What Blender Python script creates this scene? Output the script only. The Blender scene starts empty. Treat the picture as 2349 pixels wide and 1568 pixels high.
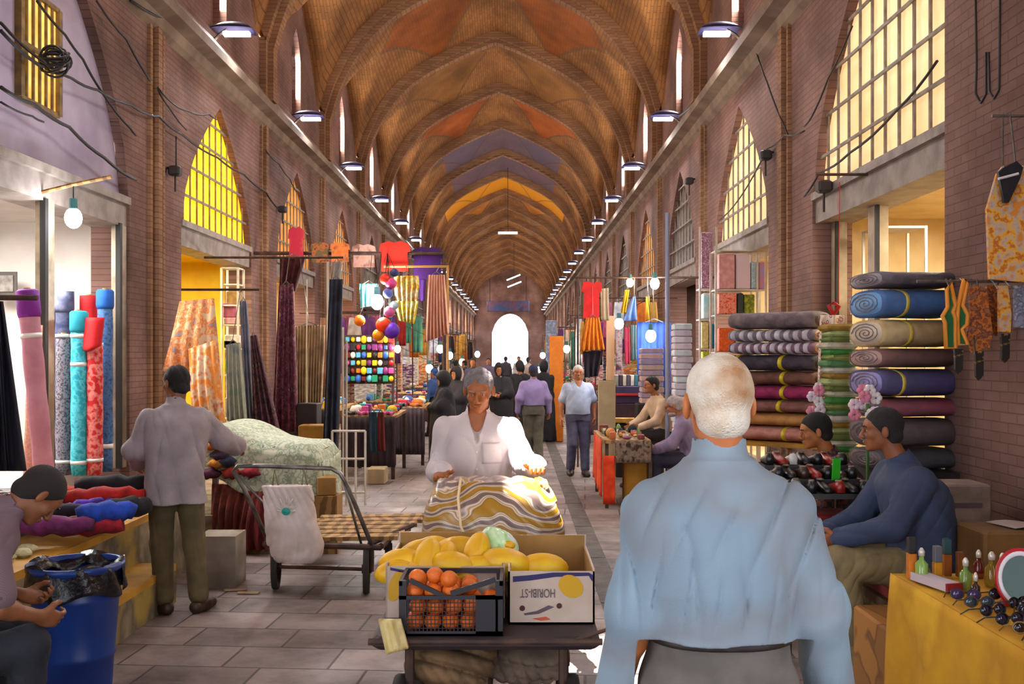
import bpy, math, random
import numpy as np
from mathutils import Vector, Matrix, noise as mnoise
import openvdb
R = math.radians
sc = bpy.context.scene
COL = sc.collection
# ---------------------------------------------------------------- camera, world, sun, exposure
FPX, VX, VY, CAMZ = 2284.0, 1182.0, 812.0, 1.8
cam_d = bpy.data.cameras.new('camera'); cam = bpy.data.objects.new('camera', cam_d); COL.objects.link(cam)
cam_d.sensor_width = 36; cam_d.lens = 36 * FPX / 2349
cam_d.shift_x = -(VX - 1174.5) / 2349; cam_d.shift_y = (VY - 784) / 2349
cam_d.clip_end = 400; cam_d.clip_start = .05
cam.location = (0, 0, CAMZ); cam.rotation_euler = (R(90), 0, 0)
sc.camera = cam
w = bpy.data.worlds.new('World'); sc.world = w; w.use_nodes = True
bg = w.node_tree.nodes['Background']; bg.inputs[0].default_value = (.82, .9, 1, 1); bg.inputs[1].default_value = 5.0
sc.view_settings.view_transform = 'Standard'; sc.view_settings.look = 'None'
sc.view_settings.gamma = 1; sc.view_settings.exposure = .35
sc.view_settings.use_curve_mapping = False
sc.cycles.use_denoising = True
sc.cycles.max_bounces = 5; sc.cycles.diffuse_bounces = 3; sc.cycles.glossy_bounces = 2
sc.cycles.transmission_bounces = 3; sc.cycles.transparent_max_bounces = 6
sc.cycles.sample_clamp_indirect = 4; sc.cycles.caustics_reflective = False; sc.cycles.caustics_refractive = False

def light(kind, loc, energy, col=(1, 1, 1), size=.2, rot=(0, 0, 0), name='lamp_light', parent=None, sy=None, spot=None, spread=None):
    d = bpy.data.lights.new(name, kind); o = bpy.data.objects.new(name, d); COL.objects.link(o)
    o.location = loc; o.rotation_euler = rot; d.energy = energy; d.color = col
    if kind == 'AREA':
        d.size = size
        if sy: d.shape = 'RECTANGLE'; d.size_y = sy
        if spread: d.spread = spread
    elif kind == 'SUN': d.angle = size
    else: d.shadow_soft_size = size
    if spot: d.spot_size = spot; d.spot_blend = .5
    if parent: o.parent = parent
    return o
# the shaft of sun that falls through the roof opening on to the porter
SUN_DIR = Vector((.25, .25, -1)).normalized()
sun = light('SUN', (0, 0, 20), 55, (1, .97, .93), R(.6), name='sun')
sun.rotation_euler = SUN_DIR.to_track_quat('-Z', 'Y').to_euler()

# ---------------------------------------------------------------- hall layout
XL, XR, XC, HW = -4.2, 3.15, -.525, 3.675
Y0, Y1 = -8.5, 101.5
BAYS = [4.1 + 5 * i - (5 * 2) for i in range(22)]      # bay centres, -5.9 .. 99.1
def P(px, py, Y): return Vector(((px - VX) / FPX * Y, Y, CAMZ + (VY - py) / FPX * Y))
def PZ(px, z, Y): return Vector(((px - VX) / FPX * Y, Y, z))

# ---------------------------------------------------------------- materials
def lin(c):
    if isinstance(c, str):
        c = tuple(int(c[i:i + 2], 16) / 255 for i in (0, 2, 4))
    return tuple(((x + .055) / 1.055) ** 2.4 if x > .04045 else x / 12.92 for x in c[:3]) + (1,)
MATS = {}
def M(name, col='808080', rough=.8, col2=None, scale=8, kind='noise', metal=0, bump=0, emit=0, alpha=1, trans=0, detail=3, stretch=(1, 1, 1), lo=.35, hi=.65, bscale=None, spec=None, sheen=0):
    if name in MATS: return MATS[name]
    m = bpy.data.materials.new(name); m.use_nodes = True; MATS[name] = m
    nt = m.node_tree; N = nt.nodes; L = nt.links; b = N['Principled BSDF']
    c1 = lin(col); b.inputs['Base Color'].default_value = c1; b.inputs['Roughness'].default_value = rough
    b.inputs['Metallic'].default_value = metal
    if spec is not None: b.inputs['Specular IOR Level'].default_value = spec
    if trans: b.inputs['Transmission Weight'].default_value = trans
    if alpha < 1: b.inputs['Alpha'].default_value = alpha
    tc = N.new('ShaderNodeTexCoord'); mp = N.new('ShaderNodeMapping'); mp.inputs['Scale'].default_value = stretch
    L.new(tc.outputs['Object'], mp.inputs[0]); vec = mp.outputs[0]
    if emit:
        b.inputs['Emission Color'].default_value = c1; b.inputs['Emission Strength'].default_value = emit
    fac = None
    if kind in ('noise', 'blotch'):
        t = N.new('ShaderNodeTexNoise'); t.inputs['Scale'].default_value = scale; t.inputs['Detail'].default_value = detail; L.new(vec, t.inputs['Vector']); fac = t.outputs['Fac']
    elif kind == 'wave':
        t = N.new('ShaderNodeTexWave'); t.inputs['Scale'].default_value = scale; t.inputs['Distortion'].default_value = 9; t.inputs['Detail'].default_value = detail
        t.inputs['Detail Scale'].default_value = .8; L.new(vec, t.inputs['Vector']); fac = t.outputs['Fac']
    elif kind == 'grain':
        t = N.new('ShaderNodeTexWave'); t.bands_direction = 'Z'; t.inputs['Scale'].default_value = scale; t.inputs['Distortion'].default_value = 22; t.inputs['Detail'].default_value = detail
        t.inputs['Detail Scale'].default_value = .75; L.new(vec, t.inputs['Vector']); fac = t.outputs['Fac']
    elif kind == 'stripe':
        t = N.new('ShaderNodeTexWave'); t.inputs['Scale'].default_value = scale; L.new(vec, t.inputs['Vector']); fac = t.outputs['Fac']
    elif kind == 'voro':
        t = N.new('ShaderNodeTexVoronoi'); t.inputs['Scale'].default_value = scale; L.new(vec, t.inputs['Vector']); fac = t.outputs['Distance']
    elif kind == 'check':
        t = N.new('ShaderNodeTexChecker'); t.inputs['Scale'].default_value = scale; L.new(vec, t.inputs['Vector']); fac = t.outputs['Fac']
    if col2 is not None and fac is not None:
        r = N.new('ShaderNodeValToRGB'); L.new(fac, r.inputs[0]); e = r.color_ramp.elements
        cols = col2 if isinstance(col2, (list, tuple)) else [col2]
        cols = [col] + list(cols)
        e[0].position = lo; e[0].color = lin(cols[0]); e[1].position = hi; e[1].color = lin(cols[-1])
        for i, c in enumerate(cols[1:-1]):
            q = e.new(lo + (hi - lo) * (i + 1) / (len(cols) - 1)); q.color = lin(c)
        L.new(r.outputs[0], b.inputs['Base Color'])
        if emit: L.new(r.outputs[0], b.inputs['Emission Color'])
    if bump:
        t2 = N.new('ShaderNodeTexNoise'); t2.inputs['Scale'].default_value = bscale or scale * 3; t2.inputs['Detail'].default_value = 4; L.new(vec, t2.inputs['Vector'])
        bp = N.new('ShaderNodeBump'); bp.inputs['Strength'].default_value = bump; bp.inputs['Distance'].default_value = .02
        L.new(t2.outputs['Fac'], bp.inputs['Height']); L.new(bp.outputs[0], b.inputs['Normal'])
    return m
def nn(nt, typ, **kw):
    n = nt.nodes.new(typ)
    for k, v in kw.items(): setattr(n, k, v)
    return n
def mth(nt, op, a, b=None, c=None):
    n = nt.nodes.new('ShaderNodeMath'); n.operation = op
    for i, x in enumerate((a, b, c)):
        if x is None: continue
        if hasattr(x, 'default_value') and not isinstance(x, (int, float)): nt.links.new(x, n.inputs[i])
        else: n.inputs[i].default_value = x
    return n.outputs[0]
def mixc(nt, f, a, b, mode='MIX'):
    n = nt.nodes.new('ShaderNodeMix'); n.data_type = 'RGBA'; n.blend_type = mode
    for i, x in ((0, f), (6, a), (7, b)):
        if isinstance(x, (tuple, int, float)): n.inputs[i].default_value = x
        else: nt.links.new(x, n.inputs[i])
    return n.outputs[2]
def brick_mat(name, cA, cB, mortar, axis, sx=.22, sy=.065, patches=False, grime=.5):
    """brickwork in world metres; axis 'x' = wall facing x (uses y,z), 'y' = facing y (x,z), 'z' = vault (y, x)"""
    m = bpy.data.materials.new(name); m.use_nodes = True; MATS[name] = m
    nt = m.node_tree; L = nt.links; b = nt.nodes['Principled BSDF']; b.inputs['Roughness'].default_value = .9; b.inputs['Specular IOR Level'].default_value = .25
    g = nn(nt, 'ShaderNodeNewGeometry'); s = nn(nt, 'ShaderNodeSeparateXYZ'); L.new(g.outputs['Position'], s.inputs[0])
    c = nn(nt, 'ShaderNodeCombineXYZ')
    o = {'x': ('Y', 'Z'), 'y': ('X', 'Z'), 'z': ('Y', 'X')}[axis]
    L.new(s.outputs[o[0]], c.inputs[0]); L.new(s.outputs[o[1]], c.inputs[1])
    br = nn(nt, 'ShaderNodeTexBrick'); L.new(c.outputs[0], br.inputs['Vector'])
    br.inputs['Color1'].default_value = lin(cA); br.inputs['Color2'].default_value = lin(cB); br.inputs['Mortar'].default_value = lin(mortar)
    br.inputs['Scale'].default_value = 1; br.inputs['Brick Width'].default_value = sx; br.inputs['Row Height'].default_value = sy
    br.inputs['Mortar Size'].default_value = .006; br.inputs['Mortar Smooth'].default_value = .5
    no = nn(nt, 'ShaderNodeTexNoise'); no.inputs['Scale'].default_value = .9; no.inputs['Detail'].default_value = 6; L.new(g.outputs['Position'], no.inputs['Vector'])
    rp = nn(nt, 'ShaderNodeValToRGB'); L.new(no.outputs['Fac'], rp.inputs[0])
    rp.color_ramp.elements[0].position = .3; rp.color_ramp.elements[0].color = (grime, grime * .93, grime * .9, 1)
    rp.color_ramp.elements[1].position = .68; rp.color_ramp.elements[1].color = (1.15, 1.12, 1.12, 1)
    base = mixc(nt, 1.0, br.outputs['Color'], rp.outputs[0], 'MULTIPLY')
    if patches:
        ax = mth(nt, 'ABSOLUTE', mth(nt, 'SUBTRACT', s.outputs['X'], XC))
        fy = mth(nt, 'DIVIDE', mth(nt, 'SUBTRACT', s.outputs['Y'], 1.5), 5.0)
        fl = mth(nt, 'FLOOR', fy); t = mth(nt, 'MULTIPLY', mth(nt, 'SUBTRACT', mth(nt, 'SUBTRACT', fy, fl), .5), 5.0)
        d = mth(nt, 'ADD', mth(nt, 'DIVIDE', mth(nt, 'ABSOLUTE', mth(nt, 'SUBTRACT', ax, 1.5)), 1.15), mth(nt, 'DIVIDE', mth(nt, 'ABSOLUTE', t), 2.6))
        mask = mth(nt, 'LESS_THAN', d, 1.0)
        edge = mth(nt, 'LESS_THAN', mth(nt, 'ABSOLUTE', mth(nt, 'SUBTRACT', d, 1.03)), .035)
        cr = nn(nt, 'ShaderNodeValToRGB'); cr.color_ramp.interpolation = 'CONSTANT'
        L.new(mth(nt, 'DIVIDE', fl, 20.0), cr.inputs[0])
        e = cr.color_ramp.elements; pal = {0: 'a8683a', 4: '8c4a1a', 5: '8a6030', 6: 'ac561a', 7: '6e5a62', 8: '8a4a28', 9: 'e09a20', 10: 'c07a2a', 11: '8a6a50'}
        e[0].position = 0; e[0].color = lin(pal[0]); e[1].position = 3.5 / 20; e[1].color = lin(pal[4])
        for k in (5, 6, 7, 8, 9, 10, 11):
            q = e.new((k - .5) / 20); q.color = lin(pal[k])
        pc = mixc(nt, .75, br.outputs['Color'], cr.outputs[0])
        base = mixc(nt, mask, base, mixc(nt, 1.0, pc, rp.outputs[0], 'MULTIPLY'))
        # one whole bay is coloured ochre, two have slate coloured crowns
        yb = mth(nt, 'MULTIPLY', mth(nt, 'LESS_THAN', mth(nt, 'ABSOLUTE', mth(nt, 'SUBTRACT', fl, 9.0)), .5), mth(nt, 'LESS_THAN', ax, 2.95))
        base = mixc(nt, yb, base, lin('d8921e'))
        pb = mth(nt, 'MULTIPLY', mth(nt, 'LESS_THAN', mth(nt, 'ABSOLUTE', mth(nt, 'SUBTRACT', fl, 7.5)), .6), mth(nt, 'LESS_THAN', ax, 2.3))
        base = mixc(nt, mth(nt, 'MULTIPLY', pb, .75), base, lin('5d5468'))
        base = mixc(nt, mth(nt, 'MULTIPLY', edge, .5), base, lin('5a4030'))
    L.new(base, b.inputs['Base Color'])
    bp = nn(nt, 'ShaderNodeBump'); bp.inputs['Strength'].default_value = .5; bp.inputs['Distance'].default_value = .02
    L.new(mth(nt, 'SUBTRACT', mth(nt, 'MULTIPLY', no.outputs['Fac'], 1.2), br.outputs['Fac']), bp.inputs['Height']); L.new(bp.outputs[0], b.inputs['Normal'])
    return m
MW = brick_mat('wall_brick', '8f7068', '86675d', '775b54', 'x', grime=.42)
MWY = brick_mat('wall_brick_front', '8f7068', '86675d', '775b54', 'y')
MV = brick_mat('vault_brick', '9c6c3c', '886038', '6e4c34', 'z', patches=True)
MRIB = brick_mat('rib_brick', '9c7858', '8a664c', '73553f', 'x', grime=.6)

# ---------------------------------------------------------------- mesh helpers
ORG = {}
class MB:
    def __init__(s): s.v = []; s.f = []; s.m = []; s.cur = 0
    def add(s, vs, fs):
        o = len(s.v); s.v += [tuple(x) for x in vs]; s.f += [tuple(i + o for i in f) for f in fs]; s.m += [s.cur] * len(fs)
        return s
    def box(s, c, d, rz=0, rx=0, ry=0, taper=1):
        vs = []
        mt = Matrix.Rotation(rz, 3, 'Z') @ Matrix.Rotation(ry, 3, 'Y') @ Matrix.Rotation(rx, 3, 'X')
        for z in (-.5, .5):
            k = taper if z > 0 else 1
            for x, y in ((-.5, -.5), (.5, -.5), (.5, .5), (-.5, .5)):
                vs.append(Vector(c) + mt @ Vector((x * d[0] * k, y * d[1] * k, z * d[2])))
        return s.add(vs, [(0, 3, 2, 1), (4, 5, 6, 7), (0, 1, 5, 4), (1, 2, 6, 5), (2, 3, 7, 6), (3, 0, 4, 7)])
    def bx(s, x0, x1, y0, y1, z0, z1): return s.box(((x0 + x1) / 2, (y0 + y1) / 2, (z0 + z1) / 2), (x1 - x0, y1 - y0, z1 - z0))
    def rbox(s, c, d, b=.02, rz=0, rx=0):
        """box with softened edges"""
        mt = Matrix.Rotation(rz, 3, 'Z') @ Matrix.Rotation(rx, 3, 'X'); h = [x / 2 for x in d]; b = min(b, min(h) * .9)
        rings = []
        for z, k in ((-h[2], b), (-h[2] + b, 0), (h[2] - b, 0), (h[2], b)):
            a, e = h[0] - k, h[1] - k; q = b
            r = [(-a + q, -e), (a - q, -e), (a, -e + q), (a, e - q), (a - q, e), (-a + q, e), (-a, e - q), (-a, -e + q)]
            rings.append([Vector(c) + mt @ Vector((x, y, z)) for x, y in r])
        vs = [p for r in rings for p in r]; fs = [tuple(reversed(range(8))), tuple(range(24, 32))]
        for i in range(3):
            for j in range(8): fs.append((i * 8 + j, i * 8 + (j + 1) % 8, i * 8 + 8 + (j + 1) % 8, i * 8 + 8 + j))
        return s.add(vs, fs)
    def tube(s, pts, r, n=8, closed=False, sq=1):
        pts = [Vector(p) for p in pts]; rs = r if isinstance(r, (list, tuple)) else [r] * len(pts)
        vs = []; up = None
        for i, p in enumerate(pts):
            a = pts[(i - 1) % len(pts)] if (i or closed) else p; c = pts[(i + 1) % len(pts)] if (i < len(pts) - 1 or closed) else p
            t = (c - a).normalized()
            if up is None: up = Vector((0, 0, 1)) if abs(t.z) < .9 else Vector((0, 1, 0))
            u = t.cross(up); u = u.normalized() if u.length > 1e-6 else Vector((1, 0, 0)); v = u.cross(t); up = v
            for k in range(n):
                g = 2 * math.pi * k / n; vs.append(p + (u * math.cos(g) + v * math.sin(g) * sq) * rs[i])
        fs = []; m = len(pts)
        for i in range(m if closed else m - 1):
            for k in range(n):
                j = (i + 1) % m; fs.append((i * n + k, i * n + (k + 1) % n, j * n + (k + 1) % n, j * n + k))
        if not closed: fs += [tuple(reversed(range(n))), tuple(range((m - 1) * n, m * n))]
        return s.add(vs, fs)
    def lathe(s, prof, c=(0, 0, 0), n=20, mt=None, sx=1, sy=1):
        vs = []; mt = mt or Matrix.Identity(3)
        for r, z in prof:
            for k in range(n):
                g = 2 * math.pi * k / n; vs.append(Vector(c) + mt @ Vector((r * math.cos(g) * sx, r * math.sin(g) * sy, z)))
        fs = []
        for i in range(len(prof) - 1):
            for k in range(n): fs.append((i * n + k, i * n + (k + 1) % n, (i + 1) * n + (k + 1) % n, (i + 1) * n + k))
        if prof[0][0] > 1e-5: fs.append(tuple(reversed(range(n))))
        if prof[-1][0] > 1e-5: fs.append(tuple(range((len(prof) - 1) * n, len(prof) * n)))
        return s.add(vs, fs)
    def ball(s, c, r, n=12, mt=None):
        r = r if isinstance(r, (tuple, list)) else (r, r, r); mt = mt or Matrix.Identity(3); vs = []; m = n // 2 + 1
        for i in range(m + 1):
            a = math.pi * i / m
            for k in range(n):
                g = 2 * math.pi * k / n
                vs.append(Vector(c) + mt @ Vector((r[0] * math.sin(a) * math.cos(g), r[1] * math.sin(a) * math.sin(g), -r[2] * math.cos(a))))
        fs = [(i * n + k, i * n + (k + 1) % n, (i + 1) * n + (k + 1) % n, (i + 1) * n + k) for i in range(m) for k in range(n)]
        return s.add(vs, fs)
    def grid(s, fn, nu, nv, closed_u=False):
        vs = [fn(i / nu, j / nv) for j in range(nv + 1) for i in range(nu + 1)]
        fs = [(j * (nu + 1) + i, j * (nu + 1) + i + 1, (j + 1) * (nu + 1) + i + 1, (j + 1) * (nu + 1) + i) for j in range(nv) for i in range(nu)]
        return s.add(vs, fs)
    def sheet(s, fn, nu, nv, th, nrm):
        """a cloth sheet with thickness th along vector nrm"""
        nrm = Vector(nrm) * th; A = [[Vector(fn(i / nu, j / nv)) for i in range(nu + 1)] for j in range(nv + 1)]
        vs = [p for r in A for p in r]; k = len(vs); vs += [p - nrm for p in vs]; W = nu + 1; fs = []
        for j in range(nv):
            for i in range(nu):
                a = j * W + i; fs += [(a, a + 1, a + W + 1, a + W), (k + a + W, k + a + W + 1, k + a + 1, k + a)]
        for i in range(nu):
            fs += [(i + 1, i, k + i, k + i + 1), (nv * W + i, nv * W + i + 1, k + nv * W + i + 1, k + nv * W + i)]
        for j in range(nv):
            a = j * W; fs += [(a, a + W, k + a + W, k + a)]; a += nu; fs += [(a + W, a, k + a, k + a + W)]
        return s.add(vs, fs)
    def prism(s, poly, a, b, mt=None):
        """polygon in (x,z) extruded between y=a and y=b"""
        mt = mt or Matrix.Identity(3); n = len(poly)
        vs = [mt @ Vector((x, a, z)) for x, z in poly] + [mt @ Vector((x, b, z)) for x, z in poly]
        fs = [tuple(range(n)), tuple(reversed(range(n, 2 * n)))] + [((i + 1) % n, i, n + i, n + (i + 1) % n) for i in range(n)]
        return s.add(vs, fs)
    def mirror_check(s): return s
def _fixn(me):
    import bmesh
    bm = bmesh.new(); bm.from_mesh(me); bmesh.ops.recalc_face_normals(bm, faces=bm.faces); bm.to_mesh(me); bm.free()
def mk(name, mb, mat, parent=None, smooth=False, fix=True, sub=0, org=None):
    me = bpy.data.meshes.new(name)
    V = np.array(mb.v if isinstance(mb, MB) else mb[0], dtype=float); F = mb.f if isinstance(mb, MB) else mb[1]
    po = ORG[parent.name] if parent else None
    if parent: o0 = po
    elif org is not None: o0 = Vector(org)
    else:
        lo, hi = V.min(0), V.max(0); o0 = Vector(((lo[0] + hi[0]) / 2, (lo[1] + hi[1]) / 2, lo[2]))
    V = V - np.array(o0)
    me.from_pydata(V.tolist(), [], F if isinstance(F, list) else F.tolist())
    for q in (mat if isinstance(mat, (list, tuple)) else [mat]): me.materials.append(q)
    if isinstance(mb, MB) and max(mb.m, default=0) > 0: me.polygons.foreach_set('material_index', mb.m)
    if fix: _fixn(me)
    if smooth: me.polygons.foreach_set('use_smooth', [True] * len(me.polygons))
    me.update()
    o = bpy.data.objects.new(name, me); COL.objects.link(o)
    if parent: o.parent = parent; ORG[o.name] = po
    else: o.location = o0; ORG[o.name] = o0
    if sub:
        md = o.modifiers.new('sub', 'SUBSURF'); md.levels = sub; md.render_levels = sub
    return o
def tag(o, label, cat, group=None, kind=None):
    o['label'] = label; o['category'] = cat
    if group: o['group'] = group
    if kind: o['kind'] = kind
    return o
def emp(name, loc, label, cat, group=None):
    o = bpy.data.objects.new(name, None); COL.objects.link(o); o.location = loc; ORG[o.name] = Vector(loc); o.empty_display_size = .1
    return tag(o, label, cat, group)
def struct(name, mb, mat, parent=None, smooth=False, fix=True):
    o = mk(name, mb, mat, parent, smooth, fix)
    if not parent: o['kind'] = 'structure'
    return o
def kids(o): return [c for c in bpy.data.objects if c.parent == o]
KID = {}
def dup(root, loc=None, rz=None, label=None, group=None, scale=None, ch=None):
    def walk(o, par):
        c = o.copy(); COL.objects.link(c); c.parent = par
        for k in KID.setdefault(o.name, kids(o)): walk(k, c)
        return c
    r = walk(root, None)
    if loc is not None: r.location = loc
    if rz is not None: r.rotation_euler = (0, 0, rz)
    if scale is not None: r.scale = scale if isinstance(scale, (tuple, list)) else (scale,) * 3
    if label: r['label'] = label
    if group: r['group'] = group
    return r
rnd = random.Random(7)
# ================================================================ STRUCTURE
def floor_mat():
    m = bpy.data.materials.new('stone_paving'); m.use_nodes = True; nt = m.node_tree; L = nt.links; b = nt.nodes['Principled BSDF']
    g = nn(nt, 'ShaderNodeNewGeometry')
    mp = nn(nt, 'ShaderNodeMapping'); L.new(g.outputs['Position'], mp.inputs[0]); mp.inputs['Rotation'].default_value = (0, 0, R(4))
    br = nn(nt, 'ShaderNodeTexBrick'); L.new(mp.outputs[0], br.inputs['Vector']); br.offset = .37
    br.inputs['Color1'].default_value = lin('9c8e88'); br.inputs['Color2'].default_value = lin('776b68'); br.inputs['Mortar'].default_value = lin('4c423c')
    br.inputs['Scale'].default_value = 1; br.inputs['Brick Width'].default_value = .62; br.inputs['Row Height'].default_value = .4
    br.inputs['Mortar Size'].default_value = .009; br.inputs['Mortar Smooth'].default_value = .4
    no = nn(nt, 'ShaderNodeTexNoise'); no.inputs['Scale'].default_value = 1.7; no.inputs['Detail'].default_value = 8; no.inputs['Roughness'].default_value = .65; L.new(g.outputs['Position'], no.inputs['Vector'])
    rp = nn(nt, 'ShaderNodeValToRGB'); L.new(no.outputs['Fac'], rp.inputs[0])
    rp.color_ramp.elements[0].position = .32; rp.color_ramp.elements[0].color = (.34, .29, .26, 1); rp.color_ramp.elements[1].position = .62; rp.color_ramp.elements[1].color = (1.1, 1.05, 1.05, 1)
    L.new(mixc(nt, 1.0, br.outputs['Color'], rp.outputs[0], 'MULTIPLY'), b.inputs['Base Color'])
    r2 = nn(nt, 'ShaderNodeMapRange'); L.new(no.outputs['Fac'], r2.inputs[0]); r2.inputs['To Min'].default_value = .75; r2.inputs['To Max'].default_value = .42
    L.new(r2.outputs[0], b.inputs['Roughness'])
    bp = nn(nt, 'ShaderNodeBump'); bp.inputs['Strength'].default_value = .6; bp.inputs['Distance'].default_value = .015
    L.new(mth(nt, 'SUBTRACT', no.outputs['Fac'], br.outputs['Fac']), bp.inputs['Height']); L.new(bp.outputs[0], b.inputs['Normal'])
    return m
mb = MB(); mb.bx(-9, 8, Y0 - 4, 150, -.2, 0); struct('floor', mb, floor_mat())
mb = MB()
for i in range(60): mb.bx(.62, .80, -4 + i * 1.6, -4 + i * 1.6 + 1.58, 0, .006)
struct('trim_1', mb, M('drain_cover', '5a504a', .7, '3c342f', 6, bump=.4))

APX = {}
def apex(i, side=0): return (5.95 if side > 0 else 5.8) if abs(BAYS[i] - 9.1) < .1 else 5.3
def opening(side, i):
    if side > 0 and abs(BAYS[i] - 9.1) < .1: return 8.35, 2.2
    c = BAYS[i] + (.08 if side < 0 else -.05); return c, 1.66
def zarch(t, sp, ap):
    t = min(1, abs(t)); return sp + (ap - sp) * max(0, 1 - t) ** (1 / 1.75)
Bprof = [(0, 10.15), (.12, 10.0), (.30, 9.72), (.50, 9.36), (.65, 9.02), (.78, 8.55), (.88, 8.02), (.95, 7.5), (1.0, 6.9)]
def BZ(u):
    u = min(1, abs(u)); return float(np.interp(u, [a for a, _ in Bprof], [b for _, b in Bprof]))
def CZ(t):      # side lunette height above bay offset t
    t = abs(t)
    return 6.2 + 2.75 * max(0, 1 - t / 2.3) ** .6 if t < 2.3 else 6.2
TW = .42
def wall(side):
    X = XL if side < 0 else XR; S = side
    mb = MB()
    for i, c0 in enumerate(BAYS):
        c, hw = opening(side, i); ap = apex(i, side)
        y0, y1 = c0 - 2.5, c0 + 2.5
        def bx2(ya, yb, za, zb):
            xa, xb = sorted((X, X + S * TW)); mb.bx(xa, xb, ya, yb, za, zb)
        bx2(y0, c - hw, 0, 6.0); bx2(c + hw, y1, 0, 6.0)
        n = 20
        for k in range(n):
            ya, yb = c - hw + 2 * hw * k / n, c - hw + 2 * hw * (k + 1) / n
            za, zb = zarch((ya - c) / hw, 3.4, ap), zarch((yb - c) / hw, 3.4, ap)
            vs = [(X, ya, za), (X, yb, zb), (X, yb, 6), (X, ya, 6)]; vs += [(X + S * TW, y, z) for _, y, z in vs]
            mb.add(vs, [(0, 1, 2, 3), (7, 6, 5, 4), (0, 4, 5, 1), (3, 2, 6, 7)])
        # upper wall with the clerestory slot
        ys = sorted(set([y0 + 5 * k / 20 for k in range(21)] + [c0 - .38, c0 + .38, c0 - .19, c0, c0 + .19]))
        for ya, yb in zip(ys[:-1], ys[1:]):
            ta, tb = max(6.9, CZ(ya - c0)) + .1, max(6.9, CZ(yb - c0)) + .1
            if yb <= c0 - .38 + 1e-6 or ya >= c0 + .38 - 1e-6: seg = [(6.0, 6.0, ta, tb)]
            else:
                wa, wb = 7.5 + .55 * max(0, 1 - abs(ya - c0) / .38) ** .6, 7.5 + .55 * max(0, 1 - abs(yb - c0) / .38) ** .6
                seg = [(6.0, 6.0, 6.35, 6.35), (wa, wb, ta, tb)]
            for a0, b0, a1, b1 in seg:
                vs = [(X, ya, a0), (X, yb, b0), (X, yb, b1), (X, ya, a1)]; vs += [(X + S * .6, y, z) for _, y, z in vs]
                mb.add(vs, [(0, 1, 2, 3), (7, 6, 5, 4), (0, 4, 5, 1), (3, 2, 6, 7)])
        for yy in (c0 - .38, c0 + .38):
            mb.add([(X, yy, 6.35), (X + S * .6, yy, 6.35), (X + S * .6, yy, 7.5), (X, yy, 7.5)], [(0, 1, 2, 3)])
        mb.bx(min(X + S * .2, X + S * .28), max(X + S * .2, X + S * .28), c0 - .38, c0 + .38, 6.3, 7.0)
        for q in range(3): mb.bx(min(X + S * .15, X + S * .3), max(X + S * .15, X + S * .3), c0 - .38, c0 + .38, 7.12 + .25 * q, 7.17 + .25 * q)
    struct('wall_left' if side < 0 else 'wall_right', mb, MW, fix=False)
wall(-1); wall(1)
mb = MB(); mb.bx(3.105, 3.62, 6.0, 7.2, 0, 6.0); struct('wall_right_pier', mb, MW)
# vault
def VZ(x, y):
    u = max(-1, min(1, (x - XC) / HW)); t = ((y - 1.6) % 5) - 2.5
    return max(BZ(u) + .14 + .42 * math.cos(math.pi * t / 5) * (1 - u * u), CZ(t) + .05)
def ceiling():
    us = np.sin(np.linspace(-1, 1, 61) * math.pi / 2); xs = XC + us * HW
    ys = np.arange(Y0 + .1, Y1 + .01, .25); V = []; F = []
    for y in ys:
        t = ((y - 1.6) % 5) - 2.5
        for u in us: V.append((XC + u * HW, y, max(BZ(u) + .14 + .42 * math.cos(math.pi * t / 5) ** 1.0 * (1 - u * u), CZ(t) + .05)))
    n = len(us)
    for j in range(len(ys) - 1):
        for i in range(n - 1):
            if (xs[i] + xs[i + 1]) / 2 > HOLE_X[0] and (xs[i] + xs[i + 1]) / 2 < HOLE_X[1] and HOLE_Y[0] < (ys[j] + ys[j + 1]) / 2 < HOLE_Y[1]: continue
            F.append((j * n + i, j * n + i + 1, (j + 1) * n + i + 1, (j + 1) * n + i))
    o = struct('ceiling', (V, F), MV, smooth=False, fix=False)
    md = o.modifiers.new('thick', 'SOLIDIFY'); md.thickness = .02; md.offset = 1
    for p in o.data.polygons: p.use_smooth = True
# hole sits where the sun line through the porter meets the vault
hc = Vector((.37, 5.66, 1.1))
while hc.z < VZ(hc.x, hc.y) + .15: hc -= SUN_DIR * .05
HOLE_X = (hc.x - .30, hc.x + .30); HOLE_Y = (hc.y - .52, hc.y + .52)
ceiling()
tn = 2
# ribs and pilasters
def rib(yc):
    mb = MB()
    for dy, wd, dp in ((0, .26, .20), (-.20, .14, .11), (.20, .14, .11)):
        us = [math.sin(a) for a in np.linspace(-math.pi / 2, math.pi / 2, 37)]
        V = []; n = len(us)
        for y in (yc + dy - wd / 2, yc + dy + wd / 2):
            for u in us: V.append((XC + u * (HW - dp), y, BZ(u) - dp + .14))
            for u in us: V.append((XC + u * HW, y, BZ(u) + .3))
        F = []
        for i in range(n - 1):
            F += [(i, i + 1, 2 * n + i + 1, 2 * n + i), (i, n + i, n + i + 1, i + 1), (2 * n + i, 2 * n + i + 1, 3 * n + i + 1, 3 * n + i)]
        mb.add(V, F)
        for X, S in ((XL, 1), (XR, -1)):
            xa, xb = sorted((X, X + S * dp)); mb.bx(xa, xb, yc + dy - wd / 2, yc + dy + wd / 2, 6.0, 7.0)
            if yc < 9: continue
            xa, xb = sorted((X, X + S * dp * .35)); mb.bx(xa, xb, yc + dy - wd / 4, yc + dy + wd / 4, .0, 6.0)
    return mb
for i in range(22):
    yc = 1.6 + 5 * i - 10
    if yc > Y1: break
    struct('trim_%d' % tn, rib(yc), MRIB); tn += 1
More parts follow.
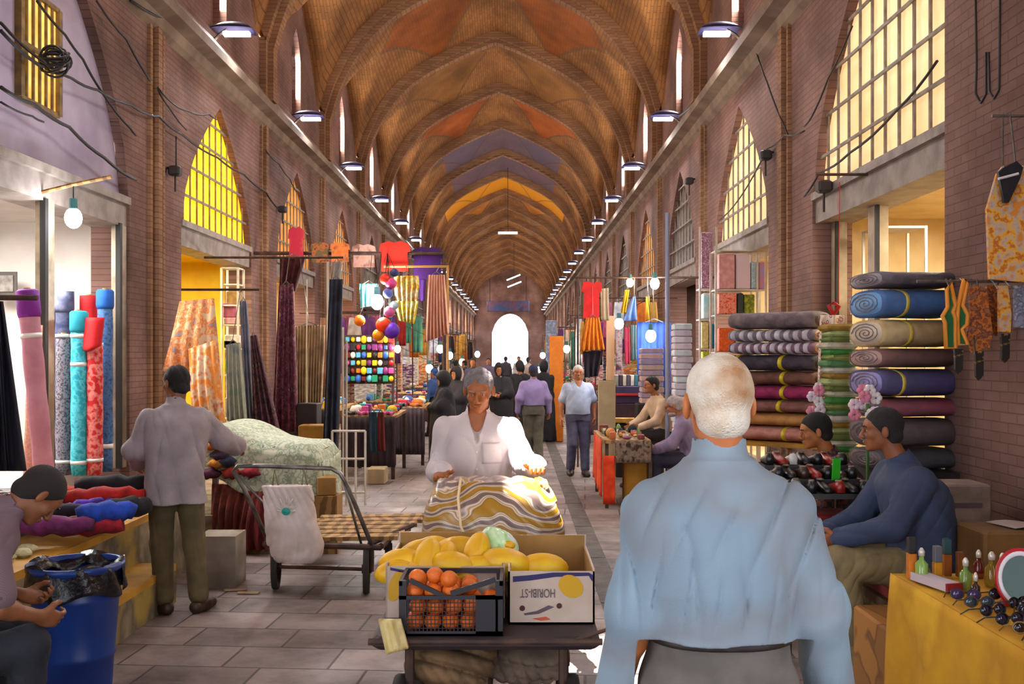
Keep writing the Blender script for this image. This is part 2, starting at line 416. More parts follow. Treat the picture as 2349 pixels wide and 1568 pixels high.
# cornices
for X, S in ((XL, 1), (XR, -1)):
    mb = MB()
    pr = [(0, 5.55), (.07, 5.6), (.1, 5.72), (.26, 5.76), (.28, 5.86), (.2, 5.93), (0, 6.2)]
    vs = [(X + S * a, y, z) for y in (Y0, Y1) for a, z in pr]; n = len(pr)
    mb.add(vs, [(i, (i + 1) % n, n + (i + 1) % n, n + i) for i in range(n)])
    struct('trim_%d' % tn, mb, M('cornice_plaster', '8e7a68', .85, '6c5848', 2, bump=.3)); tn += 1
# end walls
def endwall(y, z1, name, hwid):
    mb = MB(); xs = np.linspace(XL, XR, 25)
    for xa, xb in zip(xs[:-1], xs[1:]):
        def lo(x):
            u = abs(x - (XC)) / hwid; return 0 if u >= 1 else z1 * (.55 + .45 * math.sqrt(max(0, 1 - u * u)))
        za, zb = (lo(xa), lo(xb))
        if (za == 0) != (zb == 0): za = zb = 0
        mb.add([(xa, y, za), (xb, y, zb), (xb, y, 10.6), (xa, y, 10.6)] + [(xa, y + .6, za), (xb, y + .6, zb), (xb, y + .6, 10.6), (xa, y + .6, 10.6)], [(0, 1, 2, 3), (7, 6, 5, 4), (0, 4, 5, 1)])
        for x, a in ((xa, za), (xb, zb)):
            if a == 0: mb.add([(x, y, 0), (x, y + .6, 0), (x, y + .6, 4), (x, y, 4)], [(0, 1, 2, 3)])
    struct(name, mb, MWY, fix=False)
endwall(Y1 - .5, 5.9, 'wall_far', 1.92); endwall(Y0 - .6, 6.0, 'wall_back', 2.1)
# shops: shell behind each opening, lintel, arch window
SHOPCOL = {(-1, 3): 'shop_white', (-1, 4): 'shop_yellow', (1, 3): 'shop_cream', (1, 4): 'shop_cream2'}
mW = M('shop_white_plaster', 'e9e2da', .7, 'd8cfc8', 2); mY = M('shop_yellow_paint', 'f2cc24', .7, 'e4b41c', 3)
mC = M('shop_cream_paint', 'f0d9a8', .7, 'e2c48c', 3); mD = M('shop_dark_paint', '6a4a3a', .8, '4a342c', 3)
mLin = M('lintel_paint', '9c9088', .6, '7c706a', 5, bump=.2); mMul = M('window_bar_metal', '8f8378', .5, '6d6258', 8, metal=.3)
gY = M('lit_yellow_glass', 'ffc815', .5, 'f0a000', 1.2, emit=1.25, lo=.3, hi=.7); gB = M('lit_cream_glass', 'f2d29e', .5, 'e0b87c', 1.5, emit=.72, lo=.3, hi=.7)
gO = M('lit_amber_glass', 'e89a30', .5, 'a86a20', 1.5, emit=.5, lo=.3, hi=.7); gD = M('dull_glass', '6a5238', .35, '3e3024', 2)
SH = {}
wn = 1
for side in (-1, 1):
    X = XL if side < 0 else XR; S = side; xi = X + S * TW
    for i, c0 in enumerate(BAYS):
        if c0 < 0: continue
        c, hw = opening(side, i); ap = apex(i, side)
        mm = {9.1: (mW, mC), 14.1: (mY, mC), 19.1: (mC, mD)}.get(round(c0, 1), (mD, mD) if i % 2 else (mC, mC))[0 if side < 0 else 1]
        dpt = 2.2; x2 = xi + S * dpt
        mb = MB(); q = .5
        a, b_ = c - hw - q, c + hw + q
        def quad(p): mb.add(p, [(0, 1, 2, 3)])
        quad([(x2, a, 0), (x2, b_, 0), (x2, b_, 3.3), (x2, a, 3.3)])
        quad([(xi, a, 0), (x2, a, 0), (x2, a, 3.3), (xi, a, 3.3)]); quad([(xi, b_, 0), (x2, b_, 0), (x2, b_, 3.3), (xi, b_, 3.3)])
        quad([(xi, a, 3.3), (x2, a, 3.3), (x2, b_, 3.3), (xi, b_, 3.3)])
        mb.bx(min(xi, x2), max(xi, x2), a, b_, -.02, .58 if c0 < 12 else .3)
        struct('wall_shop_%s' % ('left' if side < 0 else 'right'), mb, mm, fix=False)
        # lintel
        mb = MB(); xa, xb = sorted((X + S * .03, X + S * .4)); mb.bx(xa, xb, c - hw, c + hw, 3.18, 3.5)
        mb.bx(min(X - S * .02, X + S * .06), max(X - S * .02, X + S * .06), c - hw, c + hw, 3.42, 3.5)
        struct('trim_%d' % tn, mb, mLin); tn += 1
        # window in the arch
        if c0 < 60:
            xg = X + S * .10
            near = round(c0, 1)
            gm = {(-1, 9.1): None, (-1, 14.1): gY, (-1, 19.1): gO, (1, 9.1): gB, (1, 14.1): gB}.get((side, near), gO if i % 3 == 0 else gD)
            n = 16; pane = MB()
            for k in range(n):
                ya, yb = c - hw + 2 * hw * k / n, c - hw + 2 * hw * (k + 1) / n
                pane.add([(xg, ya, 3.5), (xg, yb, 3.5), (xg, yb, zarch((yb - c) / hw, 3.4, ap) + .02), (xg, ya, zarch((ya - c) / hw, 3.4, ap) + .02)], [(0, 1, 2, 3)])
            if gm is None:
                # white plastered wall with a tall narrow lit window
                pl = MB(); xw = X + S * .10
                for k in range(n):
                    ya, yb = c - hw + 2 * hw * k / n, c - hw + 2 * hw * (k + 1) / n
                    pl.add([(xw, ya, 3.5), (xw, yb, 3.5), (xw, yb, zarch((yb - c) / hw, 3.4, ap) + .02), (xw, ya, zarch((ya - c) / hw, 3.4, ap) + .02)], [(0, 1, 2, 3)])
                struct('wall_left_plaster', pl, M('lavender_plaster', 'b5a8bc', .75, '9a8ca4', 1.6, bump=.15), fix=False)
                yw0, yw1 = 8.58, 9.3
                fr = MB()
                for yy in (yw0, yw1): fr.bx(xw, xw + .06, yy - .03, yy + .03, 4.02, 5.0)
                for zz in (4.02, 4.5, 5.0): fr.bx(xw, xw + .05, yw0, yw1, zz - .02, zz + .02)
                for k in range(1, 6): fr.bx(xw + .01, xw + .04, yw0 + (yw1 - yw0) * k / 6 - .012, yw0 + (yw1 - yw0) * k / 6 + .012, 4.02, 5.0)
                w_ = struct('window_%d' % wn, fr, M('old_brass_bars', '8a6a30', .6, '5c4420', 8)); wn += 1
                pb = MB(); pb.bx(xw + .003, xw + .02, yw0, yw1, 4.02, 5.0); mk('pane', pb, M('lit_pale_gold_glass', 'f3cc6a', .5, 'c89838', 3, emit=.8), w_)
                continue
            fr = MB(); xm = xg - S * .03
            nm = 12 if side < 0 else (14 if near == 9.1 else 10)
            for k in range(1, nm):
                yy = c - hw + 2 * hw * k / nm; zt = zarch((yy - c) / hw, 3.4, ap)
                fr.box((xm, yy, (3.5 + zt) / 2), (.02, .032 if side > 0 else .02, zt - 3.5))
            for zz in (3.85, 4.25, 4.65, 5.0):
                # half width where the arch is at zz
                s = (zz - 3.4) / (ap - 3.4)
                if s < 1:
                    ww = hw * (1 - s ** 1.75); fr.box((xm - S * .02, c, zz), (.02, 2 * ww, .03))
            w_ = struct('window_%d' % wn, fr, mMul); wn += 1
            mk('pane', pane, gm, w_)
# ledges along both walls
mLedgeTop = M('ledge_top_ochre', 'c79224', .7, 'a5731c', 4, bump=.2); mLedge = M('ledge_stone', '8a7a62', .85, ['5c5040', '9a8038'], 3, bump=.6)
def ledge(x0, x1, y0, y1, h, name, top=mLedgeTop):
    mb = MB(); mb.bx(x0, x1, y0, y1, 0, h - .05); mb.cur = 1; mb.bx(x0 - .0, x1 + .0, y0, y1, h - .05, h)
    o = struct(name, mb, [mLedge, top]); return o
ledge(-4.2, -2.75, 1.5, 8.6, .6, 'trim_%d' % tn); tn += 1
ledge(-2.75, -2.47, 5.3, 7.25, .28, 'trim_%d' % tn); tn += 1
ledge(-4.1, -2.3, 9.0, 10.4, .34, 'trim_%d' % tn, mLedge); tn += 1
ledge(1.95, 3.15, 4.9, 8.9, .5, 'trim_%d' % tn, M('ledge_top_brown', '6a4c2c', .75, '4c3620', 4)); tn += 1
ledge(2.5, 3.15, 1.0, 4.9, .5, 'trim_%d' % tn, M('ledge_top_brown')); tn += 1

# ---------------------------------------------------------------- daylight through the clerestory slots, cornice lamps
for i, c0 in enumerate(BAYS):
    for S, X in ((-1, XL), (1, XR)):
        light('AREA', (X + S * .1, c0, 7.2), 150 if c0 > 6 else 35, (1, .9, .8), .8, (0, R(90) * -S * -1, 0), sy=1.3, name='clerestory_daylight')
ORDN = ['first', 'second', 'third', 'fourth', 'fifth', 'sixth', 'seventh', 'eighth', 'ninth', 'tenth', 'eleventh', 'twelfth', 'thirteenth', 'fourteenth', 'fifteenth', 'sixteenth', 'seventeenth', 'eighteenth', 'nineteenth']
mShade = M('lamp_shade_enamel', '3c3a66', .35, '2c2a4a', 5, metal=.2); mTube = M('lamp_tube_glow', 'e8f4ff', .5, emit=14); mArm = M('lamp_arm_steel', '554a42', .5, metal=.6)
def wall_lamp(side, k, y):
    X = XL if side < 0 else XR; lx = -3.9 if side < 0 else 2.83; S = side; z = CAMZ + 4.45
    base = (X, y, z)
    o = emp('wall_lamp', base, '%s lamp from the camera along the %s cornice, blue-grey shade over a white tube' % (ORDN[k], 'left' if side < 0 else 'right'), 'lamp', 'lamps along the %s cornice' % ('left' if side < 0 else 'right'))
    mb = MB(); wdt = .56
    mb.grid(lambda u, v: (lx + (u - .5) * wdt * (1 - .55 * (2 * v - 1) ** 4 * 0) , y + (v - .5) * .36, z + .02 + .13 * math.sqrt(max(0, 1 - (2 * u - 1) ** 2 * .98)) * math.sqrt(max(0, 1 - (2 * v - 1) ** 2 * .98))), 10, 8)
    sh = mk('lamp_shade', mb, mShade, o, smooth=True)
    md = sh.modifiers.new('t', 'SOLIDIFY'); md.thickness = .01
    mb = MB(); mb.tube([(X, y, z - .12), (X - S * .1, y, z - .02), (lx + S * .1, y, z + .05)], .02, 6); mk('arm', mb, mArm, o)
    mb = MB(); mb.box((lx - S * .04, y, z - .015), (.36, .1, .05)); mk('tube', mb, mTube, o)
    light('AREA', (lx - S * .05, y, z - .06), 70 if k < 12 else 40, (.93, .96, 1), .4, (0, 0, 0), sy=.15, name='lamp_light')
for side in (-1, 1):
    for k in range(18): wall_lamp(side, k, 13.8 + 5 * k)
for side in (-1, 1):      # lamps of the bays behind the camera
    light('AREA', (-3.9 if side < 0 else 2.83, 3.8, 6.2), 22, (.95, .95, 1), .4, (0, 0, 0), sy=.15, name='lamp_light')
    light('AREA', (-3.9 if side < 0 else 2.83, -1.2, 6.2), 40, (.95, .95, 1), .4, (0, 0, 0), sy=.15, name='lamp_light')
    light('AREA', (-3.9 if side < 0 else 2.83, 8.8, 6.2), 60, (.95, .95, 1), .4, (0, 0, 0), sy=.15, name='lamp_light')
# shop ceiling lights
light('AREA', (-5.3, 9.2, 3.2), 170, (1, .96, .9), 1.2, (0, 0, 0), name='shop_light')
light('AREA', (-5.3, 14.2, 3.2), 140, (1, .93, .6), 1.2, (0, 0, 0), name='shop_light')
light('AREA', (4.4, 8.9, 3.2), 120, (1, .88, .66), 1.2, (0, 0, 0), name='shop_light')
light('AREA', (4.4, 14.0, 3.2), 100, (1, .9, .75), 1.2, (0, 0, 0), name='shop_light')
for i, c0 in enumerate(BAYS):
    if 16 < c0 < 100:
        for S, X in ((-1, XL), (1, XR)):
            light('AREA', (X + S * 1.2, c0, 3.2), 100, (1, .72, .45) if (i + S) % 2 else (1, .9, .8), 1.2, (0, 0, 0), name='shop_light')
# ================================================================ PEOPLE (signed distance shapes meshed in one skin)
class SDF:
    def __init__(s, lo, hi, h):
        s.lo = np.array(lo, float); s.h = h; s.n = np.ceil((np.array(hi) - s.lo) / h).astype(int) + 1
        s.a = np.full(s.n, .08, np.float32)
    def win(s, lo, hi, m=.06):
        i0 = np.clip(np.floor((np.array(lo) - m - s.lo) / s.h).astype(int), 0, s.n); i1 = np.clip(np.ceil((np.array(hi) + m - s.lo) / s.h).astype(int) + 1, 0, s.n)
        if (i1 <= i0).any(): return None
        ax = [(s.lo[k] + s.h * np.arange(i0[k], i1[k])).astype(np.float32) for k in range(3)]
        return (slice(i0[0], i1[0]), slice(i0[1], i1[1]), slice(i0[2], i1[2])), ax[0][:, None, None], ax[1][None, :, None], ax[2][None, None, :]
    def put(s, sl, d, k, sub=False):
        a = s.a[sl]
        if sub:
            d = -d; h = np.clip(.5 - .5 * (a - d) / k, 0, 1); s.a[sl] = a * (1 - h) + d * h + k * h * (1 - h)
        else:
            h = np.clip(.5 + .5 * (a - d) / k, 0, 1); s.a[sl] = a * (1 - h) + d * h - k * h * (1 - h)
    def cone(s, p0, p1, r0, r1, k=.015, sub=False):
        p0 = np.array(p0, float); p1 = np.array(p1, float); r = max(r0, r1)
        w = s.win(np.minimum(p0, p1) - r, np.maximum(p0, p1) + r)
        if w is None: return s
        sl, X, Y, Z = w; ba = p1 - p0; L2 = max(1e-9, ba @ ba)
        t = np.clip(((X - p0[0]) * ba[0] + (Y - p0[1]) * ba[1] + (Z - p0[2]) * ba[2]) / L2, 0, 1)
        d = np.sqrt((X - p0[0] - t * ba[0]) ** 2 + (Y - p0[1] - t * ba[1]) ** 2 + (Z - p0[2] - t * ba[2]) ** 2) - (r0 + (r1 - r0) * t)
        s.put(sl, d.astype(np.float32), k, sub); return s
    def chain(s, pts, rs, k=.015, sub=False):
        for a, b, ra, rb in zip(pts[:-1], pts[1:], rs[:-1], rs[1:]): s.cone(a, b, ra, rb, k, sub)
        return s
    def ell(s, c, r, Rm=None, k=.015, sub=False, p=2.0):
        c = np.array(c, float); Rm = np.eye(3) if Rm is None else np.array(Rm); m = max(r)
        w = s.win(c - m, c + m)
        if w is None: return s
        sl, X, Y, Z = w; X = X - c[0]; Y = Y - c[1]; Z = Z - c[2]
        q = [np.abs((Rm[0, j] * X + Rm[1, j] * Y + Rm[2, j] * Z) / r[j]) for j in range(3)]
        if p == 2: f = np.sqrt(q[0] ** 2 + q[1] ** 2 + q[2] ** 2); g = np.sqrt((q[0] / r[0]) ** 2 + (q[1] / r[1]) ** 2 + (q[2] / r[2]) ** 2) + 1e-6; d = f * (f - 1) / g
        else: d = ((q[0] ** p + q[1] ** p + q[2] ** p) ** (1 / p) - 1) * min(r)
        s.put(sl, d.astype(np.float32), k, sub); return s
    def slab(s, prof, k=.02, p=2.3, rz=0, sub=False):
        """stack of ellipses: rows (z, cx, cy, a, b), turned by rz about the axis"""
        prof = sorted(prof); P_ = np.array(prof, float); m = P_[:, 3:5].max()
        w = s.win((P_[:, 1].min() - m, P_[:, 2].min() - m, P_[0, 0]), (P_[:, 1].max() + m, P_[:, 2].max() + m, P_[-1, 0]))
        if w is None: return s
        sl, X, Y, Z = w; z = Z.ravel(); f = lambda c: np.interp(z, P_[:, 0], P_[:, c])[None, None, :]
        ker = max(1, int(.03 / s.h)); 
        def sm(v):
            v = v.ravel(); v = np.pad(v, ker, mode='edge'); return np.convolve(v, np.ones(2 * ker + 1) / (2 * ker + 1), 'valid')[None, None, :]
        cx, cy, a, b = [sm(f(c)) for c in (1, 2, 3, 4)]
        dx, dy = X - cx, Y - cy; ca, sa = math.cos(rz), math.sin(rz)
        u = np.abs((dx * ca + dy * sa) / a); v = np.abs((-dx * sa + dy * ca) / b)
        d = ((u ** p + v ** p) ** (1 / p) - 1) * np.minimum(a, b) * .95
        d = np.maximum(d, np.maximum(P_[0, 0] - Z, Z - P_[-1, 0])); s.put(sl, d.astype(np.float32), k, sub); return s
    def cut(s, n, c):
        """keep the side n.(p-c) > 0"""
        i = [(s.lo[k] + s.h * np.arange(s.n[k])).astype(np.float32) for k in range(3)]
        d = (i[0][:, None, None] - c[0]) * n[0] + (i[1][None, :, None] - c[1]) * n[1] + (i[2][None, None, :] - c[2]) * n[2]
        s.a = np.maximum(s.a, -d.astype(np.float32)); return s
    def wrinkle(s, amp, freq, seed=0, dirs=None, zr=None, quiet=None, hemz=None, sharp=2):
        i = [(s.lo[k] + s.h * np.arange(s.n[k])).astype(np.float32) for k in range(3)]
        X, Y, Z = i[0][:, None, None], i[1][None, :, None], i[2][None, None, :]
        r = np.random.RandomState(seed); out = 0
        dirs = dirs or [(1, .5, .25), (.8, -.6, .5), (.5, 1, -.4)]
        wx = np.sin(3.1 * X + 5.3 * Z + r.rand() * 6) ; wy = np.sin(4.7 * Z - 2.9 * Y + r.rand() * 6)
        for j, dv in enumerate(dirs):
            ph = r.rand() * 6; t = freq * (1 + .45 * j) * (dv[0] * X + dv[1] * Y + dv[2] * Z) + 1.8 * wx + 1.5 * wy + ph
            out = out + (1 - np.abs(np.sin(t * .5))) ** sharp * (1 / (1 + .6 * j)) * (.45 + .55 * np.sin(2.3 * X + 3.1 * Z * (1 + j) + ph))
        a = amp
        if zr: a = amp * np.clip((Z - zr[0]) / (zr[1] - zr[0]), .25, 1)
        if hemz is not None: a = a * np.clip((Z - hemz) / .12, .12, 1)
        if quiet is not None: out = out - .55; a = a * np.clip((np.sqrt((X - quiet[0]) ** 2 + (Y - quiet[1]) ** 2 + (Z - quiet[2]) ** 2) - .09) / .12, 0, 1)
        s.a = s.a + (out * a).astype(np.float32); return s
    def mesh(s):
        g = openvdb.FloatGrid(.05); a = np.clip(s.a, -.05, .05).astype(np.float32)
        a = np.pad(a, 1, constant_values=.05); g.copyFromArray(a)
        p, q = g.convertToQuads(0.0)
        return (p - 1) * s.h + s.lo, q
def basis(f, u=(0, 0, 1)):
    f = Vector(f).normalized(); r = f.cross(Vector(u)).normalized(); u = r.cross(f)
    return np.array([[r.x, f.x, u.x], [r.y, f.y, u.y], [r.z, f.z, u.z]])
def head(G, hc, B, s=1.0, old=0):
    c = np.array(hc); T = lambda x, y, z: c + s * (B @ np.array((x, y, z)))
    e = lambda x, y, z, r, k=.02, sub=False: G.ell(T(x, y, z), [q * s for q in r], B, k * s, sub)
    e(0, -.012, .030, (.075, .095, .086)); e(0, .022, -.045, (.058, .066, .060)); e(0, .045, -.075, (.040, .040, .034))
    e(0, .072, -.098, (.022, .018, .015), .02); e(0, .066, .030, (.055, .030, .032), .02); e(0, .084, .022, (.045, .012, .008), .012)
    for sx in (-1, 1):
        e(sx * .038, .062, -.022, (.022, .024, .022), .018); e(sx * .031, .102, .004, (.018, .017, .012), .010, True)
        e(sx * .031, .076, .009, (.015, .014, .009), .004); e(sx * .031, .076, -.006, (.014, .013, .006), .004)
        G.ell(T(sx * .080, -.004, -.008), (.010 * s, .019 * s, .033 * s), B @ np.array([[math.cos(.35 * sx), -math.sin(.35 * sx), 0], [math.sin(.35 * sx), math.cos(.35 * sx), 0], [0, 0, 1]]), .006)
        e(sx * .012, .102, -.036, (.010, .010, .008), .006)
    G.cone(T(0, .092, .012), T(0, .112, -.030), .007 * s, .012 * s, .010)
    e(0, .092, -.060, (.024, .012, .006), .006); e(0, .090, -.070, (.020, .012, .007), .006)
    e(0, .100, -.0645, (.022, .008, .0016), .004, True)
def hand(G, wr, d, across, curl=.5, s=1.0, r=.0085, thumb=1):
    """d: direction of the palm, across: towards the thumb side; fingers bend towards d x across"""
    w = np.array(wr, float); d = np.array(d, float); d /= np.linalg.norm(d); a = np.array(across, float); a -= d * (a @ d); a /= np.linalg.norm(a); n = np.cross(d, a) * thumb
    B = np.stack([a, d, n], 1)
    G.ell(w + d * .048 * s, (.040 * s, .052 * s, .017 * s), B, .012, p=2.6)
    for j, (o, L) in enumerate(((.029, .066), (.010, .075), (-.010, .070), (-.028, .054))):
        p = w + d * .088 * s + a * o * s; ang = 0; pts = [p]
        for seg, q in ((.45, .5), (.30, 1.0), (.25, .9)):
            ang += curl * q * (1 + .08 * j); p = p + (d * math.cos(ang) + n * math.sin(ang) + a * o * 2) * L * seg * s; pts.append(p)
        G.chain(pts, [r * s * 1.05, r * s, r * s * .92, r * s * .75], .003)
    p0 = w + d * .022 * s + a * .026 * s; p1 = p0 + (a * .7 + d * .6 + n * .35) * .038 * s; p2 = p1 + (d * .85 + a * .25 + n * .45) * .034 * s; p3 = p2 + (d * .9 + n * .5) * .02 * s
    G.chain([p0, p1, p2, p3], [.014 * s, .0115 * s, .010 * s, .008 * s], .008)
DEF = dict(pel=(0, 0, .93), neck=(0, 0, 1.46), head=(0, .02, 1.60), hf=(0, 1, 0), sh=((-.165, -.005, 1.37), (.165, -.005, 1.37)),
           el=((-.225, -.02, 1.13), (.225, -.02, 1.13)), wr=((-.24, .05, .89), (.24, .05, .89)), hip=((-.09, 0, .90), (.09, 0, .90)),
           kn=((-.10, .02, .48), (.10, .02, .48)), an=((-.11, -.02, .09), (.11, -.02, .09)), ft=((-.13, 1), (.13, 1)), hd=None, curl=.5, belly=0)
def person(loc, rz, label, J=None, H=1.72, h=.006, skin='b5714a', hair=None, hairc='1a1412', bald=0, shirt=None, trousers=None, shoes='2a1c16', belt=None, beard=None, vest=None, cap=None, group=None, chador=None, glasses=False, socks=None, width=1.0):
    sc_ = H / 1.72; j = dict(DEF); j.update(J or {})
    V = lambda p: np.array(p, float) * sc_
    root = emp('person', loc, label, 'person', group); ORG[root.name] = Vector((0, 0, 0))
    pel, neck, hc = V(j['pel']), V(j['neck']), V(j['head']); B = basis(j['hf'], j.get('hu', (0, 0, 1)))
    allp = [pel, neck, hc] + [V(p) for k in ('sh', 'el', 'wr', 'kn', 'an') for p in j[k]]
    A = np.array(allp); lo = A.min(0) - .24; hi = A.max(0) + .24; lo[2] = min(lo[2], 0) if j['an'][0][2] < .2 else lo[2]
    turn = j.get('turn', 0)
    def torso(e, z0=None, z1=None, flare=0, eb=None):
        eb = e if eb is None else eb
        zb = pel[2] - .07 * sc_; zt = neck[2]; rows = []
        bel = j['belly']; bend = V(j['bend']) if 'bend' in j else None
        for t, a, b in ((0, .160, .112), (.12, .165, .115), (.3, .152, .108 + bel), (.5, .166, .118 + bel * .7), (.70, .176 * width, .122), (.82, .168 * width, .112), (.90, .135 * width, .095), (.96, .095, .078), (1.0, .066, .062)):
            z = zb + (zt - zb) * t; q = t; cx = pel[0] + (neck[0] - pel[0]) * q; cy = pel[1] + (neck[1] - pel[1]) * q
            if bend is not None: bb = 4 * q * (1 - q); cx += bend[0] * bb; cy += bend[1] * bb
            ee = e * (1 if t < .9 else .35)
            rows.append([z, cx, cy + bel * .4 * (1 if .2 < t < .6 else 0), a * sc_ + ee, b * sc_ + (eb if t < .9 else ee)])
        if z0 is not None:
            rr = np.array(rows); f = [np.interp(z0, rr[:, 0], rr[:, c]) for c in range(1, 5)]
            rows = [[z0, f[0], f[1], f[2] + flare, f[3] + flare]] + [r for r in rows if r[0] > z0 + .01]
        if z1 is not None: 
            rr = np.array(rows); f = [np.interp(z1, rr[:, 0], rr[:, c]) for c in range(1, 5)]; rows = [r for r in rows if r[0] < z1 - .01] + [[z1] + f]
        return rows
    # --- body: one continuous skin
    G = SDF(lo, hi, h); r = lambda x: x * sc_
    G.slab(torso(-.008), .02, rz=turn)
    G.cone(neck - np.array((0, 0, .03)), hc + B @ np.array((0, -.028, -.06)) * sc_, r(.056), r(.050), .03)
    head(G, hc, B, sc_ * 1.0)
    for i in (0, 1):
        sx = -1 if i == 0 else 1; S, E_, W_ = V(j['sh'][i]), V(j['el'][i]), V(j['wr'][i])
        G.chain([S, E_, W_], [r(.050), r(.038), r(.026)], .02); m = E_ + (W_ - E_) * .3; G.cone(E_, m, r(.038), r(.040), .02)
        hd = (j['hd'] or {}).get(i) if j['hd'] else None
        d = (W_ - E_) if hd is None or hd[0] is None else np.array(hd[0], float)
        ac = np.array((-sx * .2, 1, 0.1)) if hd is None else np.array(hd[1], float)
        th = -sx if hd is None else hd[2]
        hand(G, W_ - d / np.linalg.norm(d) * .01, d, ac, j['curl'], sc_ * 1.05, max(.0085, h * 1.15), th)
        Hp, K, An = V(j['hip'][i]), V(j['kn'][i]), V(j['an'][i])
        G.chain([Hp, K, An], [r(.078), r(.052), r(.036)], .03); G.cone(K, K + (An - K) * .35, r(.050), r(.050), .03)
        f = np.array((j['ft'][i][0], j['ft'][i][1], 0.)); f /= np.linalg.norm(f); sole = An + np.array((0, 0, -.055 * sc_))
        G.cone(sole - f * .035, sole + f * r(.15), r(.032), r(.026), .02)
    mS = M('skin_' + skin, skin, .55, [_shade(skin, .82)], 14, lo=.3, hi=.75)
    body = mk('body', G.mesh(), mS, root, True, fix=False)
    T = lambda x, y, z: hc + sc_ * (B @ np.array((x, y, z)))
    if h < .009:      # eyes and brows
        for sx in (-1, 1):
            mb = MB(); mb.ball(T(sx * .031, .0785, .002), .0102 * sc_, 10); mk('eye', mb, M('eye_white', 'a89890', .4), root, True)
            mb = MB(); mb.ball(T(sx * .031, .0850, .001), .0048 * sc_, 8); mk('iris', mb, M('eye_dark', '1c120c', .15), root, True)
            mb = MB(); mb.tube([T(sx * .014, .097, .020), T(sx * .030, .099, .026), T(sx * .048, .086, .021)], [.0035, .0045, .0025], 6); mk('eyebrow', mb, M('hair_' + hairc, hairc, .7), root, True)
        mb = MB(); mb.ball(T(0, .095, -.064), (.020, .009, .006), 10, Matrix(B.tolist())); mk('lips', mb, M('lip_' + skin, _shade(skin, .75), .5), root, True)
    if hair:
        g = SDF(hc - .16, hc + .16, min(h, .006))
        t = .004 + .010 * hair; e = lambda x, y, z, rr, k=.012: g.ell(T(x, y, z), [q * sc_ for q in rr], B, k)
        e(0, -.014, .032, (.075 + t, .094 + t, .086 + t)); e(0, -.045, -.035, (.060 + t, .055 + t, .055)); 
        g.wrinkle(.0015 + .009 * min(1, max(0, hair - .2) * 2), 70, 3)
        n = B @ np.array((0, -.754, .657)); g.cut(n, T(0, .078 - bald * .06, .062 + bald * .02))
        for sx in (-1, 1): g.ell(T(sx * .088, .002, -.012), (.02 * sc_, .024 * sc_, .036 * sc_), B, .004, True)
        mh = M('hair_short_' + hairc, hairc, .75, [_shade(hairc, .8)], 40, bump=.5, bscale=200)
        if bald: mh = M('hair_thin_' + hairc, hairc, .7, ['cdb498', 'ae7c50'], 7, bump=.6, bscale=160, lo=.42, hi=.66)
        mk('hair', g.mesh(), mh, root, True, fix=False)
    if beard:
        g = SDF(hc - .16, hc + .16, min(h, .006))
        if beard == 'mustache': g.ell(T(0, .101, -.052), (.028 * sc_, .010, .008), B, .01)
        else:
            g.ell(T(0, .040, -.082), (.054 * sc_, .058 * sc_, .045 * sc_), B, .01); g.ell(T(0, .100, -.052), (.028, .010, .007), B, .01); g.ell(T(0, .1, -.065), (.02, .02, .006), B, .004, True); g.wrinkle(.004, 90, 5)
        mk('beard', g.mesh(), M('hair_short_' + hairc, hairc, .75, [_shade(hairc, .6)], 60), root, True, fix=False)
    if glasses:
        mb = MB()
        for sx in (-1, 1):
            mb.tube([T(sx * .031 + .022 * math.cos(a), .106 - .2 * abs(sx * .031 + .022 * math.cos(a)) ** 1.3, .003 + .016 * math.sin(a)) for a in np.linspace(0, 2 * math.pi, 12, endpoint=False)], .002, 5, True)
            mb.tube([T(sx * .053, .092, .008), T(sx * .08, .0, .008)], .0018, 5)
        mb.tube([T(-.009, .106, .005), T(.009, .106, .005)], .0018, 5)
        mk('glasses', mb, M('glasses_frame', '1a1614', .3), root, True)
    if cap:
        g = SDF(hc - .17, hc + .17, .006); g.ell(T(0, -.012, .045), (.086 * sc_, .104 * sc_, .088 * sc_), B, .01); g.cut(B @ np.array((0, -.25, .97)), T(0, .05, .045))
        mk('cap', g.mesh(), M('cap_' + cap, cap, .8), root, True, fix=False)
    if chador:
        lo2 = lo.copy(); lo2[:2] -= .12; g = SDF(lo2, hi, max(h, .01)); x0, y0 = (pel[0] + neck[0]) / 2, (pel[1] + neck[1]) / 2
        g.slab([[.02, x0, y0, .30, .26], [.4, x0, y0, .27, .23], [.9, x0, y0 + .02, .26, .20], [1.2 * sc_, x0, y0 + .01, .25, .17], [1.40 * sc_, x0, y0, .20, .13], [1.47 * sc_, x0, y0, .10, .10]], .03)
        g.ell(hc + np.array((0, 0, .01)), (.10, .125, .14), B, .05); g.ell(T(0, .12, -.02), (.055, .08, .075), B, .01, True)
        for i in (0, 1): g.cone(V(j['sh'][i]), V(j['el'][i]), .09, .10, .05); g.cone(V(j['el'][i]), V(j['wr'][i]), .10, .07, .05)
        g.wrinkle(.020, 26, int(abs(loc[0] * 100)), [(1, .2, .1), (.7, .9, .05), (-.8, .6, .12)], None)
        mk('chador', g.mesh(), M('chador_' + chador, chador, .75, [_shade(chador, .6)], 5), root, True, fix=False)
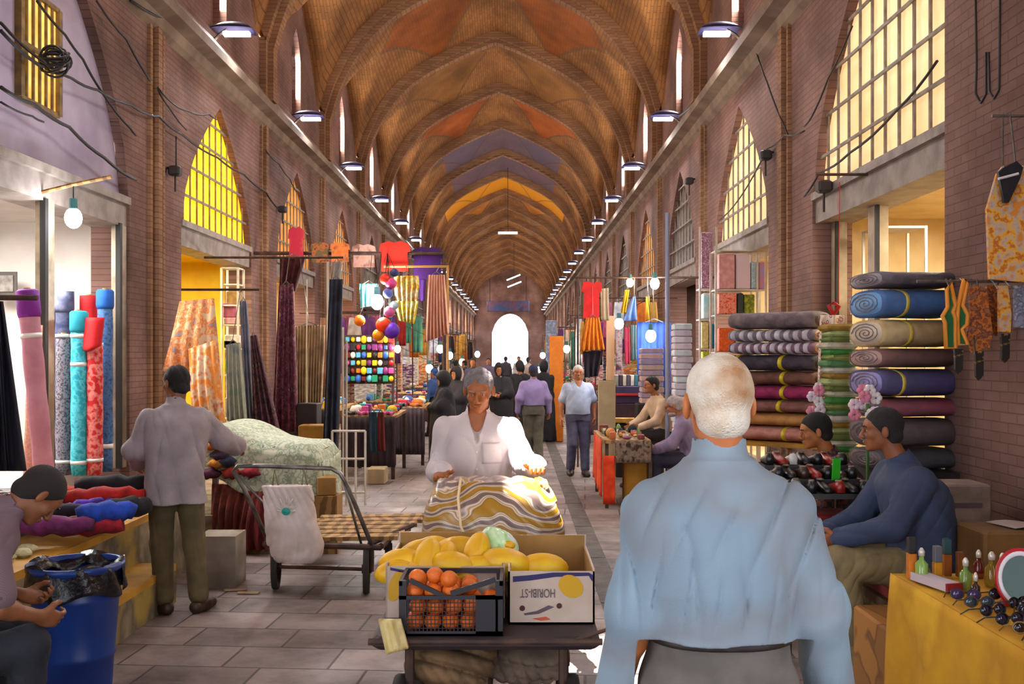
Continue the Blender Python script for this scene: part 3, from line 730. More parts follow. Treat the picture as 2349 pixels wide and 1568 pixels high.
    if trousers:
        tc = trousers['col']; lt = lo.copy(); ht = hi.copy(); wz = pel[2] + .14 * sc_; ht[2] = max(wz + .02, max(V(j['kn'][i])[2] for i in (0, 1)) + .14)
        g = SDF(lt, ht, h); e = trousers.get('e', .012)
        if 'pelvis_down' not in j: g.slab(torso(e, None, wz), .03, rz=turn)
        else: g.slab(torso(e, pel[2] - .1, wz), .03, rz=turn); g.ell(pel - np.array((0, 0, .02)), (.19 * sc_, .17 * sc_, .12 * sc_), None, .05)
        for i in (0, 1):
            Hp, K, An = V(j['hip'][i]), V(j['kn'][i]), V(j['an'][i]); dn = (K - An); dn /= np.linalg.norm(dn)
            g.chain([Hp, K, An + dn * .03], [r(.088) + e, r(.062) + e, r(.052) + e * 1.2], .035)
        g.wrinkle(trousers.get('amp', .007), 55, 11, [(.5, .5, 1), (1, .3, .3), (-.6, .8, .6)])
        if j['an'][0][2] < .2: g.cut((0, 0, 1), (0, 0, .045))
        mk('trousers', g.mesh(), M('cloth_trousers_' + tc, tc, .85, [_shade(tc, .8)], 9, bump=.15, bscale=300), root, True, fix=False)
    if shirt:
        tcs = shirt['col']; e = shirt.get('e', .02); hem = shirt['hem']; g = SDF(lo - .05, hi, shirt.get('h', h))
        rows_ = torso(e, hem, flare=shirt.get('flare', 0), eb=shirt.get('eb')); rows_ = [[hem - .16] + list(rows_[0][1:])] + rows_
        g.slab(rows_, .03, rz=turn)
        for i in (0, 1):
            S, E_, W_ = V(j['sh'][i]), V(j['el'][i]), V(j['wr'][i]); rs = shirt.get('r', (.066, .060, .048)); rs = (rs[0] * .86, rs[1] * .95, rs[2])
            dv = np.array((S[0] - neck[0], S[1] - neck[1], 0)); dv /= np.linalg.norm(dv) + 1e-6; g.cone(np.array((neck[0], neck[1], 0)) * .6 + np.array((S[0], S[1], 0)) * .4 + np.array((0, 0, S[2] * .45 + neck[2] * .55 - .045)), S, r(.05), r(rs[0]) * .95, .06)
            if shirt.get('sleeve', 1) == 1: g.chain([S, E_, W_ + (E_ - W_) * .06], [r(q) for q in rs], .035); c_ = W_ + (E_ - W_) * .06; g.cone(c_, c_ + (W_ - E_) * .02, r(rs[2]) - .004, r(rs[2]) - .006, .01)
            elif shirt['sleeve'] == 'roll': c_ = E_ + (W_ - E_) * .45; g.chain([S, E_, c_], [r(q) for q in (rs[0], rs[1], rs[1] * .85)], .035)
            else: c_ = S + (E_ - S) * .8; g.cone(S, c_, r(rs[0]), r(rs[0]) * 1.02, .035)
        nk = hc - neck; nk = nk / np.linalg.norm(nk); cdir = neck + nk * .035 * sc_
        if shirt.get('collar', 1): g.cone(neck - nk * .02, cdir, r(.073), r(.066), .025)
        g.wrinkle(shirt.get('amp', .009), shirt.get('freq', 42), shirt.get('seed', 1), shirt.get('dirs'), None, neck, hem if hem > .9 else None, shirt.get('sharp', 2))
        zz = (g.lo[2] + g.h * np.arange(g.n[2]))[None, None, :]; xx = (g.lo[0] + g.h * np.arange(g.n[0]))[:, None, None]; yy = (g.lo[1] + g.h * np.arange(g.n[1]))[None, :, None]
        inb = np.maximum(np.abs(xx - rows_[1][1]) - rows_[1][3] - .028, np.abs(yy - rows_[1][2]) - rows_[1][4] - .06) < 0
        g.a = np.where(inb & (zz < hem + .02), np.maximum(g.a, hem - zz + .004 * np.sin(xx * 25)), g.a).astype(np.float32)
        g.cone(neck - nk * .02, cdir + nk * .1, r(.060), r(.062), .006, True)
        if shirt.get('v'):
            fwd = np.array((0, 1, 0)); f2 = np.array((j['hf'][0], j['hf'][1], 0)); 
            a_ = neck + np.array((0, r(.06), r(.0))); b_ = neck + np.array((0, r(.115) + e, -r(shirt['v'])))
            g.cone(a_, b_, r(.050), r(.006), .008, True); g.cone(a_ + np.array((0, .06, 0)), b_ + np.array((0, .05, 0)), r(.05), r(.008), .008, True)
        m2 = shirt.get('mat') or M('cloth_shirt_' + tcs, tcs, .8, [_shade(tcs, .86)], 6, bump=.12, bscale=260)
        sh = mk('shirt', g.mesh(), m2, root, True, fix=False)
        if shirt.get('v') and h < .009:
            yf = neck[1] + r(.13) + e
            for q in range(3):
                mb = MB(); z = neck[2] - r(shirt['v']) - .04 - .1 * q; mb.ball((neck[0] * (1 - .2 * q) + .0, 0, z), .006, 8)
                # placed on the cloth by marching the field
                y = yf + .06
                while y > -.2:
                    ii = ((np.array((mb.v[0][0], y, z)) - g.lo) / g.h).astype(int)
                    if (ii < g.n).all() and (ii >= 0).all() and g.a[tuple(ii)] < 0: break
                    y -= .004
                mb.v = [(a, b + y + .002, c) for a, b, c in mb.v]; mk('button', mb, M('shirt_button', 'e6e0d8', .4), sh, True)
        if shirt.get('pocket'):
            x0 = shirt['pocket']; mb = MB(); A2 = []
            def fn(u, v):
                x = x0 + (u - .5) * .11; z = neck[2] - .16 - v * .12; y = .35
                while y > -.2:
                    ii = ((np.array((x, y, z)) - g.lo) / g.h).astype(int)
                    if (ii < g.n).all() and (ii >= 0).all() and g.a[tuple(ii)] < .002: break
                    y -= .003
                return (x, y + .004, z)
            mb.sheet(fn, 8, 8, .004, (0, 1, 0)); mk('pocket', mb, m2, sh, True)
    if belt:
        z = pel[2] + .115 * sc_; g = SDF(lo, hi, h)
        e = (trousers or {}).get('e', .012) + .010; rows = torso(e, z - .018, z + .018); g.slab(rows, .004, rz=turn)
        rows2 = [[q[0] - .01 if q is rows[0] else q[0] + .01, q[1], q[2], q[3] - .02, q[4] - .02] for q in rows]
        mk('belt', g.mesh(), M('belt_leather', belt, .4), root, True, fix=False)
    if shoes:
        for i in (0, 1):
            An = V(j['an'][i]); f = np.array((j['ft'][i][0], j['ft'][i][1], 0.)); f /= np.linalg.norm(f); bz = An[2] - .09 * sc_
            if j['an'][0][2] >= .2: bz = An[2] - .09
            g = SDF(An - .3, An + .3, max(h, .006)); c = np.array((An[0], An[1], bz))
            g.chain([c + np.array((0, 0, .045)) - f * .04, c + np.array((0, 0, .042)) + f * .06, c + np.array((0, 0, .032)) + f * .17], [.046, .050, .036], .03)
            g.cut((0, 0, 1), (0, 0, bz + .004))
            g.cone(c + np.array((0, 0, .06)), c + np.array((0, 0, .2)), .040, .05, .01, True) if shoes != 'sandal' else None
            mk('shoe', g.mesh(), M('shoe_' + shoes, '3a2418' if shoes == 'sandal' else shoes, .45), root, True, fix=False)
    root.rotation_euler = (0, 0, rz)
    return root
def _shade(c, k):
    return ''.join('%02x' % max(0, min(255, int(int(c[i:i + 2], 16) * k))) for i in (0, 2, 4))
# ---- the cast
# foreground man, back to the camera
person((.522, 2.56, 0), R(1), 'white-haired man in light blue shirt seen from behind, closest to the camera', dict(
    neck=(0, -.01, 1.465), head=(.0, .0, 1.60), hf=(-.05, 1, -.02), sh=((-.150, -.005, 1.325), (.150, -.005, 1.325)), el=((-.205, -.03, 1.09), (.235, -.03, 1.09)), wr=((-.24, .06, .86), (.30, .07, .87)), belly=.01, kn=((-.10, .02, .48), (.12, .10, .48)), an=((-.11, -.08, .09), (.12, .16, .09)), curl=.6),
    H=1.80, h=.005, skin='c2713c', hair=.25, hairc='e6dccb', bald=.001, width=1.0,
    shirt=dict(col='9fb6c6', e=.034, eb=.03, hem=1.09, r=(.076, .068, .060), amp=.026, freq=50, sharp=4, seed=4, dirs=[(1, .2, .12), (-.9, .3, .30), (.9, .1, -.10)], mat=M('blue_linen', '7f94a2', .85, ['768a99', '7a8088', '8296a4'], 2.2, bump=.15, bscale=300)),
    trousers=dict(col='6a625c', e=.016), belt='1c1512')
# the porter with the handcart, facing the camera
person((-.215, 5.86, 0), R(180 - 1), 'grey-haired porter in a white striped shirt leaning over his handcart', dict(
    pel=(0, -.03, .93), neck=(0, .10, 1.43), head=(-.01, .17, 1.565), hf=(.06, 1, -.32), sh=((-.172, .10, 1.335), (.175, .08, 1.34)), el=((-.27, .18, 1.15), (.225, .05, 1.09)),
    wr=((-.33, .42, 1.165), (.175, .46, 1.135)), hd={0: ((-.05, 1, -.25), (.9, .3, 0), -1), 1: ((-.1, 1, -.3), (-.9, .3, 0), 1)}, curl=.45, kn=((-.10, .06, .48), (.10, -.05, .50)), an=((-.11, 0, .09), (.11, -.28, .12))),
    H=1.755, h=.005, skin='a8602e', hair=.6, hairc='84787a', shirt=dict(col='ddd0cc', e=.030, eb=.05, hem=1.0, r=(.078, .066, .056), amp=.014, freq=40, seed=2, v=.17, pocket=-.085,
    mat=M('white_striped_cotton', 'cfc2c0', .8, ['bdaeb0', 'cfc2c0'], 60, 'stripe', bump=.15, bscale=200)), trousers=dict(col='3a2230', e=.018))
# man at the left with his back to us
person((-2.36, 6.92, 0), R(14), 'dark-haired man in a loose grey shirt and olive trousers standing at the cloth stall', dict(
    neck=(0, .0, 1.45), head=(-.0, .03, 1.60), hf=(-.75, .8, -.1), sh=((-.165, -.02, 1.35), (.165, .01, 1.355)), el=((-.27, .0, 1.14), (.30, .16, 1.19)), wr=((-.27, .20, 1.04), (.40, .36, 1.12)), curl=.6,
    kn=((-.095, .03, .48), (.12, .03, .48)), an=((-.075, .0, .09), (.155, .0, .09)), ft=((-.6, 1), (.5, 1)), hd={1: (None, (-.3, .5, 1), -1)}),
    H=1.72, h=.006, skin='8a5232', hair=.5, hairc='120e10', shirt=dict(col='a29498', e=.036, eb=.045, hem=.775, flare=.02, r=(.078, .076, .066), amp=.018, freq=30, seed=6, dirs=[(1, .4, .12), (-.8, .7, .15), (.9, -.3, .3)]), trousers=dict(col='6b5c3c', e=.014), shoes='sandal')
# walking towards the camera
person((.93, 14.8, 0), R(184), 'white-haired man in a pale blue short-sleeved shirt walking towards the camera', dict(
    kn=((-.10, .03, .48), (.10, .08, .49)), an=((-.10, .1, .09), (.11, -.06, .09)), belly=.02, el=((-.25, -.03, 1.14), (.25, .0, 1.14)), wr=((-.26, .04, .90), (.27, .06, .90))), H=1.64, h=.01, skin='b87048', hair=.4, hairc='cfc6c0',
    shirt=dict(col='b9c4dc', e=.03, hem=.91, sleeve=0, r=(.08, .07, .05), seed=9, v=.1), trousers=dict(col='5a5872', e=.015), belt='1c1820')
person((.30, 16.4, 0), R(2), 'man in lilac shirt and olive trousers with dark cap walking away down the hall', dict(
    kn=((-.08, .03, .48), (.08, -.02, .48)), an=((-.07, .12, .09), (.09, -.12, .12)), el=((-.25, -.05, 1.14), (.25, -.03, 1.14)), wr=((-.27, .04, .90), (.27, .04, .90))), H=1.62, h=.01, skin='a8663e', hair=.5, hairc='2a2430', cap='2c2e58',
    shirt=dict(col='9a88bc', e=.035, hem=.96, r=(.08, .07, .055), seed=12), trousers=dict(col='5c5648', e=.02), belt='2a2018')
SIT = dict(pelvis_down=1, an=((-.12, .42, .09), (.12, .40, .09)), ft=((-.13, 1), (.13, 1)))
def seated(seat, **k):
    """a sitting pose, seat height in metres; forward is +y"""
    j = dict(SIT, pel=(0, 0, seat + .12), neck=(0, .12, seat + .62), head=(0, .19, seat + .77), sh=((-.18, .10, seat + .54), (.18, .10, seat + .54)), hip=((-.10, .03, seat + .10), (.10, .03, seat + .10)),
             kn=((-.15, .44, seat + .10), (.15, .44, seat + .10)), el=((-.22, .24, seat + .30), (.22, .24, seat + .30)), wr=((-.14, .44, seat + .22), (.14, .44, seat + .22)), bend=(0, -.04, 0)); j.update(k); return j
# blue sweater, sitting on the right ledge, facing left
person((2.18, 5.37, 0), R(84), 'man in a navy blue sweater and beige trousers sitting side-on beside the shoe rack', seated(.56, head=(0.02, .19, 1.39), hf=(.10, 1, -.05), neck=(0, .09, 1.22), sh=((-.175, .05, 1.13), (.18, .11, 1.13)),
    el=((-.23, .20, .90), (.23, .26, .88)), wr=((-.11, .45, .82), (.12, .46, .82)), kn=((-.16, .46, .70), (.17, .46, .70)), an=((-.12, .30, .09), (.12, .34, .09)), curl=.7), H=1.72, h=.006, skin='94552f', hair=.55, hairc='1e1a1c',
    shirt=dict(col='34405e', e=.045, eb=.06, hem=.60, r=(.085, .07, .052), amp=.011, freq=40, seed=3, dirs=[(.2, .5, 1), (.8, -.5, .8), (.3, .9, .6)]), trousers=dict(col='8f7d58', e=.025, amp=.012))
person((2.20, 6.60, 0), R(92), 'young man with black hair and dark patterned shirt behind the shoe rack', seated(.55, head=(0, .22, 1.34), hf=(.12, 1, -.18)), H=1.66, h=.006, skin='a86432', hair=.75, hairc='100c0c',
    shirt=dict(col='2a2430', e=.03, hem=.58, r=(.08, .065, .05), seed=8, mat=M('dark_check_cloth', '2c2432', .8, ['14141c', '6a3830'], 30, 'check')), trousers=dict(col='2a2a34', e=.02))
# bottom left, bending forward
person((-2.46, 4.02, 0), R(-50), 'balding man in a faded striped shirt bending forward at the left edge', seated(.42, head=(.0, .50, 1.19), hf=(.0, .75, -1.15), neck=(0, .36, 1.13), sh=((-.165, .28, 1.03), (.165, .26, 1.03)), bend=(0, -.06, 0),
    el=((-.24, .30, .78), (.26, .28, .78)), wr=((-.10, .46, .74), (.18, .46, .70)), kn=((-.15, .44, .56), (.15, .42, .58)), curl=.8), H=1.72, h=.006, skin='8a5230', hair=.35, hairc='1c1412', bald=.0,
    shirt=dict(col='8a7278', e=.03, eb=.04, hem=.48, sleeve=0, r=(.08, .07, .05), amp=.014, seed=5, mat=M('faded_striped_cloth', '6e5860', .85, ['4a3840', '6e5860'], 40, 'stripe')), trousers=dict(col='1c1e28', e=.02))
# seated at the right hand stall
person((2.10, 11.8, 0), R(78), 'old man with grey beard and glasses in a lavender shirt sitting at the trinket table', seated(.45, head=(0, .22, 1.20), hf=(.0, 1, -.3)), H=1.7, h=.009, skin='b06a40', hair=.4, hairc='b8a8a8', beard='full', glasses=True,
    shirt=dict(col='8e7c9c', e=.035, hem=.48, r=(.08, .07, .055), seed=21), trousers=dict(col='26223a', e=.02))
person((2.02, 13.5, 0), R(110), 'black-haired youth in a cream shirt behind the old man at the trinket table', seated(.62, head=(0, .2, 1.40)), H=1.7, h=.01, skin='b8764c', hair=.8, hairc='0e0c14', shirt=dict(col='d8b898', e=.03, hem=.65, seed=22), trousers=dict(col='2a2a34'))
# women in black
CH = dict(el=((-.20, .10, 1.15), (.20, .10, 1.15)), wr=((-.06, .24, 1.12), (.08, .24, 1.10)))
person((-.30, 18.6, 0), R(175), 'woman in black chador with face showing, behind the porter', CH, H=1.62, h=.012, skin='c07c4c', chador='17131c')
person((.10, 19.6, 0), R(10), 'woman in black chador walking away, left of the lilac shirt', CH, H=1.66, h=.012, chador='15121a')
person((.58, 20.6, 0), R(-12), 'woman in black chador partly behind the man in the lilac shirt', CH, H=1.66, h=.012, chador='15121a')
person((-1.08, 15.2, 0), R(100), 'woman in black chador bending at the bright stall, left of the porter', CH, H=1.52, h=.012, skin='b87848', chador='18141e')
person((-1.02, 17.4, 0), R(140), 'woman in black chador holding a pale blue bundle beside the bright stall', CH, H=1.56, h=.012, skin='b87848', chador='18141e')
for k, (px, Y, hgt, rz, c1, c2, hc_, lb) in enumerate([
    (997, 21.8, 1.5, 60, '3a5a98', '26242c', '2c5aa0', 'shopper with a blue cap bent over the far stall table'), (1012, 24, 1.55, -40, '7a3a2a', '2a2430', '141012', 'shopper in brown among the far left stalls'),
    (1085, 26, 1.7, 175, '2c2c50', '26242c', '20202c', 'tall shopper in navy seen above the porter'), (1045, 29, 1.65, 10, 'd0b090', '443a3c', '161214', 'far shopper in a tan top, left half of the hall'),
    (1120, 33, 1.68, 185, '6a5a70', '2c2a34', '161214', 'far shopper in mauve near the middle of the hall'), (1212, 36, 1.7, 0, 'b8a8a0', '3a3438', '161214', 'far shopper in a pale shirt right of the middle'),
    (1262, 31, 1.66, 170, '8a4a3a', '2c2a34', '161214', 'far shopper in rust red on the right'), (1160, 44, 1.7, 0, '2a2630', '2a2630', '161214', 'smallest dark figure far down the hall, left'), (1190, 46, 1.7, 180, 'c0b8b8', '2a2630', '161214', 'smallest pale-shirted figure far down the hall'),
    (1066, 33.6, 1.6, 80, '1e1a24', '1e1a24', '161214', 'far shopper in black by the left stalls')]):
    person(((px - VX) / FPX * Y, Y, 0), R(rz), lb, dict(kn=((-.1, .03, .48), (.1, .06, .49)), an=((-.1, .1, .09), (.1, -.08, .09))), H=hgt, h=.016, hair=.6, hairc=hc_, shirt=dict(col=c1, e=.03, hem=.86, seed=k), trousers=dict(col=c2, e=.015), group='shoppers far down the hall')
# ================================================================ LEFT SIDE GOODS
def cloth(n, c, c2, sc_=10, kind='noise', **k): return M('fabric_' + n, c, .85, c2, sc_, kind, bump=.15, bscale=120, **k)
mSteel = M('tube_steel', '8a8580', .35, '5c5450', 9, metal=.7); mRust = M('rusty_iron', '5a4034', .7, '3a2a24', 9, metal=.3); mBlackRubber = M('rubber', '2a2522', .8)
mWood = M('plank_wood', 'a8814c', .8, '7a5830', 3, 'wave', bump=.3); mCard = M('cardboard', 'b08448', .85, '96703c', 5); mWhiteP = M('white_paint_metal', 'd8d0c0', .5, 'bdb3a2', 6)
mWhiteBand = M('paper_band', 'e8e0dc', .7)
# --- shop front of the first bay: posts, rail, shelf
mPost = M('steel_door_post', 'a89880', .4, '807260', 6, metal=.4); mBlk = M('black_gasket', '141210', .6)
for k, (Y, wd, nm) in enumerate(((9.05, .14, 'left'), (10.74, .14, 'right'))):
    mb = MB(); mb.bx(-4.33, -4.22, Y - wd / 2, Y + wd / 2, .58, 3.18)
    o = mk('door_post', mb, mPost); tag(o, 'beige steel post at the %s of the dyed fabric rolls in the white shop front' % nm, 'post')
    mb = MB(); mb.bx(-4.26, -4.21, Y - wd / 2 - .06, Y - wd / 2, .58, 3.2); g_ = mk('gasket', mb, mBlk, o)
# shelf with cups at the back wall of the white shop
sh = emp('wall_shelf', (-6.0, 9.3, 2.62), 'long white shelf high on the back wall of the white shop', 'shelf')
mb = MB(); mb.bx(-6.75, -6.3, 7.0, 11.3, 2.6, 2.64); mk('board', mb, mWhiteP, sh)
mb = MB()
mb = None
for y in np.arange(7.2, 11.2, .8): mb = MB(); mb.bx(-6.78, -6.4, y, y + .03, 2.45, 2.6); mk('bracket', mb, mWhiteP, sh)
p0 = None
mb = MB(); mb.lathe([(.0, 0), (.06, 0), (.07, .1), (.065, .16), (0, .16)], n=12)
cup = mk('fabric_tin', mb, M('cream_tin', 'dcc49c', .5, 'b0885c', 6), smooth=True, org=(0, 0, 0)); tag(cup, 'small cream tin, first from the camera end of the high white shelf', 'tin', 'tins on the high white shelf')
cup.location = (-6.5, 7.4, 2.64)
for k in range(1, 16): dup(cup, (-6.5, 7.4 + .24 * k + rnd.uniform(-.03, .03), 2.64), label='small cream tin, %s from the camera end of the high white shelf' % ORDN[k])
# bulb on a bracket
def bulb(loc, top, label, col, e, r=.05, watt=60, lc=(1, 1, 1)):
    o = emp('hanging_bulb', loc, label, 'light bulb'); mb = MB(); mb.ball(loc, (r, r, r * 1.25), 14); mk('glass_bulb', mb, M('bulb_glow_' + col, col, .4, emit=e), o, True)
    mb = MB(); mb.lathe([(.0, 0), (r * .5, 0), (r * .45, r * 1.2), (0, r * 1.25)], Vector(loc) + Vector((0, 0, r * 1.1)), 10); mk('socket', mb, M('socket_teal', '1e4a4a', .5), o)
    if top:
        mb = MB(); mb.tube([Vector(loc) + Vector((0, 0, r * 2)), top], .006, 5); mk('cord', mb, mBlk, o)
    light('POINT', Vector(loc), watt * 1.3, lc, r * 1.5, name='bulb_light', parent=None)
    return o
b0 = P(178, 500, 8.9)
bulb((-3.95, 8.9, b0.z), (-3.95, 8.9, b0.z + .3), 'bright white bulb hanging from a wooden arm before the white shop', 'f4f8ff', 30, .075, 45, (.95, .97, 1))
mb = MB(); mb.tube([(-4.28, 8.9, b0.z + .22), (-3.95, 8.9, b0.z + .3), P(255, 405, 8.9)], .018, 6); tag(mk('lamp_bracket', mb, mWood), 'thin wooden bracket carrying the bulb across the white shop front', 'bracket')
# --- rolls of cloth standing in the white shop
def roll(px, py_top, py_bot, Y, rpx, cols, label, lean=0, bands=(), cap=None, zb=.62):
    r = rpx / FPX * Y; x = (px - VX) / FPX * Y; zt = CAMZ + (VY - py_top) / FPX * Y
    o = emp('fabric_roll', (x, Y, zb), label, 'fabric roll'); n = 20; m = 14
    A = Vector((x + lean, Y, zb)); Bv = Vector((x, Y, zt)); pts = [A + (Bv - A) * (i / m) for i in range(m + 1)]
    rs = [r * (1 + .05 * math.sin(i * 1.7 + px)) for i in range(m + 1)]; rs[0] *= .93; rs[-1] *= .92
    mb = MB(); mb.tube(pts, rs, n)
    mk('cloth', mb, cols, o, True)
    mb = MB(); mb.tube([A + (Bv - A) * .99, A + (Bv - A) * 1.008], [r * .35] * 2, 12); mk('core', mb, mCard, o)
    for b in bands:
        zc = CAMZ + (VY - b) / FPX * Y; t = (zc - zb) / (zt - zb); mb = MB(); mb.tube([A + (Bv - A) * (t - .012), A + (Bv - A) * (t + .012)], r * 1.06, n); mk('paper_band', mb, mWhiteBand, o, True)
    if cap:
        f0, f1, cm = cap; z0 = (CAMZ + (VY - f0) / FPX * Y - zb) / (zt - zb); z1 = (CAMZ + (VY - f1) / FPX * Y - zb) / (zt - zb)
        mb = MB(); mb.tube([A + (Bv - A) * z1, A + (Bv - A) * (z1 + .02), A + (Bv - A) * (z0 - .01), A + (Bv - A) * min(1.005, z0)], [r * 1.05, r * 1.16, r * 1.14, r * .9], n); mk('end_wrap', mb, cm, o, True)
    return o
fb = lambda n, a, b, s=26: cloth(n, a, [b, a], s, lo=.4, hi=.62)
roll(62, 664, 1085, 8.55, 22, cloth('dusty_pink', 'c58a98', 'b07084', 5), 'dusty pink fabric roll wrapped in purple at the top, left pane', .16, (770,), (664, 728, cloth('purple_wrap', '7d1f8c', '641474', 5)))
roll(83, 745, 1085, 8.7, 15, fb('peach', 'e2ac96', 'd49280', 30), 'pale peach speckled fabric roll beside the left steel post', -.06)
roll(146, 765, 1080, 9.75, 17, fb('charcoal', '4a4650', '8a8490', 30), 'charcoal fabric roll with white speckles, leftmost in the right pane', 0, (770, 1058))
roll(147, 680, 1080, 10.05, 19, cloth('navy_sheen', '232a52', ['4a4e68', '23284c'], 9), 'dark navy roll standing behind the charcoal speckled one', 0, (), (664, 716, cloth('grey_silk', '6c7088', '3c405c', 10)))
roll(181, 713, 1080, 9.7, 17.5, fb('turquoise', '149aae', '58c4d2', 14), 'turquoise patterned fabric roll with white paper bands', 0, (770, 835, 1060), (713, 762, cloth('turquoise_plain', '1498aa', '107c8c', 4)))
roll(217, 786, 1080, 9.75, 18, fb('red_lace', 'c61c20', 'e88a80', 12), 'red and white lace-patterned fabric roll', 0, (790, 1054), None)
roll(203, 678, 1080, 10.2, 20, cloth('scarlet', 'd8141c', 'b00c14', 5), 'plain scarlet roll standing behind the lace-patterned one', 0)
mb = MB(); mb.sheet(lambda u, v: P(196 + 42 * u - 8 * v, 728 + 78 * v * (1 - .25 * abs(u - .3)), 9.66 - .05 * math.sin(3 * u)), 8, 8, .03, (0, -1, 0)); tag(mk('draped_cloth', mb, cloth('scarlet', 0, 0), smooth=True), 'scarlet cloth end flopping over the lace-patterned roll', 'cloth')
roll(241, 664, 1080, 10.05, 17, cloth('denim', '2c4f86', ['4a72a4', '28467a'], 20), 'denim blue roll with bright blue top beside the right post', 0, (1022,), (664, 708, cloth('royal_blue', '1a63b8', '1450a0', 5)))
roll(120, 700, 1080, 10.3, 12, cloth('black_wool', '1c1a26', '2c2838', 5), 'narrow black roll behind the left steel post', 0)
# dark garment hanging at the far left and small picture
mb = MB()
mb.sheet(lambda u, v: P(-60 + (62 + 48 * v) * u + 6 * v * math.sin(u * 14), 690 + 390 * v, 6.0 + .05 * math.sin(u * 22 + v * 2) + .1 * u), 26, 14, .03, (0, -1, 0))
o = mk('hanging_garment', mb, cloth('black_drape', '141220', '201c2c', 4), smooth=True); tag(o, 'long black garment hanging at the left edge before the fabric shop', 'garment')
mb = MB(); mb.box(P(10, 650, 11.0), (.28, .02, .26)); o = mk('picture_frame', mb, M('frame_dark', '4a4440', .5)); tag(o, 'small dark framed picture on the back wall of the white shop', 'picture')
mb = MB(); mb.box(P(10, 650, 10.98), (.20, .02, .18)); mk('print', mb, M('print_grey', '8c8680', .6, '5c5650', 14), o)
# --- ledge display: glass tray, folded cloth and yarn
mb = MB(); mb.bx(-4.0, -3.25, 6.2, 7.6, .6, .78); o = mk('display_tray', mb, M('tray_dark', '3a3638', .4, '6c6a70', 12)); tag(o, 'low dark display tray on the ochre ledge under the fabric rolls', 'tray')
for k in range(6):
    mb = MB(); mb.rbox((-3.9 + .12 * k, 7.3 - .12 * k, .80), (.1, .16, .05), .01, k); tag(mk('silver_packet', mb, M('silver_foil', 'a8acb4', .25, '6a707c', 20, metal=.7)), 'small silver packet, %s from the back of the dark display tray' % ORDN[k], 'packet', 'silver packets on the display tray')
def bundle(px, py, Y, L, r, ang, c, lb, squ=.8, z=None, wr=12):
    p = P(px, py, Y); z = p.z if z is None else z; d = Vector((math.cos(ang), math.sin(ang), 0)); mb = MB(); m = 9
    pts = [Vector((p.x, p.y, z)) + d * L * (i / m - .5) + Vector((0, 0, .01 * math.sin(i * 2.1 + px))) for i in range(m + 1)]
    rs = [r * (.55 + .5 * math.sin(math.pi * (.12 + .76 * i / m))) * (1 + .06 * math.sin(i * 3 + px)) for i in range(m + 1)]
    mb.tube(pts, rs, 14, sq=squ)
    o = mk('yarn_bundle', mb, cloth('yarn_' + c, c, _shade(c, .6), wr), smooth=True); tag(o, lb, 'yarn bundle'); return o
bundle(245, 1140, 6.75, .5, .085, .15, 'd21c14', 'bright red fleece bundle at the front of the ledge pile')
bundle(180, 1170, 6.6, .6, .06, -.1, '3a1830', 'dark plum bundle crossing the middle of the ledge pile')
bundle(195, 1205, 6.3, .45, .075, .25, 'b01830', 'crimson bundle at the right of the front row on the ledge')
bundle(110, 1205, 6.2, .55, .07, .05, '7a2464', 'magenta bundle nearest the dustbin on the ledge', )
bundle(243, 1175, 6.35, .34, .085, .5, '1c4cc4', 'bright blue bundle on the ledge beside the crimson one')
bundle(285, 1165, 6.5, .34, .085, .9, '16121a', 'black bundle at the right end of the ledge pile')
bundle(130, 1128, 7.1, .6, .06, .05, 'e0401c', 'orange-red bundle at the back of the ledge pile')
bundle(210, 1160, 6.6, .3, .06, .7, '5a2cb0', 'small violet bundle between the red and the blue one')
bundle(120, 1172, 6.5, .6, .06, 0, '201c30', 'long navy bundle lying behind the magenta one')
bundle(262, 1112, 7.0, .5, .085, .1, '17141c', 'black fleece bundle at the top right of the ledge pile')
bundle(80, 1150, 6.8, .6, .07, .1, 'a8283c', 'dull red bundle at the left of the ledge pile')
for k in range(5):
    mb = MB(); mb.rbox((-2.95 + .04 * (k % 2), 5.5 + .13 * k, .625), (.12, .09, .05), .02, k * .7); tag(mk('tissue_scrap', mb, M('pale_scrap', 'b8b088', .8)), 'crumpled pale scrap, %s from the camera along the ochre ledge edge' % ORDN[k], 'scrap', 'pale scraps on the ledge edge')
# --- dustbin
o = emp('dustbin', (-2.33, 5.28, 0), 'blue plastic dustbin with a black bag over its rim', 'dustbin'); T0 = (-2.33, 5.28, 0)
mb = MB(); mb.lathe([(.0, .0), (.175, .0), (.18, .03), (.19, .2), (.195, .205), (.2, .22), (.195, .235), (.215, .5), (.222, .51), (.225, .53), (.218, .545), (.228, .66), (.245, .67), (.245, .70), (.22, .70), (.215, .6), (.17, .05), (0, .04)], T0, 32)
mk('bucket', mb, M('blue_plastic', '143a86', .35, '0e2c6c', 3, bump=.1), o, True)
mb = MB(); mb.grid(lambda u, v: (T0[0] + (.250 - .02 * v + .012 * math.sin(u * 60 + 3 * v)) * math.cos(2 * math.pi * u) * (1 if v < .8 else 1 - (v - .8) * 1.5), T0[1] + (.250 - .02 * v + .012 * math.sin(u * 60 + 3 * v)) * math.sin(2 * math.pi * u) * (1 if v < .8 else 1 - (v - .8) * 1.5), .55 + .02 * math.sin(u * 31) + .19 * v - .4 * max(0, v - .8) * 1.2), 60, 10)
b_ = mk('bin_bag', mb, M('black_bag', '120f12', .25, '241e24', 9, bump=.4, bscale=30), o, True); b_.modifiers.new('t', 'SOLIDIFY').thickness = .004
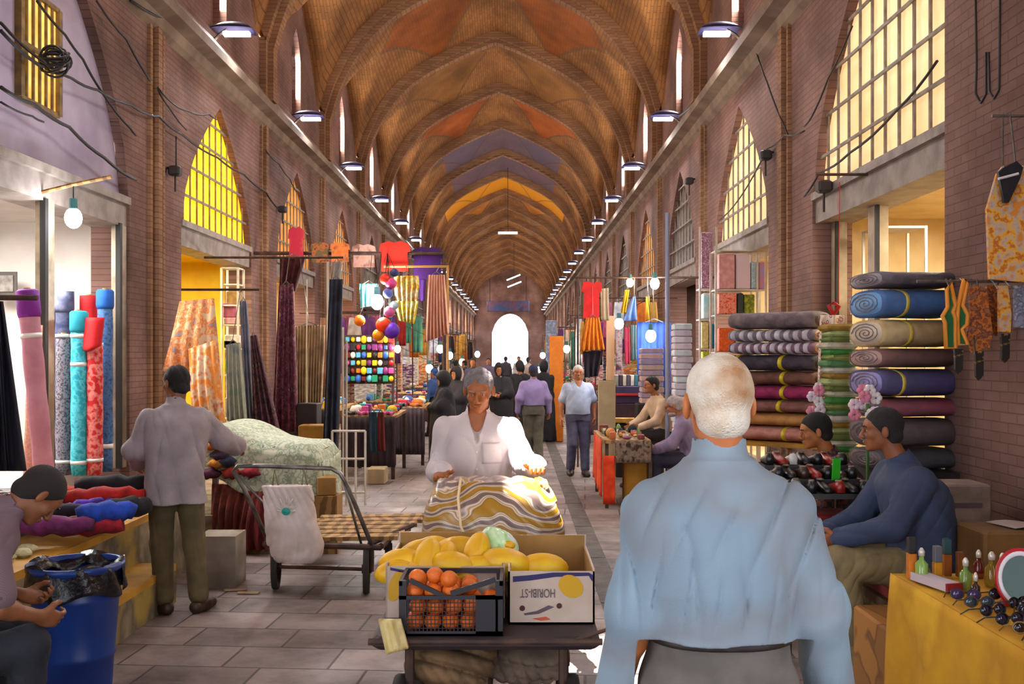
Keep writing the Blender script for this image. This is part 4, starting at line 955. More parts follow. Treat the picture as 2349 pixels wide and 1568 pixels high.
# --- second shop (yellow)
sh = emp('shelf_unit', (-4.9, 15.2, .3), 'cream shelf unit inside the yellow shop', 'shelf')
mb = MB()
for z in (1.5, 2.0, 2.5, 3.0): mb.bx(-6.4, -6.0, 13.2, 16.4, z, z + .03)
for y in (13.2, 14.8, 16.4): mb.bx(-6.4, -6.35, y, y + .03, .3, 3.1)
mk('frame', mb, M('yellow_shelf_paint', 'd8b850', .6, 'c09c38', 4), sh)
k = 0
for z in (1.53, 2.03, 2.53):
    for y in np.arange(13.35, 16.0, .32):
        if rnd.random() < .25: continue
        c = rnd.choice(['b8562a', '3a4a86', 'd8a45a', '8a3a3a', 'c8c0a8', '6a7a3a', 'a07848']); hh = rnd.uniform(.15, .34); mb = MB(); mb.rbox((-6.18, y, z + .002 + hh / 2), (.26, rnd.uniform(.14, .26), hh), .015)
        tag(mk('box', mb, M('pack_' + c, c, .7, _shade(c, .8), 8)), '%s goods box on the %s shelf inside the yellow shop, %s from the near end' % ({'b8562a': 'rust', '3a4a86': 'blue', 'd8a45a': 'tan', '8a3a3a': 'maroon', 'c8c0a8': 'pale', '6a7a3a': 'green', 'a07848': 'brown'}[c], {1.53: 'lowest', 2.03: 'middle', 2.53: 'upper'}[z], ORDN[int((y - 13.35) / .32 + .1)]), 'box', 'goods on the yellow shop shelves'); k += 1
# ladder-like rack at the door of the yellow shop
rk = emp('display_rack', (-4.1, 15.1, .3), 'cream metal display rack at the right of the yellow shop doorway', 'rack'); mb = MB()
x0, x1, Yk = P(508, 600, 14.6).x, P(546, 600, 14.6).x, 14.6
zs = [CAMZ + (VY - y) / FPX * Yk for y in (614, 652, 700, 745, 800, 860, 960)]
for x in (x0, x1):
    for yy in (Yk, Yk + .3): mb.bx(x - .015, x + .015, yy - .015, yy + .015, .3, zs[0])
mk('frame', mb, mWhiteP, rk)
for z in zs: mb = MB(); mb.bx(x0, x1, Yk, Yk + .3, z - .01, z + .01); mk('shelf', mb, mWhiteP, rk)
for (py, c, hh) in ((745, 'd8a0a8', .10), (745, 'b8607c', .22), (800, '28242c', .12), (800, 'e0d8d0', .2), (860, '8a9a2c', .22), (700, 'a07840', .2), (960, 'b8b0a8', .3)):
    z = CAMZ + (VY - py) / FPX * Yk + .012 + (.1 if hh > .2 and py == 745 else 0); mb = MB(); mb.rbox(((x0 + x1) / 2 + rnd.uniform(-.03, .03), Yk + .14, z + (hh if hh < .2 else hh) / 2), ((x1 - x0) * .8, .2, hh), .015)
    tag(mk('folded_textile', mb, cloth('fold_' + c, c, _shade(c, .8), 12)), '%s folded textile on the cream rack at the yellow shop door' % {'d8a0a8': 'pale pink', 'b8607c': 'rose', '28242c': 'black', 'e0d8d0': 'white', '8a9a2c': 'olive green', 'a07840': 'tan', 'b8b0a8': 'grey'}[c], 'textile')
# draped floral cloths
def drape(name, label, cat, pts_top, pts_bot, Y, mat, folds=5, amp=.05, nu=24, nv=18, th=.025, flare=0, bulge=0, Yb=None, rail=None, stand=None):
    (xa, ya), (xb, yb) = pts_top; (xc, yc), (xd, yd) = pts_bot; Yb = Yb or Y; mb = MB()
    def fn(u, v):
        px = (xa + (xb - xa) * u) * (1 - v) + (xc + (xd - xc) * u) * v; py = (ya + (yb - ya) * u) * (1 - v) + (yc + (yd - yc) * u) * v
        YY = Y + (Yb - Y) * v; q = P(px, py, YY); q.y += amp * (.3 + .7 * v) * math.sin(u * folds * 2 * math.pi + .6 * math.sin(3 * v)) - bulge * math.sin(math.pi * u) * math.sin(math.pi * min(1, v)); q.z = max(q.z, .02)
        return q
    mb.sheet(fn, nu, nv, th, (0, -1, 0)); o = mk(name, mb, mat, smooth=True); a = P((xa + xb) / 2, (ya + yb) / 2, Y)
    if rail: mb = MB(); mb.tube([fn(.25, 0), a + Vector((0, 0, .05)), fn(.75, 0)], .008, 6); mb.tube([a + Vector((0, 0, .05)), (a.x, rail[0], rail[1] + .02)], .005, 5); mk('hanger', mb, M('wire', '6a6460', .4, metal=.6), o)
    if stand is not None: mb = MB(); mb.tube([(a.x, a.y + .04, a.z), (a.x, a.y + .04, stand)], .02, 8); mb.lathe([(0, 0), (.18, 0), (.16, .03), (0, .04)], (a.x, a.y + .04, stand), 16); mk('stand', mb, mRust, o)
    return tag(o, label, cat)
RAILS = []
def rod(x0, x1, Y, z, label, mat=None, r_=.016, posts=()):
    o = emp('clothes_rail', ((x0 + x1) / 2, Y, z), label, 'rail'); mb = MB(); mb.tube([(x0, Y, z), (x1, Y, z)], r_, 8); mk('rail', mb, mat or mRust, o)
    for x in posts: mb = MB(); mb.tube([(x, Y, 0), (x, Y, z)], r_, 8); mk('support_post', mb, mat or mRust, o)
    return o
rod(-4.25, -2.88, 6.0, 2.14, 'dark rail with the long black garment at the left edge')
rod(-4.25, -2.35, 13.6, 3.12, 'rusty rail with the maroon and grey dresses in the third left bay')
rod(-4.25, -3.25, 12.65, 2.62, 'short rusty rail over the sage curtain by the yellow shop')
mFlo = cloth('orange_floral', 'e0bc94', ['e0bc94', 'e07018', 'd8a878', 'c86a28', '8a90a0'], 9, lo=.35, hi=.68)
mFlo2 = cloth('orange_floral_b', 'd89a5c', ['e88420', 'e0c8a8', 'd06020'], 7, lo=.35, hi=.66)
drape('draped_fabric', 'orange and cream floral fabric draped from a dummy beside the yellow shop', 'fabric', ((412, 690), (490, 684)), ((372, 850), (512, 950)), 10.6, mFlo, 4, .05, bulge=.18, stand=.0)
drape('draped_fabric', 'cream fabric with orange flowers hanging below the draped floral one', 'fabric', ((432, 800), (492, 780)), ((440, 985), (520, 1010)), 10.15, mFlo2, 4, .04, bulge=.1, stand=.0)
drape('curtain', 'pale sage green curtain hanging at the yellow shop rack', 'curtain', ((518, 790), (550, 785)), ((520, 965), (566, 965)), 12.3, cloth('sage', '9aa894', ['b8b8a0', '7c8c88'], 4), 4, .05, rail=(12.65, 2.62))
drape('curtain', 'grey-blue curtain beside the sage green one', 'curtain', ((550, 690), (566, 690)), ((560, 960), (585, 960)), 13.0, cloth('greyblue', '74809a', ['8a8a98', '5c6880'], 4), 3, .04, rail=(12.65, 2.62))
mMar = cloth('maroon_floral', '5c2434', ['5c2434', '8a4a5c', '3a1820', 'a07080'], 10, lo=.35, hi=.7)
drape('hanging_dress', 'long maroon floral dress hanging on the left of the beige curtain', 'dress', ((640, 655), (672, 650)), ((622, 990), (684, 990)), 13.4, mMar, 4, .06, rail=(13.6, 3.12))
drape('hanging_dress', 'brown and plum floral fabric gathered beside the yellow shop', 'fabric', ((574, 770), (588, 768)), ((580, 975), (642, 990)), 12.6, cloth('plum_floral', '4c2830', ['6c4048', '2e1a20', '7c6048'], 9, lo=.35, hi=.7), 4, .06, rail=(12.65, 2.62))
drape('hanging_dress', 'dark red dress with small flowers above the long maroon one', 'dress', ((642, 590), (700, 590)), ((640, 665), (678, 668)), 13.8, cloth('darkred', '3c1418', ['5c2024', '2c1014'], 8), 4, .05, rail=(13.6, 3.12))
drape('curtain', 'beige pleated curtain on a rail in the third left bay', 'curtain', ((672, 748), (745, 745)), ((672, 925), (738, 930)), 14.2, cloth('beige_pleat', '9a7c5c', ['b89c78', '7a5c44'], 3), 11, .04, nu=60, rail=(13.6, 3.12))
drape('hanging_dress', 'pale grey dress hanging high beside the black one', 'dress', ((762, 600), (784, 600)), ((758, 655), (780, 655)), 13.8, cloth('palegrey', 'a8a49c', '8c8880', 3), 2, .03, rail=(13.6, 3.12))
drape('hanging_dress', 'tall black garment with blue sheen hanging in front of the bright stall', 'garment', ((756, 640), (786, 640)), ((738, 1062), (775, 1055)), 12.8, cloth('black_sheen', '20202c', ['2c3040', '16141c'], 4), 3, .05, rail=(13.6, 3.12))
# posts and barrier in front
for (px, py0, py1, Y, r_, c, lb) in ((787, 750, 990, 13.2, .014, mWhiteP, 'thin cream post right of the black garment'), (795, 780, 1010, 13.0, .014, mWhiteP, 'second thin cream post beside the bright stall'), (704, 640, 925, 14.1, .01, mWhiteP, 'thin white rail standing at the left edge of the beige curtain'), (752, 600, 930, 14.4, .016, M('white_post', 'b8b0a8', .5), 'pale post behind the tall black garment')):
    a, b_ = P(px, py0, Y), P(px, py1, Y); b_.z = 0; mb = MB(); mb.tube([a, b_], r_, 8); tag(mk('metal_post', mb, c), lb, 'post')
o = emp('metal_barrier', (-2.2, 11.6, 0), 'low cream metal barrier standing before the bright stall', 'barrier'); Yb_ = 11.9
xs = [P(px, 900, Yb_).x for px in (762, 838)]; zt = CAMZ - (988 - VY) / FPX * Yb_

for z in (zt, .15, .55): mb = MB(); mb.tube([(xs[0], Yb_, z), (xs[1], Yb_, z)], .014, 8); mk('rail', mb, mWhiteP, o)
for px in (762, 795, 816, 838):
    x = P(px, 900, Yb_).x; mb = MB(); mb.tube([(x, Yb_, 0), (x, Yb_, zt)], .014, 8); mk('upright', mb, mWhiteP, o)
# --- cloth covered table behind the handcart
o = emp('draped_table', (-2.45, 9.0, 0), 'table piled high under a pale green and white printed cloth', 'table'); mb = MB()
def fn(u, v):
    x = -3.05 + 1.28 * u; y = 9.05 + .95 * v; z = 1.07 + .10 * math.sin(math.pi * min(1, u * 1.6)) * (1 - u) * 1.6 - .12 * u + .02 * math.sin(9 * u + 4 * v); e = max(0, .06 - min(u, 1 - u)) * 2 + max(0, .06 - v)
    return Vector((x, y, z - e))
mb.sheet(fn, 24, 12, .02, (0, 0, 1)); 
def fr(u, v):
    q = fn(u, 0); return Vector((q.x + .02 * math.sin(9 * v), q.y - .02 - .03 * v + .03 * math.sin(u * 26) * v, q.z - (.40 + .10 * u) * v + .02 * math.sin(u * 12) * v))
mb.sheet(fr, 30, 10, .012, (0, -1, 0))
def fs(u, v):
    q = fn(1, u); return Vector((q.x + .02 + .02 * v + .02 * math.sin(u * 18) * v, q.y, q.z - .62 * v))
mb.sheet(fs, 14, 10, .012, (1, 0, 0))
mk('tablecloth', mb, cloth('green_print', 'd2d4bc', ['c8ccb0', '8fa084', 'd8d8c4', '6a7c68'], 16, lo=.35, hi=.7), o, True)
mb = MB(); mb.bx(-3.02, -1.82, 9.1, 9.96, .85, .9); mk('tabletop', mb, mWood, o)
for x in (-2.98, -1.86):
    for y in (9.14, 9.9): mb = MB(); mb.bx(x - .025, x + .025, y - .025, y + .025, 0, .86); mk('leg', mb, mRust, o)
drape('draped_fabric', 'dark red fabric hanging under the printed table cloth', 'fabric', ((486, 1110), (575, 1112)), ((480, 1225), (560, 1240)), 9.02, cloth('wine', '5a2420', ['7a3428', '3a1814'], 5), 5, .05, bulge=.1)
drape('draped_fabric', 'maroon fabric slumped to the floor behind the cart bag', 'fabric', ((560, 1125), (612, 1130)), ((535, 1262), (618, 1262)), 8.95, cloth('maroon_slump', '5c1c1c', ['7c2c28', '3c1414'], 5), 4, .05, bulge=.1)
for k, (px, py, c) in enumerate(((490, 1020, 'd87820'), (505, 1045, '3c2444'), (500, 1062, 'e09030'), (520, 1058, '28304c'), (484, 1085, '5c2040'), (530, 1085, 'a83028'), (575, 1082, 'a01c30'))):
    p = P(px, py, 8.98); mb = MB(); mb.ball(p, (.09, .07, .05), 12)
    for q, v in enumerate(mb.v): mb.v[q] = (v[0] + .012 * math.sin(v[2] * 90), v[1], v[2] + .012 * math.sin(v[0] * 80))
    tag(mk('crumpled_scarf', mb, cloth('scarf_' + c, c, _shade(c, .6), 14), smooth=True), '%s crumpled scarf heaped at the end of the printed table cloth' % ['orange', 'plum', 'amber', 'navy', 'wine', 'brick red', 'crimson'][k], 'scarf')
mb = MB(); mb.rbox(P(749, 1112, 9.1), (.17, .2, .17), .01, .2); tag(mk('cardboard_box', mb, mCard), 'small cardboard box on the floor behind the handcart handle', 'box')
bpos = P(749, 1112, 9.1)
mb = MB(); mb.bx(bpos.x - .10, bpos.x + .12, 8.97, 9.25, 0, bpos.z - .086); tag(mk('low_crate', mb, mWood), 'low wooden crate under the small cardboard box', 'crate')
mb = MB(); mb.bx(-2.45, -2.15, 7.65, 7.95, 0, .40); tag(mk('stone_block', mb, M('grey_stone_block', '9a8c7c', .85, '7a6c5e', 4, bump=.4)), 'low grey stone block by the legs of the man in olive trousers', 'block')
# --- handcart with white bag
def wheel(parent, c, r, ax=(1, 0, 0), name='wheel', w_=.045):
    mt = Vector((0, 0, 1)).rotation_difference(Vector(ax)).to_matrix(); c = Vector(c)
    mb = MB(); mb.lathe([(r * .8, -w_ / 2), (r * .97, -w_ / 2), (r, -w_ / 4), (r, w_ / 4), (r * .97, w_ / 2), (r * .8, w_ / 2), (r * .8, -w_ / 2)], c, 28, mt)
    o = mk(name, mb, mBlackRubber, parent, True)
    mb = MB(); mb.lathe([(0, -w_ * .8), (r * .18, -w_ * .8), (r * .18, w_ * .8), (0, w_ * .8)], c, 12, mt)
    for k in range(6):
        a = k * math.pi / 3; p = mt @ Vector((math.cos(a), math.sin(a), 0)); mb.tube([c + p * r * .1, c + p * r * .82], r * .06, 6)
    mk('spokes', mb, mRust, o); return o
ct = emp('handcart', (-1.5, 8.0, 0), 'empty wooden flatbed handcart with steel push handle and a white bag hung on it', 'handcart')
wheel(ct, (-1.83, 7.62, .18), .175, (1, .12, 0)); wheel(ct, (-1.12, 7.50, .185), .185, (1, .12, 0)); wheel(ct, (-1.08, 8.45, .17), .165, (1, .1, 0)); wheel(ct, (-1.80, 8.6, .17), .165, (1, .1, 0))
mb = MB()
for k in range(6):
    y = 7.62 + .19 * k; mb.box((-1.36 + .03 * k, y, .40), (.92, .15, .03), R(4 + k * .5))
mk('deck', mb, mWood, ct)
mb = MB(); mb.tube([(-1.9, 7.55, .36), (-1.0, 7.42, .36)], .022, 8); mb.tube([(-1.0, 7.42, .37), (-.9, 8.75, .37)], .024, 8); mb.tube([(-1.9, 7.55, .36), (-1.8, 8.85, .36)], .022, 8); mb.tube([(-1.85, 7.6, .18), (-1.1, 7.5, .18)], .014, 8); mb.tube([(-1.82, 8.6, .17), (-1.05, 8.45, .17)], .014, 8)
for x, y in ((-1.85, 7.6), (-1.08, 7.48), (-1.08, 8.45), (-1.8, 8.6)): mb.tube([(x, y, .17), (x, y, .37)], .02, 6)
mb.tube([(-1.1, 7.5, .37), (-.82, 8.0, .43)], .02, 6); mk('chassis', mb, mRust, ct)
mb = MB(); Q = 7.35
mb.tube([(-1.87, 7.55, .38), P(560, 1120, Q), P(535, 1080, Q), P(545, 1068, Q), P(600, 1068, Q), P(760, 1074, Q), P(780, 1085, Q), P(795, 1110, Q), (-1.07, 7.42, .38)], .017, 10); mb.tube([P(545, 1090, Q), (-1.62, 7.55, .37)], .010, 6); mb.tube([P(786, 1095, Q), (-1.16, 7.5, .37)], .010, 6)
mk('push_handle', mb, mSteel, ct, True)
bag = emp('shopping_bag', (-1.6, 7.2, .3), 'white plastic bag with a teal emblem hanging from the handcart handle', 'bag')
g = SDF((-2.0, 7.0, .2), (-1.3, 7.4, 1.0), .008)
rows = []
for (py, l, r_) in ((1112, 600, 718), (1150, 604, 722), (1200, 608, 728), (1250, 612, 745), (1280, 625, 738), (1290, 640, 720)):
    a, b_ = P(l, py, 7.2), P(r_, py, 7.2); rows.append([a.z, (a.x + b_.x) / 2, 7.2, (b_.x - a.x) / 2, .04 + .05 * (1 if py < 1285 and py > 1150 else .3)])
g.slab(rows, .02, 2.6); g.wrinkle(.010, 70, 4, [(1, .2, .15), (.8, .3, -.4), (1, 0, .5)])
mk('bag_body', g.mesh(), M('white_plastic', 'dcc8c0', .4, ['c8b4a8', 'e4d4ce'], 4), bag, True, fix=False)
mb = MB()
for px in (625, 692): mb.tube([P(px, 1116, 7.2), P(px + 5, 1075, 7.32), P(px + 14, 1116, 7.2)], .008, 6)
mk('bag_handle', mb, M('olive_strap', '6a6238', .7), bag)
mb = MB(); pe = P(657, 1172, 7.085)
mb.grid(lambda u, v: (pe.x + .032 * v * math.cos(2 * math.pi * u), pe.y - .022 + .01 * v, pe.z + .028 * v * math.sin(2 * math.pi * u)), 12, 2); mk('emblem', mb, M('teal_print', '1e9a8a', .5), bag, True)
mb = MB()
for k in range(5):
    a = R(20 + 35 * k); mb.tube([(pe.x + .04 * math.cos(a), pe.y - .012, pe.z + .05 * math.sin(a)), (pe.x + .08 * math.cos(a), pe.y - .004, pe.z + .11 * math.sin(a))], .003, 5)
for s_ in (-1, 1): mb.tube([(pe.x + s_ * .035, pe.y - .014, pe.z), (pe.x + s_ * .065, pe.y - .008, pe.z + .004)], .006, 5)
mk('emblem_rays', mb, M('pale_print', 'c8d0cc', .5), bag, True)
# ================================================================ THE FRUIT CART
CX = -.12
fc = emp('fruit_cart', (CX, 4.7, 0), 'low dark flatbed cart carrying the melon boxes in front of the porter', 'cart')
mb = MB(); mb.rbox((CX, 4.74, .632), (.93, 1.46, .055), .02); mk('platform', mb, M('dark_plank', '2a2024', .6, '3c2c2c', 5), fc)
mb = MB(); mb.tube([(CX - .47, 4.0, .645), (CX + .47, 4.0, .645)], .014, 8); mk('front_rail', mb, mRust, fc)
mb = MB()
for x in (-.32, .32):
    mb.tube([(CX + x, 4.15, .60), (CX + x, 4.15, .24)], .02, 8); mb.tube([(CX + x, 5.15, .60), (CX + x, 5.15, .24)], .02, 8)
mb.tube([(CX - .36, 4.15, .24), (CX + .36, 4.15, .24)], .016, 8); mb.tube([(CX - .36, 5.15, .24), (CX + .36, 5.15, .24)], .016, 8); mb.tube([(CX, 4.15, .24), (CX, 5.15, .24)], .014, 6)
mk('chassis', mb, mRust, fc)
mb = MB(); mb.tube([(CX + .36, 4.0, .65), (CX + .52, 4.02, .70), (CX + .49, 4.02, .75)], .008, 6); mk('hook', mb, mRust, fc)
for x in (-.36, .36):
    for y in (4.15, 5.15): wheel(fc, (CX + x, y, .23), .23, (1, 0, 0), w_=.05)
def sack(px0, px1, py0, py1, Y, c, lb, seed=0, dep=.25):
    a, b_ = P(px0, py0, Y), P(px1, py1, Y); c0 = (a + b_) / 2; g = SDF((a.x - .1, Y - dep - .1, b_.z - .1), (b_.x + .1, Y + dep + .1, a.z + .1), .010)
    g.ell(c0, ((b_.x - a.x) / 2, dep, (a.z - b_.z) / 2), None, .01, p=3.2); g.wrinkle(.024, 60, seed, [(.3, .5, 1), (.2, -.3, 1.2), (1, 0, .4)])
    o = mk('sack', g.mesh(), cloth('sack_' + c, c, _shade(c, .7), 6), smooth=True, fix=False); return tag(o, lb, 'sack')
sack(930, 1140, 1455, 1560, 4.40, '8c6a48', 'brown folded sack stuffed under the cart platform, left', 3)
sack(1110, 1300, 1455, 1550, 4.9, '9a8270', 'grey-tan bundle of sacking under the right of the cart platform', 7)
sack(915, 1080, 1452, 1478, 4.12, '8c8030', 'thin olive-yellow sack under the left edge of the cart platform', 9, .08)
mb = MB(); mb.sheet(lambda u, v: P(870 + 50 * u + 18 * v, 1418 + 78 * v - 14 * u * v, 3.965 + .02 * math.sin(u * 9)), 8, 10, .03, (0, 1, 0)); tag(mk('cloth_strip', mb, cloth('cream_strip', 'd2b45c', ['e0cc94', 'b08c30'], 6), smooth=True), 'cream and yellow cloth strip hanging off the left front corner of the cart', 'cloth')
mCarton = M('white_carton', 'cdb8a8', .75, 'b8a290', 6); mInk = M('carton_navy', '241c58', .6); mYInk = M('carton_yellow', 'c8980c', .6); mRInk = M('carton_maroon', '4a1014', .6); mGInk = M('carton_grey', '5c4c54', .6)
def carton(x0, x1, y0, y1, z0, z1, label, back=.06):
    o = emp('fruit_carton', ((x0 + x1) / 2, (y0 + y1) / 2, z0), label, 'box'); t = .008; mb = MB()
    mb.bx(x0, x1, y0, y1, z0, z0 + t); mb.bx(x0, x1, y0, y0 + t, z0, z1); mb.bx(x0, x1, y1 - t, y1, z0, z1 + back); mb.bx(x0, x0 + t, y0, y1, z0, z1 + .01); mb.bx(x1 - t, x1, y0, y1, z0, z1 + .01)
    mk('tray', mb, mCarton, o); mb = MB(); mb.bx(x0 + t, x1 - t, y1 - t - .004, y1 - t, z0, z1 + back); mb.bx(x1 - t - .004, x1 - t, y0 + t, y1 - t, z0, z1 + .008); mb.bx(x0 + t, x1 - t, y0 + t, y0 + t + .004, z0, z1 - .002); mb.bx(x0 + t, x0 + t + .004, y0 + t, y1 - t, z0, z1 + .008)
    mk('lining', mb, mCard, o); return o
def txt(s, size, mat, loc, rot, parent, name='lettering', ext=.0008, sx=1):
    c = bpy.data.curves.new(name, 'FONT'); c.body = s; c.size = size; c.extrude = ext; c.align_x = 'CENTER'; c.align_y = 'CENTER'
    t = bpy.data.objects.new(name, c); COL.objects.link(t); dg = bpy.context.evaluated_depsgraph_get(); me = bpy.data.meshes.new_from_object(t.evaluated_get(dg)); bpy.data.objects.remove(t)
    me.materials.clear(); me.materials.append(mat); from mathutils import Euler
    mt = Matrix.Translation(Vector(loc) - (ORG[parent.name] if parent else Vector((0, 0, 0)))) @ Euler(rot).to_matrix().to_4x4() @ Matrix.Diagonal((sx, 1, 1, 1)); me.transform(mt)
    o = bpy.data.objects.new(name, me); COL.objects.link(o); o.parent = parent; return o
c1 = carton(-.03, .335, 4.2, 4.72, .662, .885, 'white printed fruit carton at the right of the cart, lettering upside down')
c2 = carton(-.56, -.045, 4.3, 4.8, .662, .885, 'white fruit carton heaped with melons at the left of the cart')
yf = 4.1975
mb = MB(); mb.prism([(-.01, .840), (.06, .846), (.17, .862), (.31, .866), (.325, .842), (.33, .868), (.31, .880), (.16, .880), (.05, .868), (-.01, .864)], yf, yf + .001); mk('navy_stripe', mb, mInk, c1)
mb = MB(); mb.prism([(.235 + .052 * math.cos(a) , .822 + .048 * math.sin(a) - .01 * math.cos(a)) for a in np.linspace(0, 2 * math.pi, 20, endpoint=False)], yf - .0005, yf + .0005); mk('melon_print', mb, mYInk, c1)
for x, z in ((.03, .73), (.185, .74)):
    mb = MB(); mb.lathe([(0, 0), (.0115, 0), (.0115, .001), (0, .001)], (x, yf - .0005, z), 16, Matrix.Rotation(R(90), 3, 'X')); mk('hand_hole', mb, mRInk, c1)
txt('HORIBI-ST', .052, mGInk, (.095, yf - .001, .795), (R(90), R(180), 0), c1, sx=.62)
mb = MB(); mb.prism([(.035, .708), (.09, .718), (.14, .742), (.165, .735), (.15, .728), (.10, .706), (.04, .700)], yf, yf + .001); mk('fruit_print', mb, mGInk, c1)
mb = MB(); mb.prism([(.07, .686), (.13, .694), (.15, .682), (.11, .677)], yf, yf + .001); mk('orange_print', mb, M('carton_orange', 'c8502c', .6), c1)
mb = MB(); mb.prism([(-.545 + .035 * math.cos(a) + .03, .80 + .06 * math.sin(a) + .03 * math.cos(a)) for a in np.linspace(0, 2 * math.pi, 16, endpoint=False)], 4.2975, 4.2985); mk('melon_print', mb, mYInk, c2)
mb = MB(); mb.prism([(-.54, .868), (-.44, .850), (-.44, .862), (-.54, .880)], 4.2975, 4.2985); mk('navy_stripe', mb, mInk, c2)
# crate
cr = emp('fruit_crate', (-.25, 4.13, .662), 'black plastic crate of small oranges at the front of the cart', 'crate'); mC_ = M('black_crate_plastic', '1c1820', .45)
x0, x1, y0, y1, z0, z1 = -.47, -.05, 4.02, 4.27, .662, .885; mb = MB(); mb.bx(x0, x1, y0, y1, z0, z0 + .01); mk('crate_floor', mb, mC_, cr)
mb = MB()
for x in (x0, x1 - .03): mb.bx(x, x + .03, y0, y0 + .02, z0, z1); mb.bx(x, x + .03, y1 - .02, y1, z0, z1)
mb.bx(x0, x1, y0, y0 + .014, z1 - .075, z1 - .06); mb.bx(x0, x1, y0, y0 + .014, z0, z0 + .02); mb.bx(x0, x1, y1 - .014, y1, z1 - .02, z1); mb.bx(x0, x0 + .014, y0, y1, z1 - .02, z1); mb.bx(x1 - .014, x1, y0, y1, z1 - .02, z1)
mb.box((x0 + .12, y0 + .01, z1 - .035), (.17, .014, .018), 0, 0, R(25)); mb.box((x1 - .12, y0 + .01, z1 - .025), (.19, .014, .022), 0, 0, R(-18)); mb.bx(x1 - .11, x1 - .02, y0, y0 + .012, z0, z1 - .06)
mk('frame', mb, mC_, cr)
mb = MB()
for k in range(24): mb.bx(x0 + .035 + .0155 * k, x0 + .038 + .0155 * k, y0 + .003, y0 + .007, z0 + .02, z1 - .07)
for k in range(8): mb.bx(x0 + .03, x1 - .03, y0 + .003, y0 + .007, z0 + .03 + .017 * k, z0 + .0325 + .017 * k)
mk('mesh_side', mb, mC_, cr)
mb = MB(); mb.ball((0, 0, .034), (.036, .036, .034), 16); og = mk('orange', mb, M('orange_peel', 'e8741a', .5, 'd05c10', 9, bump=.2, bscale=200), smooth=True, org=(0, 0, 0)); tag(og, 'orange in the bottom layer of the black crate, front row, first from the left', 'orange', 'oranges in the black crate')
pos = [(x0 + .06 + .073 * i + .012 * (l % 2), 4.075 + .075 * jj, z0 + .012 + .062 * l) for l in range(3) for i in range(5) for jj in range(3) if not (l == 2 and (i == 4 or (i == 3 and jj == 0)))]
pos += [(-.40, 4.07, .855), (-.33, 4.09, .858), (-.27, 4.06, .85)]
LV = ['bottom', 'middle', 'top']
og.location = pos[0]
def olab(k, p):
    if k >= len(pos) - 3: return 'orange on top of the heap at the crate rim, %s from the left' % ORDN[k - len(pos) + 3]
    return 'orange in the %s layer of the black crate, %s row, %s from the left' % (LV[min(2, int((p[2] - .66) / .062))], ['front', 'middle', 'back'][int(round((p[1] - 4.075) / .075))], ORDN[int((p[0] - x0 - .05) / .073)])
for k, p in enumerate(pos[1:]): dup(og, p, label=olab(k + 1, p))
# melons
mMel = M('melon_yellow', 'e8b408', .45, ['dca008', 'f0c820'], 3, bump=.15, bscale=30)
mb = MB(); mb.ball((0, 0, 0), (.115, .068, .066), 20); ml = mk('melon', mb, mMel, smooth=True, org=(0, 0, 0)); 
mb = MB(); mb.lathe([(.0, 0), (.008, 0), (.006, .012), (0, .012)], (0, 0, 0), 8, Matrix.Rotation(R(90), 3, 'Y')); mb.v = [(x + .112, y, z) for x, y, z in mb.v]; st_ = mk('stem', mb, M('melon_stem', '5c4a20', .8)); st_.parent = ml; st_.location = (0, 0, 0); KID.clear()
tag(ml, 'yellow melon', 'melon', 'melons on the cart')
mel = [(925, 1290, 4.42, 10, 0, 1.1, 'melon at the left end of the heap'), (905, 1310, 4.36, 25, 10, .9, 'small melon low at the left rim of the carton'), (980, 1285, 4.38, 80, 60, 1.05, 'upright melon second from the left'),
 (1050, 1262, 4.60, 5, 5, 1.15, 'large melon at the top back of the heap'), (1012, 1290, 4.40, 60, 50, 1.05, 'upright melon in the middle of the heap front'), (1045, 1300, 4.36, 20, -20, 1.15, 'big slanting melon at the front of the heap'), (1093, 1268, 4.45, 70, 60, 1.0, 'upright melon beside the green bag'),
 (955, 1268, 4.58, 30, 20, 1.0, 'melon at the back left of the heap'), (1000, 1258, 4.66, -20, 0, 1.05, 'melon at the back, between the tall ones'), (1090, 1300, 4.38, 5, 10, .9, 'melon low by the carton corner'), (1068, 1318, 4.34, 10, 5, .75, 'smallest melon, at the front rim'),
 (1162, 1292, 4.40, 15, -12, 1.2, 'melon leaning between the two cartons'), (1245, 1302, 4.42, 5, 0, 1.15, 'melon lying flat in the printed carton'), (1205, 1306, 4.55, 40, 0, 1.0, 'melon half hidden in the printed carton'), (958, 1312, 4.36, -10, 10, .9, 'melon at the front rim above the crate'), (1025, 1318, 4.50, 0, 0, 1.0, 'melon deep in the middle of the heap')]
for k, (px, py, Y, a, b_, s_, lb) in enumerate(mel):
    o = ml if k == 0 else dup(ml); o.location = P(px, py, Y); o.rotation_euler = (0, -R(b_), R(a - 10 if k else a)); o.scale = (s_ * .87,) * 3; o['label'] = 'yellow ' + lb
    if k >= 0: o['group'] = 'melons on the cart'
